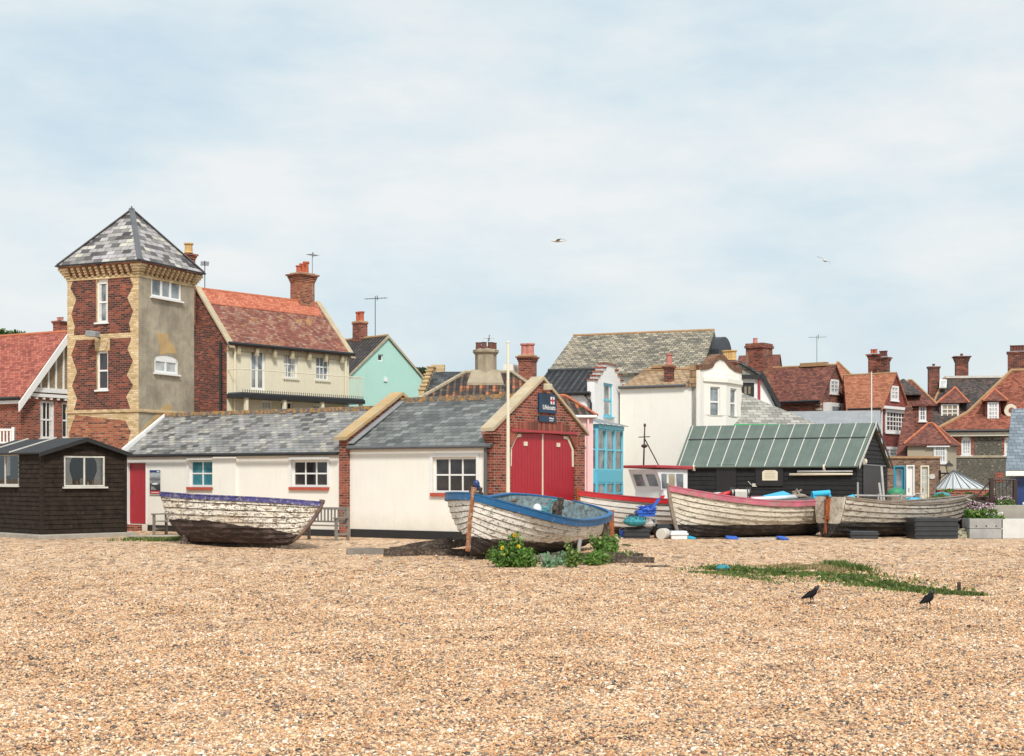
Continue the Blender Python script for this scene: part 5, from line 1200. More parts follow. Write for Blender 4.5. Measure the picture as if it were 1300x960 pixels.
mb=MB(); y_=w*.62; a=roofpt(0,y_); c=roofpt(1,y_); mb.prism([a+Vector((0,-.02,0)),c+Vector((0,-.02,0)),c+Vector((0,.03,.03)),a+Vector((0,.03,.03))],(0,0,.012)); mb.build('lap_joint',black_paint,b.root)
mb=MB(); mb.prism([(.16,-.2,ze-.10),(.16,w,zr+.02),(.16,w,zr+.13),(.16,-.2,ze+.05)],(.02,0,0)); mb.build('verge_strip',old_white,b.root)
mb=MB(); mb.prism([(.16,2*w+.2,ze-.10),(.16,w,zr+.02),(.16,w,zr+.13),(.16,2*w+.2,ze+.05)],(.02,0,0)); mb.build('bargeboard',black_paint,b.root)
# shed details
def fbox(Wx,px0,py0,px1,py1,o0,o1,name,mat,par=None):
    s0,s1,z0,z1=Wx.rect(px0,py0,px1,py1); mb=MB(); Wx.box(mb,s0,s1,min(z0,z1),max(z0,z1),o0,o1); return mb.build(name,mat,par or Wx.b.root)
fbox(FW,910,590,935,630,.034,.05,'boarded_door',black_paint)
fbox(FW,960,592,995,617,.034,.07,'shutter',black_paint)
fbox(RW,1094,590,1119,640,.034,.06,'double_door',black_paint)
mb=MB(); s0,z0=RW.hit(1093,590); s1,_=RW.hit(1122,590); mb.tube(RW.pt(s0,z0,.07),RW.pt(s1,z0-.03,.07),.022); mb.build('door_rail',steel,b.root)
def lampb(Wx,px,py,label):
    s,z=Wx.hit(px,py); t=thing('bulkhead_lamp',label,'lamp',Wx.b.M@Wx.pt(s,z,.03),Wx.b.a+math.atan2(Wx.d.y,Wx.d.x)); MB().box(-.05,.05,-.06,0,-.11,.11).build('back_plate',old_white,t); mb=MB(); mb.ell((0,-.09,0),(.045,.05,.10),n=10); mb.build('lens',pole_paint,t,smooth=True)
lampb(FW,882,594,'small cream lamp under the green shed eave, left end'); lampb(FW,1047,593.5,'small cream lamp under the green shed eave, above the stored white masts'); lampb(RW,1095,586,'small cream lamp on the shed gable end beside the double door')
s0,s1,z0,z1=FW.rect(968.5,610,988,597); z0,z1=min(z0,z1),max(z0,z1)
t=thing('shed_notice','cream arched notice board on the black shed shutter','sign',b.M@FW.pt(s0,0,.075),b.a); ww=s1-s0
mb=MB(); mb.prism([(0,0,z0),(ww,0,z0),(ww,0,z1-.06),(ww*.85,0,z1),(ww*.15,0,z1),(0,0,z1-.06)],(0,.02,0)); mb.build('board',pole_paint,t)
mb=MB()
for q in range(5): mb.box(ww*(.16 if q else .3),ww*(.84 if q else .7),-.004,-.001,z1-.07-.055*q,z1-.056-.055*q)
mb.build('faded_lines',beige_wall,t)
t=thing('white_plate','little white meter plate low on the black shed wall','plate',b.M@FW.pt(FW.hit(958.5,616)[0],FW.hit(958.5,616)[1],.034),b.a); MB().box(-.09,.09,-.03,0,-.06,.06).build('box',old_white,t,bevel=.01); MB().tube((-.12,-.01,.0),(-.25,-.01,.14),.012).build('conduit',old_white,t)
for i,(x0,y0,x1,y1,lb) in enumerate(((1002,602.5,1082,602,'long cream spar hung along the shed wall, the lower one'),(1012,599,1082,598.5,'grey spar hung along the shed wall, just above the cream one'))):
    a,za=FW.hit(x0,y0,.15); c,zc=FW.hit(x1,y1,.15); A=b.M@FW.pt(a,za,.12+.0*i); o=MB().tube((0,0,0),(b.M.inverted().to_3x3()@Vector((0,0,0)))+Vector((math.cos(b.a)*(c-a),math.sin(b.a)*(c-a),zc-za)),.045,.032,10).build('stored_spar',[pole_paint,pale_wood][i],smooth=True); o.location=A; tag(o,lb,'spar')
# ================================================================== RED BRICK VILLAS (right)
def simple_walls(b,u0,u1,D,ze,mat,z0=0,front=None):
    for i,(a,c) in enumerate((((u0,0),(u1,0)),((u1,0),(u1,D)),((u1,D),(u0,D)),((u0,D),(u0,0)))):
        Wx=front if (i==0 and front) else b.W(a,c); Wx.build(rect_loop(0,Wx.len,z0,ze),mat)
b=Bld('dark_gable_villa','red brick villa with dark tile hung gable and huge shouldered brick chimney at left','house',1041,72,-38)
w=1.72; RW=b.W((0,0),(0,2*w)); ze=b.z(1000,508.5); zr=RW.hit(1059,461.5)[1]; u0=b.u(948); FW=b.W((u0,0),(0,0)); k=(zr-ze)/w
window(RW,1053.5,482,1064,500,2,3,white_paint,glass_pale,white_paint,fw=.1,bw=.05,hole=False)
gable_house(b,u0,0,w,ze,zr,brick_red,tile_brown,front=FW,right=RW,wmr=brick_dark,eo=.2,vo=.1,cap=ridge_tan,ur=(b.u(955,w),0),capr=.07)
fbox(RW,1045,512.5,1078,530,.0,.35,'bay_window',white_paint); 
q0,q1,z0,z1=RW.rect(1046,516,1077,529); mb=MB(); 
for t_ in (.08,.58): RW.box(mb,q0+(q1-q0)*t_,q0+(q1-q0)*(t_+.34),min(z0,z1),max(z0,z1)-.05,.35,.36)
mb.build('pane',glass_grey,b.root)
mb=MB()
for z_ in np.arange(ze-1.6,ze-.1,.26): RW.box(mb,.0,.22,z_,z_+.12,.002,.02); FW.box(mb,FW.len-.24,FW.len,z_,z_+.12,.002,.02); RW.box(mb,RW.len-.22,RW.len,z_,z_+.12,.002,.02)
mb.build('quoin_bands',beige_wall,b.root)
gutter(b,(u0,-.26,ze-.1),(.1,-.26,ze-.1),black_paint,.06)
mb=MB(); ridge_=zr; ur_=b.u(1037,w); mb.box(ur_-.9,ur_+.6,w-.15,w+.15,zr-.1,zr+.10); mb.build('ridge_stack',ridge_tan,b.root)
aerial(b,ur_,w,zr,1.5,steel,w=.4,dirn=(.8,.3))
# big chimney with shoulders
um=b.u(966,w*.2); zt=b.z(966,437,w*.2); mb=MB(); hd=.55
mb.hexa([(um-.95,-.4,0),(um+.95,-.4,0),(um+.95,.9,0),(um-.95,.9,0),(um-.95,-.4,ze-.6),(um+.95,-.4,ze-.6),(um+.95,.9,ze-.6),(um-.95,.9,ze-.6)])
mb.hexa([(um-.95,-.4,ze-.6),(um+.95,-.4,ze-.6),(um+.95,.9,ze-.6),(um-.95,.9,ze-.6),(um-.52,-.4,zr-.5),(um+.52,-.4,zr-.5),(um+.52,.7,zr-.5),(um-.52,.7,zr-.5)])
mb.box(um-.5,um+.5,-.38,.68,zr-.5,zt-.25); mb.box(um-.56,um+.56,-.44,.74,zt-.249,zt-.12); mb.box(um-.52,um+.52,-.4,.7,zt-.119,zt)
c=mb.build('chimney',m_tile('lichened_red_brick',RED,(.3,.22,.16),lichen=(.30,.20,.12),lich=.52,grime=.5),b.root); MB().lathe((um-.2,.1,zt),[(.13,0),(.11,.25),(.13,.3)],10).build('chimney_pot',pot_pink,c)
b2=b
b=Bld('hip_end_villa','dark brown tiled roof end showing between black barge gable and shouldered chimney','house',930,76,-20)
u1=b.u(958); ze=b.z(940,500); zr=b.z(940,452,2); gable_house(b,0,u1+1,2.0,ze,zr,brick_red,tile_brown,eo=.1,vo=.05)

b=Bld('amber_gable_villa','villa with amber tiled roof, deep red tile hung gable and white framed windows','house',1119,70,-38)
w=1.68; RW=b.W((0,0),(0,2*w)); ze=b.z(1100,517); zr=RW.hit(1135.5,472)[1]; u0=b.u(1079); FW=b.W((u0,0),(0,0))
window(RW,1130.5,490,1140,508.5,2,3,white_paint,glass_pale,white_paint,fw=.1,bw=.05,hole=False)
window(RW,1123.5,521,1152.5,550,6,4,white_paint,glass_dark,white_paint,fw=.14,bw=.045,rec=-.05,split=[.15,.3,.44,.56,.7,.85])
window(RW,1124,567.5,1152.5,581.5,6,2,white_paint,glass_grey,white_paint,fw=.14,bw=.045,rec=-.03,split=[.15,.3,.44,.56,.7,.85])
gable_house(b,u0,0,w,ze,zr,tile_hung,tile_amber,front=FW,right=RW,eo=.2,vo=.1,cap=ridge_tan,ur=(b.u(1073,w),0),capr=.06)
mb=MB(); zc=RW.hit(1138,519)[1]; RW.box(mb,.05,2*w-.0,zc-.06,zc+.08,.0,.22); RW.box(mb,-.04,.02,0,zc,.002,.05); mb.build('cornice',white_paint,b.root)
mb=MB(); zz=ze; RW.box(mb,.0,2*w,zz-.02,zz+.06,.002,.05); mb.build('drip_course',tile_hung,b.root)
gutter(b,(u0,-.26,ze-.1),(.1,-.26,ze-.1),black_paint,.05)
chimney(b,1101,1118,449,w+1.0,zr-.8,brick_red,pots=2,potm=terracotta,ph=.2,corb=3,dep=.8); chimney(b,1112,1131,453,w+.3,zr-.8,brick_dark,pots=3,potm=pot_dark,ph=.28,pr=.09,corb=3,dep=.8)
# higher roof behind left
b=Bld('amber_hip_villa','amber tiled roof peak rising behind between dark gable and amber gable','house',1050,80,-15)
u1=b.u(1100); hip_roof(b,0,u1,0,4,b.z(1080,500),b.u(1063,2),b.u(1064,2),b.z(1063,460,2),tile_amber,cap=ridge_tan,capr=.06); simple_walls(b,0,u1,4,b.z(1080,500),brick_red)
t=thing('white_mast','thin white mast standing in front of the amber tiled roof','mast',G(1106.5,58)); MB().tube((0,0,0),(0,0,CH+133*58/F),.028,.02,8).build('pole',white_paint,t); MB().box(-.15,.15,-.15,.15,0,.12).build('base',concrete,t)

b=Bld('brown_hip_house','narrow house with brown hipped roof and pale ridge tiles right of the amber gable','house',1143,82,-12)
u1=b.u(1184); FW=b.W((0,0),(u1,0)); ze=b.z(1160,514); window(FW,1166.5,515,1176,535,2,3,white_paint,glass_grey,white_paint,fw=.1,bw=.04,rec=.0)
simple_walls(b,0,u1,3.4,ze,brick_dark,front=FW); hip_roof(b,0,u1,0,3.4,ze,u1*.30,u1*.42,b.z(1153,483,1.7),tile_brown,cap=ridge_tan,eo=.22,capr=.06)
hip_roof(b,-1.2,u1*.6,-.1,2.0,b.z(1160,500),u1*.1,u1*.15,b.z(1150,481,1),tile_black,eo=.1,name='rear_roof')
b=Bld('beige_corner_house','low beige house with steep brown hip and white corner window above the brick outhouse','house',1152,68,-25)
u1=b.u(1203); FW=b.W((0,0),(u1,0)); ze=b.z(1185,564); window(FW,1185.5,563.5,1202,588,4,3,white_paint,glass_pale,white_paint,fw=.1,bw=.045,rec=-.06)
simple_walls(b,0,u1,3.0,ze,beige_wall,front=FW); hip_roof(b,0,u1,0,3.0,ze,u1*.40,u1*.52,b.z(1179,538,1.5),tile_brown,cap=ridge_red,eo=.16,capr=.06)
mb=MB(); mb.box(u1*.5,u1+.12,-.16,-.1,ze-.14,ze-.04); mb.build('fascia',white_paint,b.root)
slab(b,[(-.6,-.3,ze-1.1),(.6,-.3,ze-1.1),(-.2,2.5,ze+2.0),(-.5,2.5,ze+2.0)],tile_brown,.1,name='side_roof')

b=Bld('black_tile_house','house behind with mottled black tiled roof, white hipped dormer and two tall chimneys','house',1172,86,-8)
u1=b.u(1300); D=6.4; ze=b.z(1220,550); zr=b.z(1230,480,3.2); simple_walls(b,0,u1,D,ze,brick_red)
hip_roof(b,0,u1,0,D,ze,b.u(1199,3.2),b.u(1278,3.2),zr,tile_black,cap=ridge_tan,eo=.2,capr=.08)
k=(zr-ze)/3.4
mb=MB(); mb.box(b.u(1200,3.2),b.u(1276,3.2),3.1,3.3,zr,zr+.14); mb.build('ridge_stack',old_white,b.root)
def dormer(b,px0,px1,py0,py1,v,rpx,rpy,cols,rows,rm,eave_px=None,deep=2.2,wallm=brick_dark,gm=glass_warm,capm=ridge_red):
    u0,u1=b.u(px0,v),b.u(px1,v); pm=(px0+px1)/2; z0,z1=b.z(pm,py1,v),b.z(pm,py0,v); dr=Bld.__new__(Bld); dr.root=b.root; dr.a=b.a; dr.M=b.M; dr.I=b.I; dr.o=b.o
    Wd=Wall(b,(u0-.1,v),(u1+.1,v)); body=MB(); body.box(u0-.1,u1+.1,v+.05,v+deep,z0-.3,z1+.05); d=body.build('dormer',wallm,b.root)
    window(Wd,px0,py0,px1,py1,cols,rows,white_paint,gm,white_paint,fw=.1,bw=.055,hole=False,parent=d,so=.12)
    ea,eb=(b.u(x,v-.2) for x in (eave_px or (px0-4,px1+4))); zt=b.z(rpx,rpy,v+.9); zE=z1+.06
    mb=MB(); A=Vector((ea,v-.2,zE));B=Vector((eb,v-.2,zE));C=Vector((eb,v+deep,zE));E=Vector((ea,v+deep,zE)); ur=b.u(rpx,v+.9); p=Vector((ur,v+.75,zt)); q=Vector((ur,v+deep,zt))
    mb.poly([A,B,p]); mb.poly([B,C,q,p]); mb.poly([E,A,p,q]); mb.poly([A,E,C,B]); r_=mb.build('dormer_roof',rm,d)
    m2=MB()
    for x,y in ((A,p),(B,p),(p,q)): m2.tube(x,y,.07,.06,6)
    m2.build('ridge_tiles',capm,d)
dormer(b,1194.5,1217,513,531.5,.9,1212,492,3,3,tile_brown,eave_px=(1189,1231))
s0=b.u(1194,2.0); 
mb=MB(); A=Vector((b.u(1192.5,2.1),2.1,b.z(1192,493.5,2.1))); kk=(zr-ze)/3.4; A=A+Vector((0,0,.02)); mb.prism([A,A+Vector((.42,0,0)),A+Vector((.52,.5,.5*kk)),A+Vector((.1,.5,.5*kk))],(0,-.03,.05)); so2=mb.build('skylight',white_paint,b.root)
A=A+Vector((.06,-.01,.08)); MB().prism([A,A+Vector((.32,0,0)),A+Vector((.40,.4,.4*kk)),A+Vector((.09,.4,.4*kk))],(0,-.02,.015)).build('pane',glass_pale,so2)
chimney(b,1177,1193.5,465,3.0,ze+.5,brick_dark,pots=1,potm=pot_dark,ph=.12,corb=2,dep=.8); chimney(b,1211.5,1230,452,3.4,zr-.6,m_tile('brown_red_brick',DRK,(.25,.18,.13),lichen=(.35,.2,.1),lich=.6),pots=1,potm=pot_dark,ph=.12,corb=5,dep=.8)

b=Bld('flint_house','flint and red brick house with big red hipped roof and white dormer','house',1195,74,-17)
u1=b.u(1345); D=9.4; vm=D/2; ze=b.z(1240,546); FW=b.W((0,0),(u1,0)); zr=b.z(1284,471,vm*.72)
for px0,px1 in ((1220.5,1233),(1275,1288)): window(FW,px0,554.5,px1,578,3,4,white_paint,glass_pale,white_paint,fw=.09,bw=.04,arch=.12,rec=.05)
simple_walls(b,0,u1,D,ze,brick_red,front=FW)
mb=MB(); zs=FW.hit(1250,540+38.5)[1]
def fl_panel(px0,py0,px1,py1):
    s0,s1,z0,z1=FW.rect(px0,py0,px1,py1); FW.box(mb,s0,s1,max(z0,0),z1,.004,.012)
fl_panel(1237,553,1272,578); fl_panel(1214,581,1340,640); fl_panel(1203,581,1210,640); fl_panel(1290,553,1340,578)
mb.build('flint_panel',flint,b.root)
mb=MB(); s0,s1,z0,z1=FW.rect(1200,578,1345,581); FW.box(mb,0,u1,z0,z1,.013,.06); mb.build('string_course',stone_cap,b.root)
mb=MB(); FW.box(mb,FW.hit(1263)[0],FW.hit(1274)[0],FW.hit(1268,612)[1],FW.hit(1268,600)[1],.013,.03); mb.build('brick_arch',brick_red,b.root)
mb=MB(); FW.box(mb,-.1,u1,ze-.32,ze-.1,.0,.26); mb.build('soffit',pole_paint,b.root)
ax=b.u(1284,vm*.72); 
rm=MB(); e=.3; A=Vector((-e,-e,ze));B=Vector((u1+e,-e,ze));C=Vector((u1+e,D,ze));E=Vector((-e,D,ze)); p=Vector((ax,vm*.72,zr)); q=Vector((ax+1.2,vm*.72,zr))
Mf=lambda X_,T_: X_.lerp(T_,.42)+Vector((0,0,-.42))
MA,MBq,MC,ME=Mf(A,p),Mf(B,q),Mf(C,q),Mf(E,p)
for f in ([A,B,MBq,MA],[MA,MBq,q,p],[B,C,MC,MBq],[MBq,MC,q],[C,E,ME,MC],[MC,ME,p,q],[E,A,MA,ME],[ME,MA,p]): rm.poly(f)
rm.build('roof',tile_brown if False else m_tile('orange_red_tile',[(0,(.15,.04,.025)),(.5,(.31,.09,.05)),(1,(.40,.14,.08))],(.1,.03,.02),bw=.17,rh=.11,ms=.008,grime=.4,saw=True),b.root)
m2=MB(); 
for x,y in ((A,MA),(MA,p),(ME,p),(p,q)): m2.tube(x+Vector((0,0,.03)),y+Vector((0,0,.03)),.09,.09,6)
m2.build('ridge_tiles',ridge_tan,b.root)
gutter(b,(-.3,-.36,ze-.05),(u1,-.36,ze-.05),black_paint,.07); mb=MB(); x=b.u(1209); mb.tube((x,-.12,0),(x,-.12,ze-.1),.07); mb.build('downpipe',black_paint,b.root)
dormer(b,1253.5,1268,510.5,535,.75,1262,494,3,4,tile_brown,eave_px=(1247.5,1280),gm=glass_pale,wallm=tile_hung,deep=2.0)
chimney(b,1277,1306,446,vm*.72+1.2,zr-.9,brick_dark,pots=5,potm=pot_dark,ph=.3,pr=.1,corb=2,dep=.6)
# round plaque
c=Vector((b.u(1283,.9),.9,b.z(1283,521,.9))); mb=MB(); n=14
mb.prism([c+Vector((math.cos(t)*.32,0,math.sin(t)*.34)) for t in [2*math.pi*k/n for k in range(n)]],(0,.5,0)); dd=mb.build('round_gable',pole_paint,b.root); mb=MB(); mb.prism([c+Vector((math.cos(t)*.15+.05,-.02,math.sin(t)*.15)) for t in [2*math.pi*k/n for k in range(n)]],(0,.03,0)); mb.build('disc',brick_red,dd)

# ================================================================== BRICK OUTHOUSE with doors
b=Bld('brick_outhouse','low flat topped brown brick outhouse with blue, white and cream doors','outhouse',1112,56,0)
u1=b.u(1193.5); FW=b.W((0,0),(u1,0)); zt=b.z(1150,582)
s0,s1,z0,z1=FW.rect(1134.5,640,1149,591.5); d=door_leaf(FW,s0,s1,.3,z1,teal_paint,teal_paint,boards=2); 
mb=MB(); FW.box(mb,s0+.12,s1-.12,.9,z1-.12,-.078,-.07); mb.build('pane',glass_grey,d)
s0,s1,z0,z1=FW.rect(1150.5,640,1161,590.5); d=door_leaf(FW,s0,s1,.3,z1,white_paint,white_paint,boards=2)
s0,s1,z0,z1=FW.rect(1168.5,640,1179.5,591); d=door_leaf(FW,s0,s1,.3,z1,pole_paint,pole_paint,boards=2); mb=MB()
for k in range(2):
    for j in range(4): FW.box(mb,s0+.07+k*(s1-s0-.1)/2,s0+.03+(k+1)*(s1-s0-.1)/2,z1-.12-.25*(j+1),z1-.15-.25*j,-.079,-.072)
mb.build('pane',glass_pale,d)
simple_walls(b,0,u1,3,zt,brick_brown,front=FW)
mb=MB(); mb.box(-.05,u1+.05,-.06,3.05,zt,zt+.08); mb.build('coping',ridge_tan,b.root)
mb=MB(); s_,z_=FW.hit(1183,605); mb.prism([FW.pt(s_+.13*math.cos(t),z_+.11*math.sin(t),.01) for t in [k*.785 for k in range(8)]],(0,-.03,0)); mb.build('plaque',old_white,b.root)
p=b.M@Vector((b.u(1193),-.0,b.z(1193,601)))
t=thing('wall_lantern','black framed glass lantern on a scrolled bracket at the brick outhouse corner','lamp',p)
mb=MB(); mb.tube((0,-.02,0),(.26,-.35,0),.03); mb.box(-.04,.04,-.04,0,-.25,.12); mb.tube((.02,-.04,-.18),(.18,-.25,-.02),.018); mb.build('bracket',iron_black,t)
mb=MB(); c=Vector((.26,-.35,.0)); mb.hexa([c+Vector(v) for v in ((-.07,-.07,.03),(.07,-.07,.03),(.07,.07,.03),(-.07,.07,.03),(-.12,-.12,.30),(.12,-.12,.30),(.12,.12,.30),(-.12,.12,.30))]); mb.build('glass_body',glass_warm,t)
mb=MB(); mb.hexa([c+Vector(v) for v in ((-.15,-.15,.302),(.15,-.15,.302),(.15,.15,.302),(-.15,.15,.302),(-.04,-.04,.42),(.04,-.04,.42),(.04,.04,.42),(-.04,.04,.42))]); mb.tube(c+Vector((0,0,.42)),c+Vector((0,0,.5)),.02); mb.build('cap',iron_black,t)
# brick garden wall + cone roof
b=Bld('garden_wall','low red brick garden wall below the conical glass roof','wall',1190,53.5,0); u1=b.u(1262); z1=b.z(1220,622); MB().box(0,u1,0,.25,0,z1).build('brickwork',brick_red,b.root); MB().box(-.03,u1+.03,-.04,.29,z1,z1+.05).build('coping',concrete,b.root)
g0=G(1210,55); t=thing('cone_roof_pavilion','round garden pavilion with pale ribbed conical glazed roof','pavilion',g0)
rr=1.0*(1250-1192)/2/F*55*1.08; zA=CH+8*55/F; zB=CH-15*55/F; n=20; mb=MB()
# ellipse wider to the right as in a lean-to cone
ring=[Vector((rr*.35+rr*1.05*math.cos(2*math.pi*k/n),rr*1.05*math.sin(2*math.pi*k/n),zB)) for k in range(n)]; ap=Vector((0,0,zA))
for k in range(n): mb.poly([ring[k],ring[(k+1)%n],ap])
mb.build('roof',zinc,t); m2=MB()
for k in range(n): m2.tube(ring[k]+Vector((0,0,.01)),ap+Vector((0,0,.02)),.018,.012,5)
m2.build('roof_rib',lead,t); m2=MB(); m2.loft([[v+Vector((0,0,-.02)) for v in ring],[Vector((v.x,v.y,0)) for v in ring]]); m2.build('drum_wall',white_wall2,t)

# ================================================================== RIGHT HAND SLATE SHED, STEPS
b=Bld('blue_slate_lookout','building at right edge with blue grey slate roof over navy cabin','building',1291,43,-6)
zeB=b.z(1285,600); zrB=b.z(1290,522,2.0); x0=b.u(1276,-.2); x1=b.u(1284.5,2.0); U=3.2
t1=Vector((0,0,.08)); pts=[Vector((x0,-.25,zeB)),Vector((U,-.25,zeB)),Vector((U,2.0,zrB)),Vector((x1,2.0,zrB))]; slab(b,[p+t1 for p in pts],slate_blue,.08)
MB().box(x1+.1,U,1.9,1.98,zeB,zrB).build('back_wall',white_paint,b.root)
MB().box(x0,U,-.31,-.24,zeB-.10,zeB+.05).build('gutter',white_paint,b.root)
z_c=b.z(1295,607); mb=MB(); mb.box(b.u(1290.5),U,0,.5,.5,z_c); mb.build('navy_cabin',navy_paint,b.root); mb=MB(); mb.box(b.u(1291.5),U,.1,.45,z_c,zeB); mb.build('upper_band',lead_pale,b.root)
mb=MB(); mb.box(b.u(1290)-.0,U,-.02,.6,0,.5); mb.build('base',concrete,b.root); mb=MB(); mb.box(b.u(1298),b.u(1298)+.12,-.03,-.001,.95,1.02); mb.build('handle',white_paint,b.root)
mb=MB()
xa=b.u(1270,.2); za=b.z(1270,617,.2)
mb.tube((xa,.3,za-.05),(x0+.35,.3,zeB),.05,.05,4); mb.tube((b.u(1277,.3),.5,b.z(1277,622,.3)),(b.u(1289,.3),.5,zeB),.05,.05,4); mb.build('brace',pale_wood,b.root)
# steps with landing
t=thing('iron_steps','dark iron stair with railings climbing to a landing beside the navy cabin','stairs',G(1258,42.6)); zl=CH-26*42.6/F; X1=(1289-1258)/F*42.6; rh=.52
mb=MB(); mb.box(0,X1,-.05,1.0,zl-.12,zl); mb.build('landing',iron_brown,t)
mb=MB(); nst=5
for k in range(nst): x=-.12*(k+1); z=zl-(zl-.35)*(k+1)/(nst+1); mb.box(x-.14,x+.06,-.05,.9,z-.03,z)
mb.build('tread',iron_brown,t); mb=MB(); sx=-.66
for y in (-.08,.92): MB().prism([(sx-.1,y,.25),(sx+.1,y,.25),(.05,y,zl),(-.1,y,zl)],(0,.04,0)).build('stringer',iron_brown,t)
mb=MB(); zr_=zl+rh
mb.tube((.0,-.05,zr_),(X1,-.05,zr_),.022); mb.tube((0,-.05,zr_),(sx-.08,-.05,.35+rh),.022)
for q in np.arange(.12,X1,.11): mb.tube((q,-.05,zl),(q,-.05,zr_),.009,n=5)
for k in range(6):
    f=(k+.5)/6; x=(sx-.08)*f; mb.tube((x,-.05,zl+(.3-zl)*f),(x,-.05,zr_+(.35+rh-zr_)*f),.009,n=5)
mb.box(-.06,.05,-.11,.0,.3,zr_+.04); mb.box(X1-.08,X1+.02,-.11,.0,.3,zr_); mb.build('balustrade',iron_brown,t)
o=MB().box(0,2.2,0,1.6,0,1.0).build('retaining_wall',concrete,bevel=.02); o.location=G(1258,43.0); o.scale=(1,1,(CH-30*43/F)/1.0); tag(o,'rough concrete retaining wall below the iron steps landing','wall')
o=MB().box(0,1.5,0,.3,0,1.0).build('kerb_wall',concrete,bevel=.02); o.location=G(1262,41.9); o.scale=(1,1,(CH-36.5*41.9/F)); tag(o,'long low concrete block in front of the iron steps, behind the planters','wall')
# ------------------------------------------------------------------ trees
tree('broad_tree','bright leafy tree crown rising behind the red house at left edge',-36+0,98,11.3,0,9.6,(3.3,2.5,2.0),5200,leaf_tree,size=.3)
tree('pine_tree','dark umbrella pine behind the mint green gable',(535-650)/F*110,110,10.0,0,9.9,(1.25,1.2,.36),2600,leaf_pine,size=.2,k=12)
# ================================================================== BOATS
lap_shade_m=m_plain('lap_shadow',(.075,.06,.048),.9,.4,8,.2,kind='Object')  # painted shadow under the strake laps, put into the colour
def boat(name,label,bow,stern,Bm,zb,zm,zs,hullm,bandm,roll=0,tb=.7,rake=.45,raks=.1,n=9,ns=26,inm=None,band_h=.14,stemm=None,zoff=0,band2=None,mx=.42,pw=2.3,deck=.28,capm=None,pitch=0,vmid=.18,transm=None,rs=0,stemh=.09,thw=(.3,.55,.78)):
    bow=Vector(bow); stern=Vector(stern); d=bow-stern; Ls=d.length; hd=math.atan2(d.y,d.x); c=(bow+stern)/2
    t=thing(name,label,'boat',(c.x,c.y,zoff),0,'old fishing boats drawn up on the shingle',rot=(R(roll),R(pitch),hd))
    hb=lambda s: Bm/2*((1-((s-mx)/(1-mx))**pw) if s>mx else (1-(1-tb)*((mx-s)/mx)**2))*(max(.02,1-((rs-s)/rs)**2)**.5 if s<rs else 1)
    def sheer(s):
        a=.42; 
        return zb*((s)*(s-a))/(1*(1-a))+zs*((s-a)*(s-1))/(a*1)+zm*((s)*(s-1))/(a*(a-1))
    def sec(s,q,inn=0.0):
        b_=max(hb(s)-inn,0.004); v=vmid+(.80-vmid)*max(0,(s-.45)/.55)**1.6; ph=q*math.pi/2
        zk=.30*max(0,(s-.90)/.10)**2*.5+(inn*1.2); zt=sheer(s)
        y=b_*((1-v)*math.sin(ph)**.8+v*q**.9); z=zk+(zt-zk)*((1-v)*(1-math.cos(ph))+v*q)
        x=s*Ls; x-=s**4*rake*(1-q)**1.4; x+=(1-s)**4*raks*(1-q)
        return Vector((x-Ls/2,y,z))
    S_=[k/ns for k in range(ns+1)] if not rs else [.5*(k/ns)+.5*(.5-.5*math.cos(math.pi*k/ns)) for k in range(ns+1)]
    mb=MB()
    for sg in (1,-1):
        for j in range(n):
            q0,q1=(j/n)**.9,((j+1)/n)**.9; low=[];up=[];hi=[]
            for s in S_:
                p0=sec(s,q0); p1=sec(s,q1); tn=(p1-p0); nr=Vector((0,tn.z,-tn.y)); nr=nr.normalized() if nr.length>1e-6 else Vector((0,1,0))
                fade=min(1,(1-s)*9+.15); o=.034*fade if j>0 else 0
                pl=p0+nr*o; low.append(pl); up.append(p1); hi.append(p0)
            for A,B_ in ((low,up),(hi,low)):
                if A is hi and j==0: continue
                for k in range(ns):
                    f=[A[k],A[k+1],B_[k+1],B_[k]]; f=[Vector((v.x,v.y*sg,v.z)) for v in f]
                    mb.poly(f[::-1] if sg>0 else f)
    nf_=len(mb.f); sm_=mb; rdm=random.Random(int(Ls*1000))  # thin dark strips below each lap carry its painted shadow
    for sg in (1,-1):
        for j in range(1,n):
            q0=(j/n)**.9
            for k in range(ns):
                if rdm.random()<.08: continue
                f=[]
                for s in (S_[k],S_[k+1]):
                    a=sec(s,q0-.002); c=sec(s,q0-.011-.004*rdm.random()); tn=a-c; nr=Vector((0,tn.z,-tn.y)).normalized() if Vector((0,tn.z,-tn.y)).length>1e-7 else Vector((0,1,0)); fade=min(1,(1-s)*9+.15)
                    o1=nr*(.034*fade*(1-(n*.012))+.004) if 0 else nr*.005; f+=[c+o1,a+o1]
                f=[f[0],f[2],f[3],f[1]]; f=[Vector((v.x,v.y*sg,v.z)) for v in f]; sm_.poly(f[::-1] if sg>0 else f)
    hull=mb.build('hull',hullm,t); hull.data.materials.append(lap_shade_m)
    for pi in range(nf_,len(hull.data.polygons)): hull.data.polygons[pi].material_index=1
    # inner planking
    ib=MB(); zf=deck
    for sg in (1,-1):
        for j in range(2,8):
            for k in range(ns):
                q0,q1=j/8,(j+1)/8; f=[sec(S_[k],q0,.04),sec(S_[k+1],q0,.04),sec(S_[k+1],q1,.04),sec(S_[k],q1,.04)]; f=[Vector((v.x,v.y*sg,v.z)) for v in f]; ib.poly(f if sg>0 else f[::-1])
    ib.build('inner_planking',inm,t)
    fb=MB(); yf=lambda s: max(.01,sec(s,2.2/8,.04).y); zf_=lambda s: sec(s,2.2/8,.04).z
    for k in range(ns-1):
        s0,s1=S_[k],S_[k+1]; fb.poly([(sec(s0,.28).x,-yf(s0),zf_(s0)+.02),(sec(s1,.28).x,-yf(s1),zf_(s1)+.02),(sec(s1,.28).x,yf(s1),zf_(s1)+.02),(sec(s0,.28).x,yf(s0),zf_(s0)+.02)])
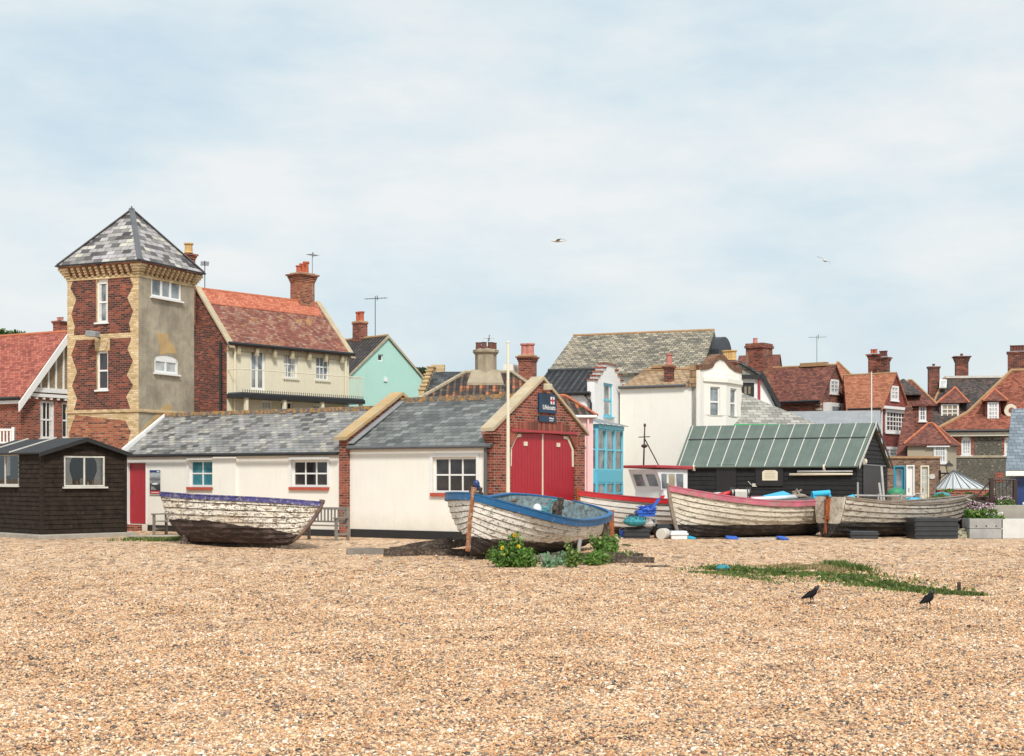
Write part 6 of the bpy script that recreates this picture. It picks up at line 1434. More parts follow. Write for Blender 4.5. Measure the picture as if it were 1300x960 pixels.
    fb.build('bottom_boards',oak,t)
    # gunwale band + cap
    gb=MB(); cp=MB()
    for sg in (1,-1):
        for k in range(ns):
            a,b_=[sec(S_[m_],1.0) for m_ in (k,k+1)]
            def q(p,dy,dz): return (p.x,(p.y+dy)*sg,p.z+dz)
            h=band_h
            gb.hexa([q(a,.0,-h),q(b_,0,-h),q(b_,.045,-h),q(a,.045,-h),q(a,0,0),q(b_,0,0),q(b_,.045,0),q(a,.045,0)] if sg<0 else [q(a,.045,-h),q(b_,.045,-h),q(b_,0,-h),q(a,0,-h),q(a,.045,0),q(b_,.045,0),q(b_,0,0),q(a,0,0)])
            cp.hexa([q(a,-.07,.002),q(b_,-.07,.002),q(b_,.06,.002),q(a,.06,.002),q(a,-.07,.035),q(b_,-.07,.035),q(b_,.06,.035),q(a,.06,.035)] if sg<0 else [q(a,.06,.002),q(b_,.06,.002),q(b_,-.07,.002),q(a,-.07,.002),q(a,.06,.035),q(b_,.06,.035),q(b_,-.07,.035),q(a,-.07,.035)])
    gb.build('rubbing_band',bandm,t); cp.build('gunwale',capm or bandm,t)
    # stem
    sb=MB(); pts=[sec(.999,q) for q in [k/10 for k in range(11)]]; pts=[Vector((p.x,0,p.z)) for p in pts]
    for a,b_ in zip(pts[:-1],pts[1:]):
        sb.hexa([(a.x-.05,-.04,a.z),(a.x+.06,-.026,a.z),(a.x+.06,.026,a.z),(a.x-.05,.04,a.z),(b_.x-.05,-.04,b_.z),(b_.x+.06,-.026,b_.z),(b_.x+.06,.026,b_.z),(b_.x-.05,.04,b_.z)])
    b_=pts[-1]; sb.box(b_.x-.06,b_.x+.065,-.04,.04,b_.z+.001,b_.z+stemh); sb.build('stem_post',stemm or rust,t)
    kb=MB(); kb.box(sec(0,0).x-.02,sec(.93,0).x+.05,-.05,.05,-.10,.03); kb.build('keel',rot_wood,t)
    # transom
    tp=[sec(0,q) for q in [k/10 for k in range(11)]]; ring=[Vector((p.x,p.y,p.z)) for p in tp]+[Vector((p.x,-p.y,p.z)) for p in reversed(tp)]
    tm=MB(); tm.prism(ring,(-.045,0,0)); tm.build('transom',transm or hullm,t); ti=[Vector((v.x+.006,v.y*.95,v.z)) for v in ring]; MB().prism(ti,(.012,0,0)).build('inner_transom',inm,t)
    for k in range(1,int(Ls/.42)):
        s=k*.42/Ls
        if s>.9: break
        rb=MB()
        for sg in (1,-1):
            P_=[sec(s,q,.045) for q in [.3+.7*j/6 for j in range(7)]]; P_=[Vector((v.x,v.y*sg,v.z)) for v in P_]
            for a,b2 in zip(P_[:-1],P_[1:]): rb.tube(a,b2,.022,n=4,cap=False)
        rb.build('rib',inm,t)
    for s in thw:
        p=sec(s,.78); y=p.y-.04; MB().box(p.x-.11,p.x+.11,-y,y,p.z-.02,p.z+.02).build('thwart',oak if s!=thw[0] else inm,t)
    return t,sec,Ls
def mat3(t): bpy.context.view_layer.update(); return t.matrix_world.copy()
WH=(.72,.69,.61)
h_near=m_hull('near_hull_paint',(.86,.83,.76),(.022,.018,.016),.47,wear=.545,tint=(.60,.50,.38),amp=.25)
h_left=m_hull('left_hull_paint',(.84,.79,.69),(.035,.022,.018),.43,wear=.51,tint=(.60,.42,.24),amp=.22,slope=.05)
h_red=m_hull('red_boat_hull_paint',(.74,.72,.67),(.02,.018,.017),.28,wear=.62,tint=(.5,.42,.33),amp=.05)
h_pink=m_hull('pink_boat_hull_paint',(.74,.69,.57),(.022,.018,.017),.42,wear=.55,tint=(.26,.20,.14),amp=.10)
h_end=m_hull('far_hull_paint',(.52,.48,.41),(.02,.017,.016),.46,wear=.53,tint=(.34,.28,.22),amp=.07)
band_blue=m_plain('blue_gunwale_paint',(.014,.12,.29),.5,.2,3,.2,kind='Object',dirt=(.34,.31,.27),dirt_t=.585)
band_ind=m_plain('indigo_gunwale_paint',(.05,.045,.19),.7,.5,4,.5,kind='Object',dirt=(.30,.27,.27),dirt_t=.50)
band_pink=m_plain('pink_gunwale_paint',(.58,.15,.22),.7,.4,3,.3,kind='Object',dirt=(.30,.24,.19),dirt_t=.49)
band_bare=m_plain('bare_gunwale',(.30,.25,.20),.85,.4,4,.3,kind='Object',dirt=(.12,.1,.08),dirt_t=.56)
in_blue=m_plain('pale_blue_inner_paint',(.22,.31,.34),.75,.4,4,.3,kind='Object',dirt=(.10,.08,.06),dirt_t=.47)
in_grey=m_plain('grey_inner_paint',(.30,.29,.26),.8,.4,4,.3,kind='Object',dirt=(.12,.1,.08),dirt_t=.55)
stem_near=m_plain('rusty_white_stem',(.40,.15,.06),.85,.5,5,.4,kind='Object',dirt=(.55,.50,.42),dirt_t=.50)
# near blue and white boat
tN,secN,LN=boat('clinker_boat','large white clinker boat with broad blue gunwale, bow forward, yellow flowers beside it',(-1.03,30.2),(-1.03+5.5*math.sin(R(24)),30.2+5.5*math.cos(R(24))),2.95,1.38,.99,1.16,h_near,band_blue,roll=-9.5,tb=.92,rs=.13,rake=.14,inm=in_blue,band_h=.135,zoff=.06,pw=3.6,mx=.42,n=11,vmid=.16,stemm=stem_near,stemh=.15)
M_=mat3(tN)
def on(px,py,Y): return P(px,py,Y)
def place(o,v,label,cat,group=None): o.location=v; return tag(o,label,cat,group)
o=MB().ell((0,0,0),(.11,.11,.14)).tube((0,0,-.5),(0,0,-.1),.02).build('float_ball',plastic_white,smooth=True); place(o,M_@Vector((secN(.34,.78).x,.0,secN(.34,.78).z+.30)),'white net float on a short stick inside the blue and white boat','float')
mb=MB(); mb.box(-.07,.07,-.06,.06,-.5,.34); mb.box(.16,.28,-.06,.06,-.5,.25); mb.box(-.2,.36,-.04,.04,.05,.14); o=mb.build('mooring_post',rot_wood,tN); o.location=(secN(.20,.8).x,.25,secN(.20,.8).z+.22)
mb=MB(); pts=[Vector((.35*math.cos(k*.7)*(1-k*.03),.28*math.sin(k*.7),.012*k)) for k in range(22)]; mb.path(pts,.02,5); mb.path([Vector((.1,0,.1)),Vector((.2,.1,.4)),Vector((.35,.2,.45)),Vector((.45,.1,.1))],.022,5)
o=mb.build('rope_coil',net_teal); place(o,M_@Vector((secN(.22,.78).x,-.1,secN(.22,.78).z+.03)),'coil of teal rope lying inside the blue and white boat','rope')
mb=MB(); 
G_=[[Vector((-.4+.8*i/6,-.3+.6*j/4,.06*math.sin(i*1.7+j)+.04*math.sin(j*2.9+i*.6))) for j in range(5)] for i in range(7)]
for i in range(6):
    for j in range(4): mb.poly([G_[i][j],G_[i+1][j],G_[i+1][j+1],G_[i][j+1]])
o=mb.build('tarpaulin',tarp_blue); place(o,M_@Vector((secN(.55,.8).x,.3,secN(.55,.78).z+.08)),'crumpled blue tarpaulin scrap on middle thwart of the blue and white boat','tarpaulin'); o.rotation_euler=(0,0,-1.5)
# bow fitting
mb=MB(); x=secN(1,1).x; z=secN(.97,1).z; mb.box(x-.16,x-.10,-.12,-.07,z-.1,z+.20); mb.box(x-.16,x-.10,.07,.12,z-.1,z+.20); mb.tube((x-.13,-.16,z+.07),(x-.13,.16,z+.07),.035); mb.build('bow_roller',rot_wood,tN)
mb=MB(); mb.ell((0,0,0),(.07,.05,.09)); mb.ell((.03,.04,-.08),(.06,.05,.07)); o=mb.build('rag_bundle',navy_paint,smooth=True); place(o,M_@Vector((x-.08,0,z+.26)),'small dark blue rag tied on the bow roller of the blue and white boat','rag')
# left indigo boat
b0=Vector(((399-650)/F*35.7,35.7)); s0_=Vector(((216-650)/F*38.3,38.3))
tL,secL,LL=boat('clinker_boat','weathered white clinker boat with indigo gunwale and black bottom, lying before the long white store',tuple(b0),tuple(s0_),2.0,1.16,1.06,1.22,h_left,band_ind,roll=-15,tb=.68,rake=.75,raks=.9,inm=in_grey,band_h=.09,zoff=.0,pw=2.4,stemm=m_plain('blue_brown_stem',(.20,.13,.09),.85,.5,4,.4,kind='Object',dirt=(.03,.05,.22),dirt_t=.55),n=9)
# red cabin boat
bw=Vector((1.95,42.2)); hd=R(36); st_=bw+Vector((math.cos(hd),math.sin(hd)))*5.8
tR,secR,LR=boat('cabin_boat','white fishing boat with red gunwale, white wheelhouse and little mast, behind the blue boat',tuple(bw),tuple(st_),2.1,1.36,1.08,1.18,h_red,red_gloss,roll=0,tb=.8,rake=.35,inm=white_paint,band_h=.12,capm=red_dull,vmid=.2)
x0,x1=secR(.34,1).x,secR(.53,1).x; yw=.66; zb_,zt_=.75,2.02
mb=MB(); mb.prism([(x0,yw,zb_),(x1-.12,yw,zb_),(x1-.12,yw,1.35),(x1+.18,yw,zt_),(x0,yw,zt_)],(0,-2*yw,0)); cab=mb.build('wheelhouse',white_paint,tR)
mb=MB(); mb.hexa([(x0-.15,-yw-.12,zt_),(x1+.28,-yw-.12,zt_+.04),(x1+.28,yw+.12,zt_+.04),(x0-.15,yw+.12,zt_),(x0-.15,-yw-.12,zt_+.10),(x1+.28,-yw-.12,zt_+.13),(x1+.28,yw+.12,zt_+.13),(x0-.15,yw+.12,zt_+.10)]); mb.build('cabin_roof',red_dull,cab,bevel=.02)
for i,(a,c,gm_) in enumerate(((.80,.97,glass_grey),(.50,.70,glass_warm),(.18,.42,glass_grey))):
    xa,xc=x0+(x1-x0)*a,x0+(x1-x0)*c
    f=MB(); f.prism([(xa-.03,yw+.003,1.40),(xc+.03,yw+.003,1.40),(xc+.06,yw+.003,1.92),(xa-.03,yw+.003,1.92)],(0,.012,0)); fo=f.build('cabin_window',plastic_white,cab)
    f=MB(); f.prism([(xa,yw+.016,1.43),(xc,yw+.016,1.43),(xc+.03,yw+.016,1.88),(xa,yw+.016,1.88)],(0,.006,0)); f.build('pane',gm_,fo)
for y0,y1 in ((-.50,-.10),(.10,.50)):
    sx=lambda z:(x1-.12)+.3*(z-1.35)/(zt_-1.35)+.004
    f=MB(); f.prism([(sx(1.5),y0,1.5),(sx(1.5),y1,1.5),(sx(1.86),y1,1.86),(sx(1.86),y0,1.86)],(.01,0,0)); f.build('windscreen',glass_grey,cab)
mb=MB(); xm=x1+.12; mb.tube((xm,0,zt_+.1),(xm-.05,0,zt_+1.35),.028,.018); mb.tube((xm-.55,.1,zt_+.1),(xm-.04,0,zt_+.95),.018); mb.tube((xm-.03,-.25,zt_+1.0),(xm-.03,.25,zt_+1.0),.015); mb.ell((xm-.03,0,zt_+.72),(.10,.10,.06)); mb.ell((xm-.05,0,zt_+1.36),(.04,.04,.06)); mb.build('mast',iron_brown,cab)
# pink gunwale boat
bw=Vector((4.46,40.8)); st_=Vector((9.3,43.9))
tP,secP,LP=boat('clinker_boat','long dirty white clinker boat with faded pink gunwale in front of the black shed',tuple(bw),tuple(st_),2.1,1.52,1.12,1.16,h_pink,band_pink,roll=-3,tb=.75,rake=.40,inm=in_grey,band_h=.14,n=10,stemm=band_bare)
MP=mat3(tP)
# far right boat
st_=Vector((9.42,41.9)); bw=Vector((14.25,43.9))
tT,secT,LT=boat('clinker_boat','bare weathered grey clinker boat with orange rust streak down its transom and black bottom',tuple(bw),tuple(st_),2.0,1.22,1.02,1.20,h_end,band_bare,roll=0,tb=.74,rake=.35,raks=-.15,inm=in_grey,band_h=.05,n=9,transm=h_pink,stemm=rot_wood)
MT_=mat3(tT); x=secT(0,1).x
mb=MB(); mb.box(x-.12,x-.045,-.07,.07,.45,1.25); mb.box(x-.2,x-.12,-.05,.05,.62,1.12); mb.tube((x-.16,-.16,.56),(x-.16,.16,.56),.03); mb.tube((x-.18,0,.58),(x-.2,-.05,.12),.018); mb.tube((x-.18,0,.58),(x-.2,.06,.1),.018); mb.build('rudder_iron',rust,tT)
def roller(p,rz,Lr,r,label,mat=plastic_cyan,tilt=0.0):
    t=thing('blue_roller',label,'roller',p,0,'sky blue rollers on the boats',rot=(0,tilt,rz)); mb=MB(); n=14
    for a,b_,c_ in ((-Lr/2,Lr/2,r),): 
        ring=lambda x,q:[Vector((x,q*math.cos(2*math.pi*k/n),q*math.sin(2*math.pi*k/n))) for k in range(n)]
        mb.loft([ring(a,r*.72),ring(a,r),ring(b_,r),ring(b_,r*.72),ring(b_-.05,r*.7)],cap=False); mb.loft([ring(a+.08,r*.7),ring(a,r*.72)],cap=False)
        mb.poly(ring(a+.08,r*.7)); mb.poly(ring(b_-.05,r*.7))
    mb.build('tube',mat,t,smooth=False); m2=MB(); m2.box(-Lr/2+.0,-Lr/2+.06,-r-.03,r+.03,-r-.03,-r+.03); m2.box(Lr/2-.06,Lr/2,-r-.03,r+.03,-r-.03,-r+.03); m2.build('cradle',mat,t)
roller(P(1042,626.5,41.85),R(10),.55,.085,'short sky blue roller sitting on top of the rusty transom',tilt=R(-4)); roller(P(1072,634,42.2),R(20),.66,.075,'sloping sky blue roller laid along the gunwale right of the transom',tilt=R(-13))
o=MB().tube((-.9,0,0),(.9,0,.06),.07,n=12).build('grey_tube',plastic_white,smooth=True); o.rotation_euler=(0,0,R(32)); place(o,P(983,634,42.7),'long pale grey tube laid along the gunwale of the pink boat','tube')
o=MB().prism([(-.45,-.2,0),(.3,-.25,0),(.35,.25,0),(-.4,.2,0)],(0.05,0,.10)).build('cyan_board',plastic_cyan,bevel=.01); o.rotation_euler=(R(10),R(-10),R(20)); place(o,P(986,632,43.2),'flat sky blue board behind the grey tube on the pink boat','board')
o=MB().prism([(-.25,-.2,0),(.25,-.2,0),(.2,.2,0),(-.2,.2,0)],(0,0,.06)).build('cyan_board',plastic_cyan,bevel=.01); place(o,P(901,629,41.8),'small sky blue board near the bow of the pink boat','board')
mb=MB(); mb.tube((-.45,0,0),(.3,0,.05),.075,n=12); o=mb.build('red_fender',red_gloss,smooth=True); o.rotation_euler=(0,R(-8),R(15)); place(o,P(926,627.5,42.3),'red sausage fender lying on the pink boat beside the winch','fender')
t=thing('deck_winch','pale iron engine winch standing on the pink boat amidships','winch',P(940,632,42.3)); mb=MB(); mb.box(-.18,.18,-.15,.15,0,.2); mb.tube((-.26,0,.16),(.26,0,.16),.09,n=14); mb.build('drum',old_white,t,bevel=.01); mb=MB()
for q in (-.28,-.2,.2,.28): mb.tube((q-.012,0,.16),(q+.012,0,.16),.15,n=16)
mb.build('flange',iron_black,t)
mb=MB(); mb.ell((0,0,0),(.34,.26,.12)); o=mb.build('canvas_bundle',old_white,smooth=True); place(o,P(913,630,42.5),'pale folded canvas bundle on the pink boat left of the red fender','canvas')
mb=MB()
for q in range(5): a=q*1.25; mb.tube((math.cos(a)*.3,math.sin(a)*.2,0),(-math.cos(a)*.15,math.sin(a)*.1,.16+.02*q),.03,n=6)
mb.ell((0,0,.03),(.3,.22,.08)); o=mb.build('gear_heap',band_bare); place(o,P(1012,631,43.3),'heap of brown gear with a sloping stick at the stern of the pink boat','gear')
# ================================================================== JUNK BETWEEN THE BOATS
def crate(name,label,px,pyb,Y,w_,d_,h_,mat,rz=0,ribs=3,group=None,open_=True,tilt=0):
    t=thing(name,label,'crate',G(px,Y,0 if pyb is None else CH-(pyb-HY)*Y/F),0,group,rot=(0,R(tilt),R(rz))); k=.025; mb=MB()
    mb.box(-w_/2,w_/2,-d_/2,-d_/2+k,0,h_); mb.box(-w_/2,w_/2,d_/2-k,d_/2,0,h_); mb.box(-w_/2,-w_/2+k,-d_/2+k,d_/2-k,0,h_); mb.box(w_/2-k,w_/2,-d_/2+k,d_/2-k,0,h_); mb.box(-w_/2+k,w_/2-k,-d_/2+k,d_/2-k,0.01,k)
    mb.build('body',mat,t,bevel=.006); m2=MB()
    for j in range(ribs):
        z=h_*(j+.9)/(ribs+.4); 
        for y0,y1 in ((-d_/2-.018,-d_/2-.002),(d_/2+.002,d_/2+.018)): m2.box(-w_/2-.03,w_/2+.03,y0-.012,y1+.012,z-.02,z+.025)
        m2.box(-w_/2-.018,-w_/2-.002,-d_/2,d_/2,z-.015,z+.02); m2.box(w_/2+.002,w_/2+.018,-d_/2,d_/2,z-.015,z+.02)
    m2.build('rim',mat,t); return t
crate('large_crate','large black plastic crate in front of the grey boat, near the planters',1183,None,41.3,1.26,.8,.60,plastic_black,rz=3,ribs=4)
crate('low_crate','small low black crate lying on shingle under the grey boat',1096,None,41.2,.78,.45,.21,plastic_black,rz=-5,ribs=1)
crate('net_crate','black crate draped with pale blue rope below the net heap',809,None,41.0,.72,.5,.30,plastic_black,rz=-6,ribs=2)
crate('net_crate','tilted black crate heaped with netting on top of the roped crate',813,None,41.05,.74,.5,.30,plastic_black,rz=-10,ribs=2,tilt=12).location.z=.34
crate('fish_box','black fish box standing in shade beside the net heap under the red boat',843,None,41.3,.5,.5,.42,plastic_black,rz=5,ribs=2)
t=crate('white_box','white plastic fish box on shingle below the bow of the pink boat',861,None,40.6,.46,.34,.24,plastic_white,rz=4,ribs=1)
crate('blue_crate','bright blue net crate on top of the heap beside the red boat',819,None,41.2,.5,.4,.18,plastic_blue,rz=8,ribs=1).location.z=.64
mb=MB(); mb.lathe((0,0,0),[(.10,0),(.125,.22),(.135,.235),(.125,.235),(.10,.03)],14); t=thing('blue_bucket','small blue bucket standing at the left foot of the net heap','bucket',G(791.5,41.2)); mb.build('pail',plastic_blue,t,smooth=False); MB().path([Vector((.12*math.cos(a),.02,.22+.1*math.sin(a))) for a in [k*.52 for k in range(7)]],.006).build('handle',steel,t)
def heap(label,v,r,h,mat,name='net_heap',n=260,cat='net',rr=.012):
    mb=MB(); rd=random.Random(int(v.x*100)+n); mb.ell((0,0,0),(r,r*.7,h),n=12,m=6)
    for _ in range(n//6):
        a=rd.uniform(0,6.28); d_=r*math.sqrt(rd.random()); p=Vector((d_*math.cos(a),d_*math.sin(a)*.7,h*math.sqrt(max(0,1-(d_/r)**2)))); pts=[p]
        for _ in range(4): p=p+Vector((rd.uniform(-1,1)*r*.22,rd.uniform(-1,1)*r*.16,rd.uniform(-.5,.6)*h*.3)); p.z=max(.01,p.z); pts.append(p)
        mb.path(pts,rr,4)
    o=mb.build(name,mat); return place(o,v,label,cat)
heap('teal and white tangled netting hanging over the tilted black crate',G(806,40.75,.50),.34,.14,net_teal); heap('white net tangle at right of the teal netting by the red boat',G(824,40.8,.44),.20,.13,pale_wood)
heap('cream mound of fine net lying between black crate and grey planter',G(1218,41.2,.0),.26,.25,net_cream,rr=.01); heap('bright blue tarpaulin bundle crowning the net heap beside the red boat',G(822,41.1,.84),.26,.11,tarp_blue,name='tarp_bundle',cat='tarpaulin')
mb=MB(); mb.prism([(-.05,-.04,0),(.05,-.04,0),(.05,.04,0),(-.05,.04,0)],(.30,0,.42)); t=thing('small_paddle','short blue and red paddle sticking up from the blue bundle','paddle',G(824,41.0,.75)); mb.build('shaft',plastic_blue,t); MB().prism([(.30,-.06,.42),(.42,-.06,.42),(.42,.06,.42),(.30,.06,.42)],(.04,0,.08)).build('tip',red_gloss,t)
o=MB().tube((-.16,0,.16),(.16,0,.16),.16,n=18).build('iron_pulley',old_white,bevel=.01); o.rotation_euler=(0,0,R(60)); place(o,G(842,40.5),'pale iron pulley drum beside the white fish box','pulley')
heap('rusty chain pile behind the white fish box',G(851,40.9),.22,.16,rust,name='chain_pile',cat='chain')
for i,(px,Y_,w_,lb) in enumerate(((929,40.4,.34,'flat blue lid lying on shingle below the middle of the pink boat'),(993,40.3,.28,'flat blue lid lying on shingle below the stern of the pink boat'),(876,40.6,.3,'thin pale blue rope scrap right of the white fish box'))):
    o=MB().prism([(-w_/2,-.12,0),(w_/2,-.15,0),(w_/2*.9,.14,0),(-w_/2,.12,0)],(0,0,.05)).build('plastic_sheet',plastic_blue if i<2 else plastic_cyan,bevel=.01); o.rotation_euler=(R(12),R(4),R(i*20)); place(o,G(px,Y_,.03),lb,'plastic sheet')
for i,(px,Y_,a,L_,lb) in enumerate(((780,40.9,20,.6,'pale plank lying under the red boat left of the bucket'),(905,40.6,10,1.0,'thin dark board under the bow of the pink boat'),(960,40.5,-5,1.3,'long grey board on shingle under the pink boat'))):
    o=MB().box(-L_/2,L_/2,-.07,.07,0,.045).build('plank',[pale_wood,rot_wood,pale_wood][i],bevel=.006); o.rotation_euler=(0,0,R(a)); place(o,G(px,Y_,.0),lb,'plank')
# blocks propping the boats (dark timber under the black bottoms)
def prop(px,Y,h,label,tilt=0,r=.06,mat=rot_wood): o=MB().tube((0,0,-.1),(tilt,0,h),r,r*.85,8).build('wooden_prop',mat); place(o,G(px,Y),label,'prop',None); return o
prop(775,33.9,.85,'dark prop post leaning on the stern quarter of the blue boat, rear one',-.1); prop(763,33.2,.7,'dark prop post leaning on the stern quarter of the blue boat, front one',.12)
prop(732,31.2,.42,'short pale prop stick under the near side of the blue boat',.08,.05,pale_wood); prop(776,36,.95,'rust brown post between the blue boat and the red boat',0,.08,rust)
prop(232,37.6,.45,'dark prop block under the stern of the indigo gunwale boat',.15,.1)
# ================================================================== TIMBERS
tm=[(488,33.2,1.75,6,.10,0,'long thin grey plank at the left end of the rotten timbers'),(540,32.4,1.9,-4,.15,0,'thick black sleeper in front of the rotten timbers by the bow'),(535,33.4,1.5,14,.12,.13,'sloping split plank resting on the rotten timbers by the bow'),(560,33.0,1.3,-12,.13,.10,'broken dark board on top of the rotten timbers by the bow'),(580,32.0,1.0,3,.14,0,'short sleeper nearest the stem of the blue boat'),
 (760,30.2,1.9,4,.13,0,'long dark timber in front of the weeds right of the blue boat'),(735,30.7,1.2,-6,.12,.0,'rotten board half covered by weeds below the blue boat'),(788,29.6,1.4,8,.12,0,'dark timber at the far right end of the weeds'),(702,29.9,.9,-3,.1,0,'thin bleached board just right of the yellow flowers')]
for i,(px,Y_,L_,a,w_,z_,lb) in enumerate(tm):
    mb=MB(); rd=random.Random(i+40); n=6; rings=[]
    for k in range(n+1):
        x_=-L_/2+L_*k/n; j=lambda: rd.uniform(-.018,.018); rings.append([(x_+j(),-w_/2+j(),-.04),(x_+j(),w_/2+j(),-.04),(x_+j(),w_/2+j(),.105+j()),(x_+j(),-w_/2+j(),.12+j()*1.5)])
    mb.loft(rings); o=mb.build('rotten_timber',rot_wood if i not in (0,8) else oak); o.rotation_euler=(0,R(-9 if z_ else rd.uniform(-2,2)),R(a)); place(o,G(px,Y_,gz(G(px,Y_).x,Y_)+z_+.02),lb,'timber','rotten timbers around the blue boat')
# ================================================================== BENCHES
def bench(label,p,rz,wd=1.5):
    t=thing('wooden_bench',label,'bench',p,rz,'weathered benches against the white wall')
    for x in (-wd/2,wd/2-.07):
        for y,h in ((-.25,.62),(.25,.92)): MB().box(x,x+.07,y-.035,y+.035,0,h).build('leg',oak,t,bevel=.004)
        MB().box(x-.015,x+.085,-.33,.24,.622,.662).build('armrest',oak,t,bevel=.006); MB().box(x+.015,x+.055,-.21,.21,.16,.22).build('stretcher',oak,t)
    mb=MB()
    for k in range(5): mb.box(-wd/2+.0,wd/2,-.27+.1*k,-.19+.1*k,.41,.435)
    mb.build('seat',oak,t); mb=MB(); mb.box(-wd/2+.075,wd/2-.075,.22,.27,.86,.93); mb.box(-wd/2+.075,wd/2-.075,.22,.27,.50,.55)
    n=11
    for k in range(n): q=-wd/2+.1+(wd-.25)*k/(n-1); mb.box(q,q+.05,.235,.255,.552,.858)
    mb.build('backrest',oak,t); return t
gA=G(205,43.6); bench('grey weathered bench by the wall poster, half hidden behind the stern of the indigo boat',(gA.x+.5,gA.y-.15,0),R(-33)); gB=G(414,39.6); bench('grey weathered bench beside the brick pier, behind the bow of the indigo boat',(gB.x-.15,gB.y+.35,0),R(-33))
# ================================================================== PLANTERS
def planter(name,label,px,Y,w_,d_,h_,mat,boards=2,bolts=False,soil=True):
    t=thing(name,label,'planter',G(px,Y),R(0)); mb=MB()
    for k in range(boards):
        z0,z1=h_*k/boards+.006,h_*(k+1)/boards-.006
        mb.box(-w_/2,w_/2,-d_/2,-d_/2+.05,z0,z1); mb.box(-w_/2,w_/2,d_/2-.05,d_/2,z0,z1); mb.box(-w_/2,-w_/2+.05,-d_/2+.051,d_/2-.051,z0,z1); mb.box(w_/2-.05,w_/2,-d_/2+.051,d_/2-.051,z0,z1)
    mb.build('side_board',mat,t,bevel=.006); MB().box(-w_/2+.05,w_/2-.05,-d_/2+.05,d_/2-.05,.1,h_-.05).build('soil',rot_wood,t)
    if bolts:
        m2=MB()
        for q in (-.3,0,.3): m2.tube((q*w_,-d_/2-.012,h_*.62),(q*w_,-d_/2+.001,h_*.62),.02,n=10)
        m2.build('bolt',iron_black,t)
    return t
planter('flower_planter','grey board planter with pink and white flowers, at the bow of the grey boat',1247,41.3,.96,.7,.59,oak and m_plain('grey_planter_board',(.36,.36,.35),.85,.3,3,.3,kind='Object'),2,True)
planter('long_planter','long white planter box at the right edge beside the grey planter',1297,41.3,1.42,.7,.57,m_plain('white_planter_board',(.62,.63,.60),.7,.12,3,.15,kind='Object'),1)
def flowers(px,Y,z,wd,dp,h,nl,nf,label,fm=petal_p):
    g0=G(px,Y,z); t=thing('flowering_plant',label,'plant',g0); c=np.stack([rng.uniform(-wd/2,wd/2,nl),rng.uniform(-dp/2,dp/2,nl),rng.uniform(0,h*.6,nl)],-1); leaves(c,.05,leaf_weed,'foliage',t,asp=2.2)
    c=np.stack([rng.uniform(-wd/2,wd/2,nf),rng.uniform(-dp/2,dp/2,nf),rng.uniform(h*.35,h,nf)],-1); leaves(c,.045,fm,'flower_heads',t,asp=1.0)['kind']='stuff'
    mb=MB()
    for q in c[:60]: mb.tube((q[0]*.8,q[1]*.8,0),q,.004,n=4,cap=False)
    mb.build('stem',leaf_weed,t); return t
flowers(1245,41.3,.54,.85,.5,.50,1100,230,'pink flowering plants filling the grey board planter'); flowers(1262,41.2,.5,.5,.4,.26,500,150,'low white flowered plants at right end of the grey planter',m_leaf('white_petals',[(0,(.7,.72,.66)),(1,(.82,.82,.8))]))
o=flowers(1276,42.2,.9,.5,.3,.32,400,120,'pink valerian growing on the concrete block beside the iron steps')
def bush(px,Y,z,r,n,label,name='bush',mat=leaf_bush,size=.06):
    t=thing(name,label,'bush',G(px,Y,z)); mb=MB()
    for k in range(9): a=k*.7; mb.tube((0,0,0),(math.cos(a)*r[0]*.8,math.sin(a)*r[1]*.8,r[2]*1.2),.012,.005,5)
    mb.build('stem',trunk_m,t); leaves(clump_pts((0,0,r[2]),r,n,12,.4),size,mat,'foliage',t); return t
bush(1195,46,.55,(.55,.35,.30),1700,'leafy green shrub just behind the bow of the grey boat'); bush(1231,52,.95,(.2,.2,.16),300,'small climbing plant in front of the conical glass roof'); bush(1204,52.5,1.22,(.3,.2,.05),260,'low green creeper on the garden wall by the cone roof')
bush(1257,44,.55,(.3,.3,.35),700,'dark green bush below the iron steps railing')
# rail and yard clutter behind the grey boat
t=thing('post_and_rail','thin weathered post and rail fence in front of the black shed gable and outhouse','fence',G(1089,45.5)); Lr=(1168-1089)/F*45.5; mb=MB(); zr_=CH-24*45.5/F; mb.tube((-.1,0,zr_),(Lr,.1,zr_-.04),.03); mb.build('rail',pale_wood,t)
for q,h in ((0,zr_+.42),(Lr*.33,zr_+.05),(Lr*.7,zr_+.05),(Lr,zr_+.1)): MB().tube((q,0,0),(q,0,h),.03,n=8).build('post',pale_wood,t)
for i,(px,px2,py,lb) in enumerate(((1125,1121,592,'long pale spar leaning on the shed gable right of its door'),(1124,1118,613,'short grey spar leaning near the shed gable corner'))):
    Y_=48.2; h=CH+(HY-py)*Y_/F; o=MB().tube((0,0,0),((px2-px)/F*Y_,.2,h),.05,.035,8).build('leaning_spar',pale_wood,smooth=True); place(o,G(px,Y_),lb,'spar')
for i,(px,py,r,h,mat,lb) in enumerate(((1138,627,.30,.22,m_plain('green_tarp',(.03,.25,.12),.5,.3,4,.4,kind='Object'),'green tarpaulin heap in front of the blue outhouse door'),(1161,637,.32,.2,plastic_cyan,'pale blue tarpaulin hump in front of the white outhouse door'),(1196,630,.3,.14,net_teal,'dull teal net heap behind the grey boat left of the shrub'))):
    Y_=46.5; o=MB().ell((0,0,0),(r,r*.7,h)).build('tarpaulin_heap',mat,smooth=True); place(o,P(px,py,Y_),lb,'tarpaulin'); 
    Zb=CH-(py-HY)*Y_/F; q=MB().box(-r*.8,r*.8,-.3,.3,0,Zb).build('yard_bench',[band_bare,oak,rust][i],bevel=.01); place(q,G(px,Y_),['brown gear table carrying the green tarpaulin heap','grey gear table carrying the pale blue tarpaulin','rusty gear chest carrying the teal net heap'][i],'gear table')
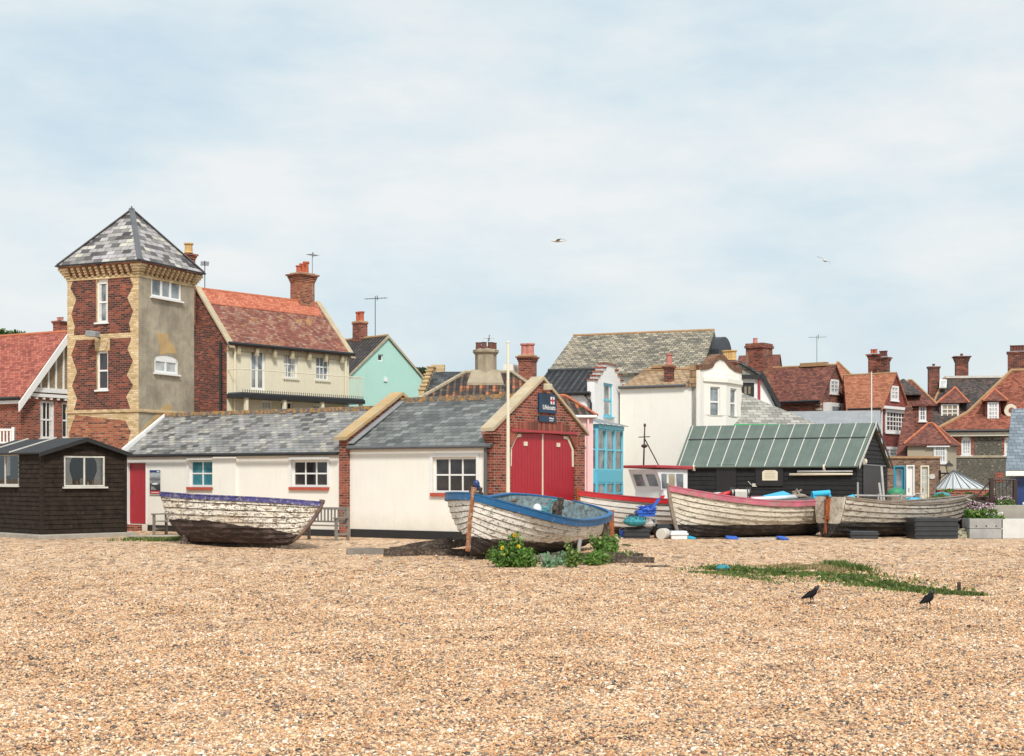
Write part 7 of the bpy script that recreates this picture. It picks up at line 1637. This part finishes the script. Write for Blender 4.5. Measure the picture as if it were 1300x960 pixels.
t=thing('pipe_frame','bent white pipe frame in the yard behind the grey boat','frame',P(1166,640,45.5)); MB().path([Vector((-.25,0,0)),Vector((-.2,0,.26)),Vector((-.05,0,.34)),Vector((.2,0,.3)),Vector((.28,0,0))],.018,6).build('pipe',old_white,t); q=CH-35*45.5/F; t.location.z=0
for ch in t.children: ch.location.z=q
mb=MB()
for xx in (-.25,.28): mb.tube((xx,0,0),(xx,0,q),.02)
mb.build('leg',old_white,t)
o=MB().path([P(1225,633,43.3),P(1248,640,42.6),P(1272,658,41.2)],.018,6).build('mooring_rope',pole_paint); tag(o,'cream mooring rope running from the grey boat bow down over the planter','rope')
# ================================================================== WEEDS AND GRASS
weed(648,28.35,.56,.58,5200,leaf_weed,'bushy green weed with yellow poppies beside the stem of the blue boat',None,9,.045)
weed(671,28.3,.22,.24,600,leaf_weed,'low green weed at right of the yellow poppies',None,0,.036)
weed(698,28.2,.16,.18,200,leaf_kale,'small glaucous sea kale plant below the blue boat keel',None,0,.06,'sea_kale')
weed(712,28.9,.16,.26,220,leaf_kale,'tiny pale weed right of the sea kale, below the blue boat',None,0,.05)
weed(724,28.2,.16,.50,420,leaf_bush,'upright yellow green weed stalk in front of the pale prop stick',None,0,.045)
weed(750,29.2,.36,.28,1300,leaf_weed,'dark leafy weed on the timbers right of the upright stalk',None,0,.042)
weed(770,31.2,.28,.52,1300,leaf_weed,'tall leafy weed at the stern of the blue boat',None,0,.05)
weed(790,30.4,.26,.20,380,leaf_weed,'low trailing weed at the right end of the dark timbers',None,0,.05)
def patch(n,pts,wd,seed=0):
    """points scattered in a band along a ground polyline"""
    P_=np.array(pts); seg=rng.integers(0,len(P_)-1,n); t_=rng.random((n,1)); c=P_[seg]+(P_[seg+1]-P_[seg])*t_
    q=c[:,:2]+rng.normal(0,1,(n,2))*c[:,2:3]*wd*rng.choice([.6,1,1.9],(n,1),p=[.4,.4,.2]); cl_=np.sin(q[:,0]*7.3+q[:,1]*3.1+2*np.sin(q[:,0]*2.9))+np.sin(q[:,1]*5.7-q[:,0]*2.2)+.9*np.sin(q[:,0]*17+q[:,1]*13)*np.sin(q[:,1]*15-q[:,0]*4); keep=(cl_+rng.normal(0,.45,n))>-.15; q=q[keep]
    return np.concatenate([q,hgt(q[:,0],q[:,1])[:,None]],1)
gp_=lambda px,py,w_: (((px-650)/F*(CH*F/(py-HY))),CH*F/(py-HY),w_)
grass('turf_strip',patch(46000,[gp_(905,721,.25),gp_(960,722,.55),gp_(1010,724,.5),gp_(1060,733,.42),gp_(1110,742,.40),gp_(1170,748,.34),gp_(1215,753,.22),gp_(1240,757,.06)],.5),.055,grass_m,'long strip of low green turf growing on the shingle, right of the boats')
grass('turf_clumps',patch(2600,[gp_(885,722,.12),gp_(930,728,.3),gp_(985,738,.3)],.8),.045,grass_m,'scattered small green tufts left of the long turf strip')
grass('dry_grass',patch(7000,[gp_(1000,718,.25),gp_(1040,722,.35),gp_(1070,726,.3)],.6),.06,dry_m,'straw coloured dry grass patch in the middle of the turf strip')
c_=patch(2400,[gp_(915,722,.5),gp_(1010,727,.6),gp_(1110,742,.5),gp_(1200,751,.25)],.55); tv=thing('turf_weeds','broad leaved weeds dotted through the long turf strip','weeds',(0,0,0)); c_[:,2]+=rng.uniform(0,.07,len(c_)); leaves(c_,.045,grass_m,'foliage',tv); del tv['category']; del tv['label']
bpy.data.objects.remove(tv); o=bpy.data.objects.get('foliage') or None
for o in list(COL.objects):
    if o.name.startswith('foliage') and o.parent is None: o.name='turf_weeds'; tag(o,'broad leaved weeds dotted through the long turf strip','weeds',kind='stuff')
grass('weedy_hummock',patch(2600,[gp_(1048,718,.12),gp_(1075,722,.2),gp_(1100,728,.12)],.7),.12,grass_m,'darker tuft of taller grass on top of the turf strip')
grass('hut_grass',patch(7000,[gp_(166,686,.5),gp_(200,686,.5),gp_(232,687,.4)],.45),.10,grass_m,'green grass along the foot of the wall between hut and indigo boat')
grass('wall_weeds',patch(700,[gp_(765,692,.15),gp_(800,693,.1)],.5),.05,grass_m,'sparse grass line on shingle near the net heap')
place(MB().box(-.7,.7,-.12,.12,0,.09).build('kerb_stone',concrete,bevel=.01),G(196,41.3),'low pale kerb stone lying in the grass right of the hut','kerb')
# small things on the beach
t=heap('small heap of teal rope on shingle at the left tip of the turf strip',G(918,27.6,.02),.14,.06,net_teal,name='rope_scrap',n=90,cat='rope')
prop(1217.5,21.9,.17,'little dark wooden stump sticking out at the right end of the turf strip',0,.035)
o=MB().box(-.25,.25,-.03,.03,0,.03).build('driftwood',rot_wood); o.rotation_euler=(0,0,.1); place(o,G(835,27.9,.02),'thin dark driftwood stick on shingle right of the timbers','driftwood')
# ================================================================== BIRDS
def jackdaw(label,px,py,h,rz,sc=1.0):
    Y_=CH*F/(py-HY); p=G(px,Y_); p.z=gz(p.x,p.y)+.015; t=thing('jackdaw',label,'bird',p,rz,'jackdaws on the shingle'); t.scale=(sc,)*3
    rings=[]; n=12
    prof=[(-.165,.075,.012,.006),(-.10,.095,.022,.012),(-.05,.115,.042,.036),(0,.135,.054,.052),(.045,.155,.052,.056),(.078,.185,.036,.042),(.095,.213,.033,.034),(.112,.228,.026,.026),(.125,.231,.014,.014),(.135,.229,.006,.006)]
    for x,z,ry,rz_ in prof: rings.append([Vector((x+.25*rz_*math.sin(2*math.pi*k/n),ry*math.cos(2*math.pi*k/n),z+rz_*math.sin(2*math.pi*k/n))) for k in range(n)])
    mb=MB(); mb.loft(rings)
    for sg in (1,-1):
        mb.tube((.005,.02*sg,.105),(.012,.024*sg,.055),.014,.007,6); mb.tube((.012,.024*sg,.055),(.006,.024*sg,.004),.0045,.004,5)
        for a in (-.4,0,.4): mb.tube((.006,.024*sg,.006),(.006+.034*math.cos(a),.024*sg+.034*math.sin(a),.002),.0032,.002,4)
        mb.tube((.006,.024*sg,.006),(-.016,.024*sg,.002),.003,.002,4)
    mb.build('body',bird_black,t,smooth=True)
    for sg in (1,-1):
        w_=MB(); r2=[]
        for x,z,ry,rz_ in ((-.15,.082,.004,.010),(-.08,.108,.008,.026),(0,.138,.009,.036),(.05,.158,.006,.026)):
            off=.050 if x>-.05 else .026; r2.append([Vector((x,sg*(off+ry*math.cos(2*math.pi*k/8)),z+rz_*math.sin(2*math.pi*k/8))) for k in range(8)])
        w_.loft(r2); w_.build('wing',bird_black,t,smooth=True)
    MB().ell((.085,0,.212),(.030,.0335,.034),n=12).build('nape',bird_grey,t,smooth=True)
    MB().tube((.128,0,.230),(.160,0,.224),.009,.002,8).build('beak',iron_black,t); 
    for sg in (1,-1): MB().ell((.112,.024*sg,.234),(.004,.003,.004),n=8,m=5).build('eye',old_white,t)
jackdaw('black jackdaw at left, standing below the middle of the turf strip',1030,769,18,R(25),1.0); jackdaw('black jackdaw at right, standing near the little wooden stump',1178,775,18,R(38),1.0)
def gull(label,v,span,rz,bank,sc=1):
    t=thing('flying_gull',label,'bird',v,0,'gulls in the sky',rot=(bank,0,rz)); n=10; rings=[]
    for x,r in ((-.22,.01),(-.14,.035),(-.04,.06),(.06,.062),(.14,.042),(.19,.036),(.225,.02),(.26,.006)): rings.append([Vector((x,r*math.cos(2*math.pi*k/n),r*.85*math.sin(2*math.pi*k/n))) for k in range(n)])
    MB().loft(rings).build('body',gull_white,t,smooth=True); s=span/2
    for sg in (1,-1):
        pts=[(0,.03,.13,0),(.35,.02,.12,.10),(.62,-.02,.09,.12),(1.0,-.16,.02,.0)]; rings=[]
        for f,xo,ch,z in pts: rings.append([Vector((xo+ch*.55,sg*(f*s+.03),z*s)),Vector((xo,sg*(f*s+.03),z*s+.014)),Vector((xo-ch*.6,sg*(f*s+.03),z*s)),Vector((xo,sg*(f*s+.03),z*s-.006))])
        MB().loft(rings).build('wing',gull_grey,t,smooth=True)
    MB().prism([(-.20,-.02,0),(-.32,-.06,0),(-.32,.06,0),(-.20,.02,0)],(0,0,.01)).build('tail',gull_white,t)
gull('gliding gull with wide wings high above the lifeboat house roof',P(708,306,52),1.0,R(195),R(-6)); gull('banking gull high above the red tiled villas at right',P(1047,331,62),.62,R(60),R(30))
p=M_@(secN(.90,1.0)+Vector((0,0,.04))); o=MB().loft([[Vector((x,r*math.cos(k*.785),z+r*math.sin(k*.785))) for k in range(8)] for x,r,z in ((-.10,.004,.05),(-.05,.012,.05),(0,.028,.055),(.035,.026,.07),(.055,.02,.085),(.075,.012,.09),(.095,.003,.088))]).build('small_bird',bird_brown,smooth=True)
for_=MB(); place(o,p,'small brown bird perched on the blue gunwale near the bow','bird')
# village ground behind: kerbed promenade path at the foot of the buildings
o=MB().box(-60,60,0,60,-.3,.012).build('promenade_path',m_plain('promenade_tarmac',(.16,.15,.14),.9,.25,2,.3,kind='Object')); o.location=(0,56.5,0); tag(o,'grey promenade path behind the boats','path',kind='structure')
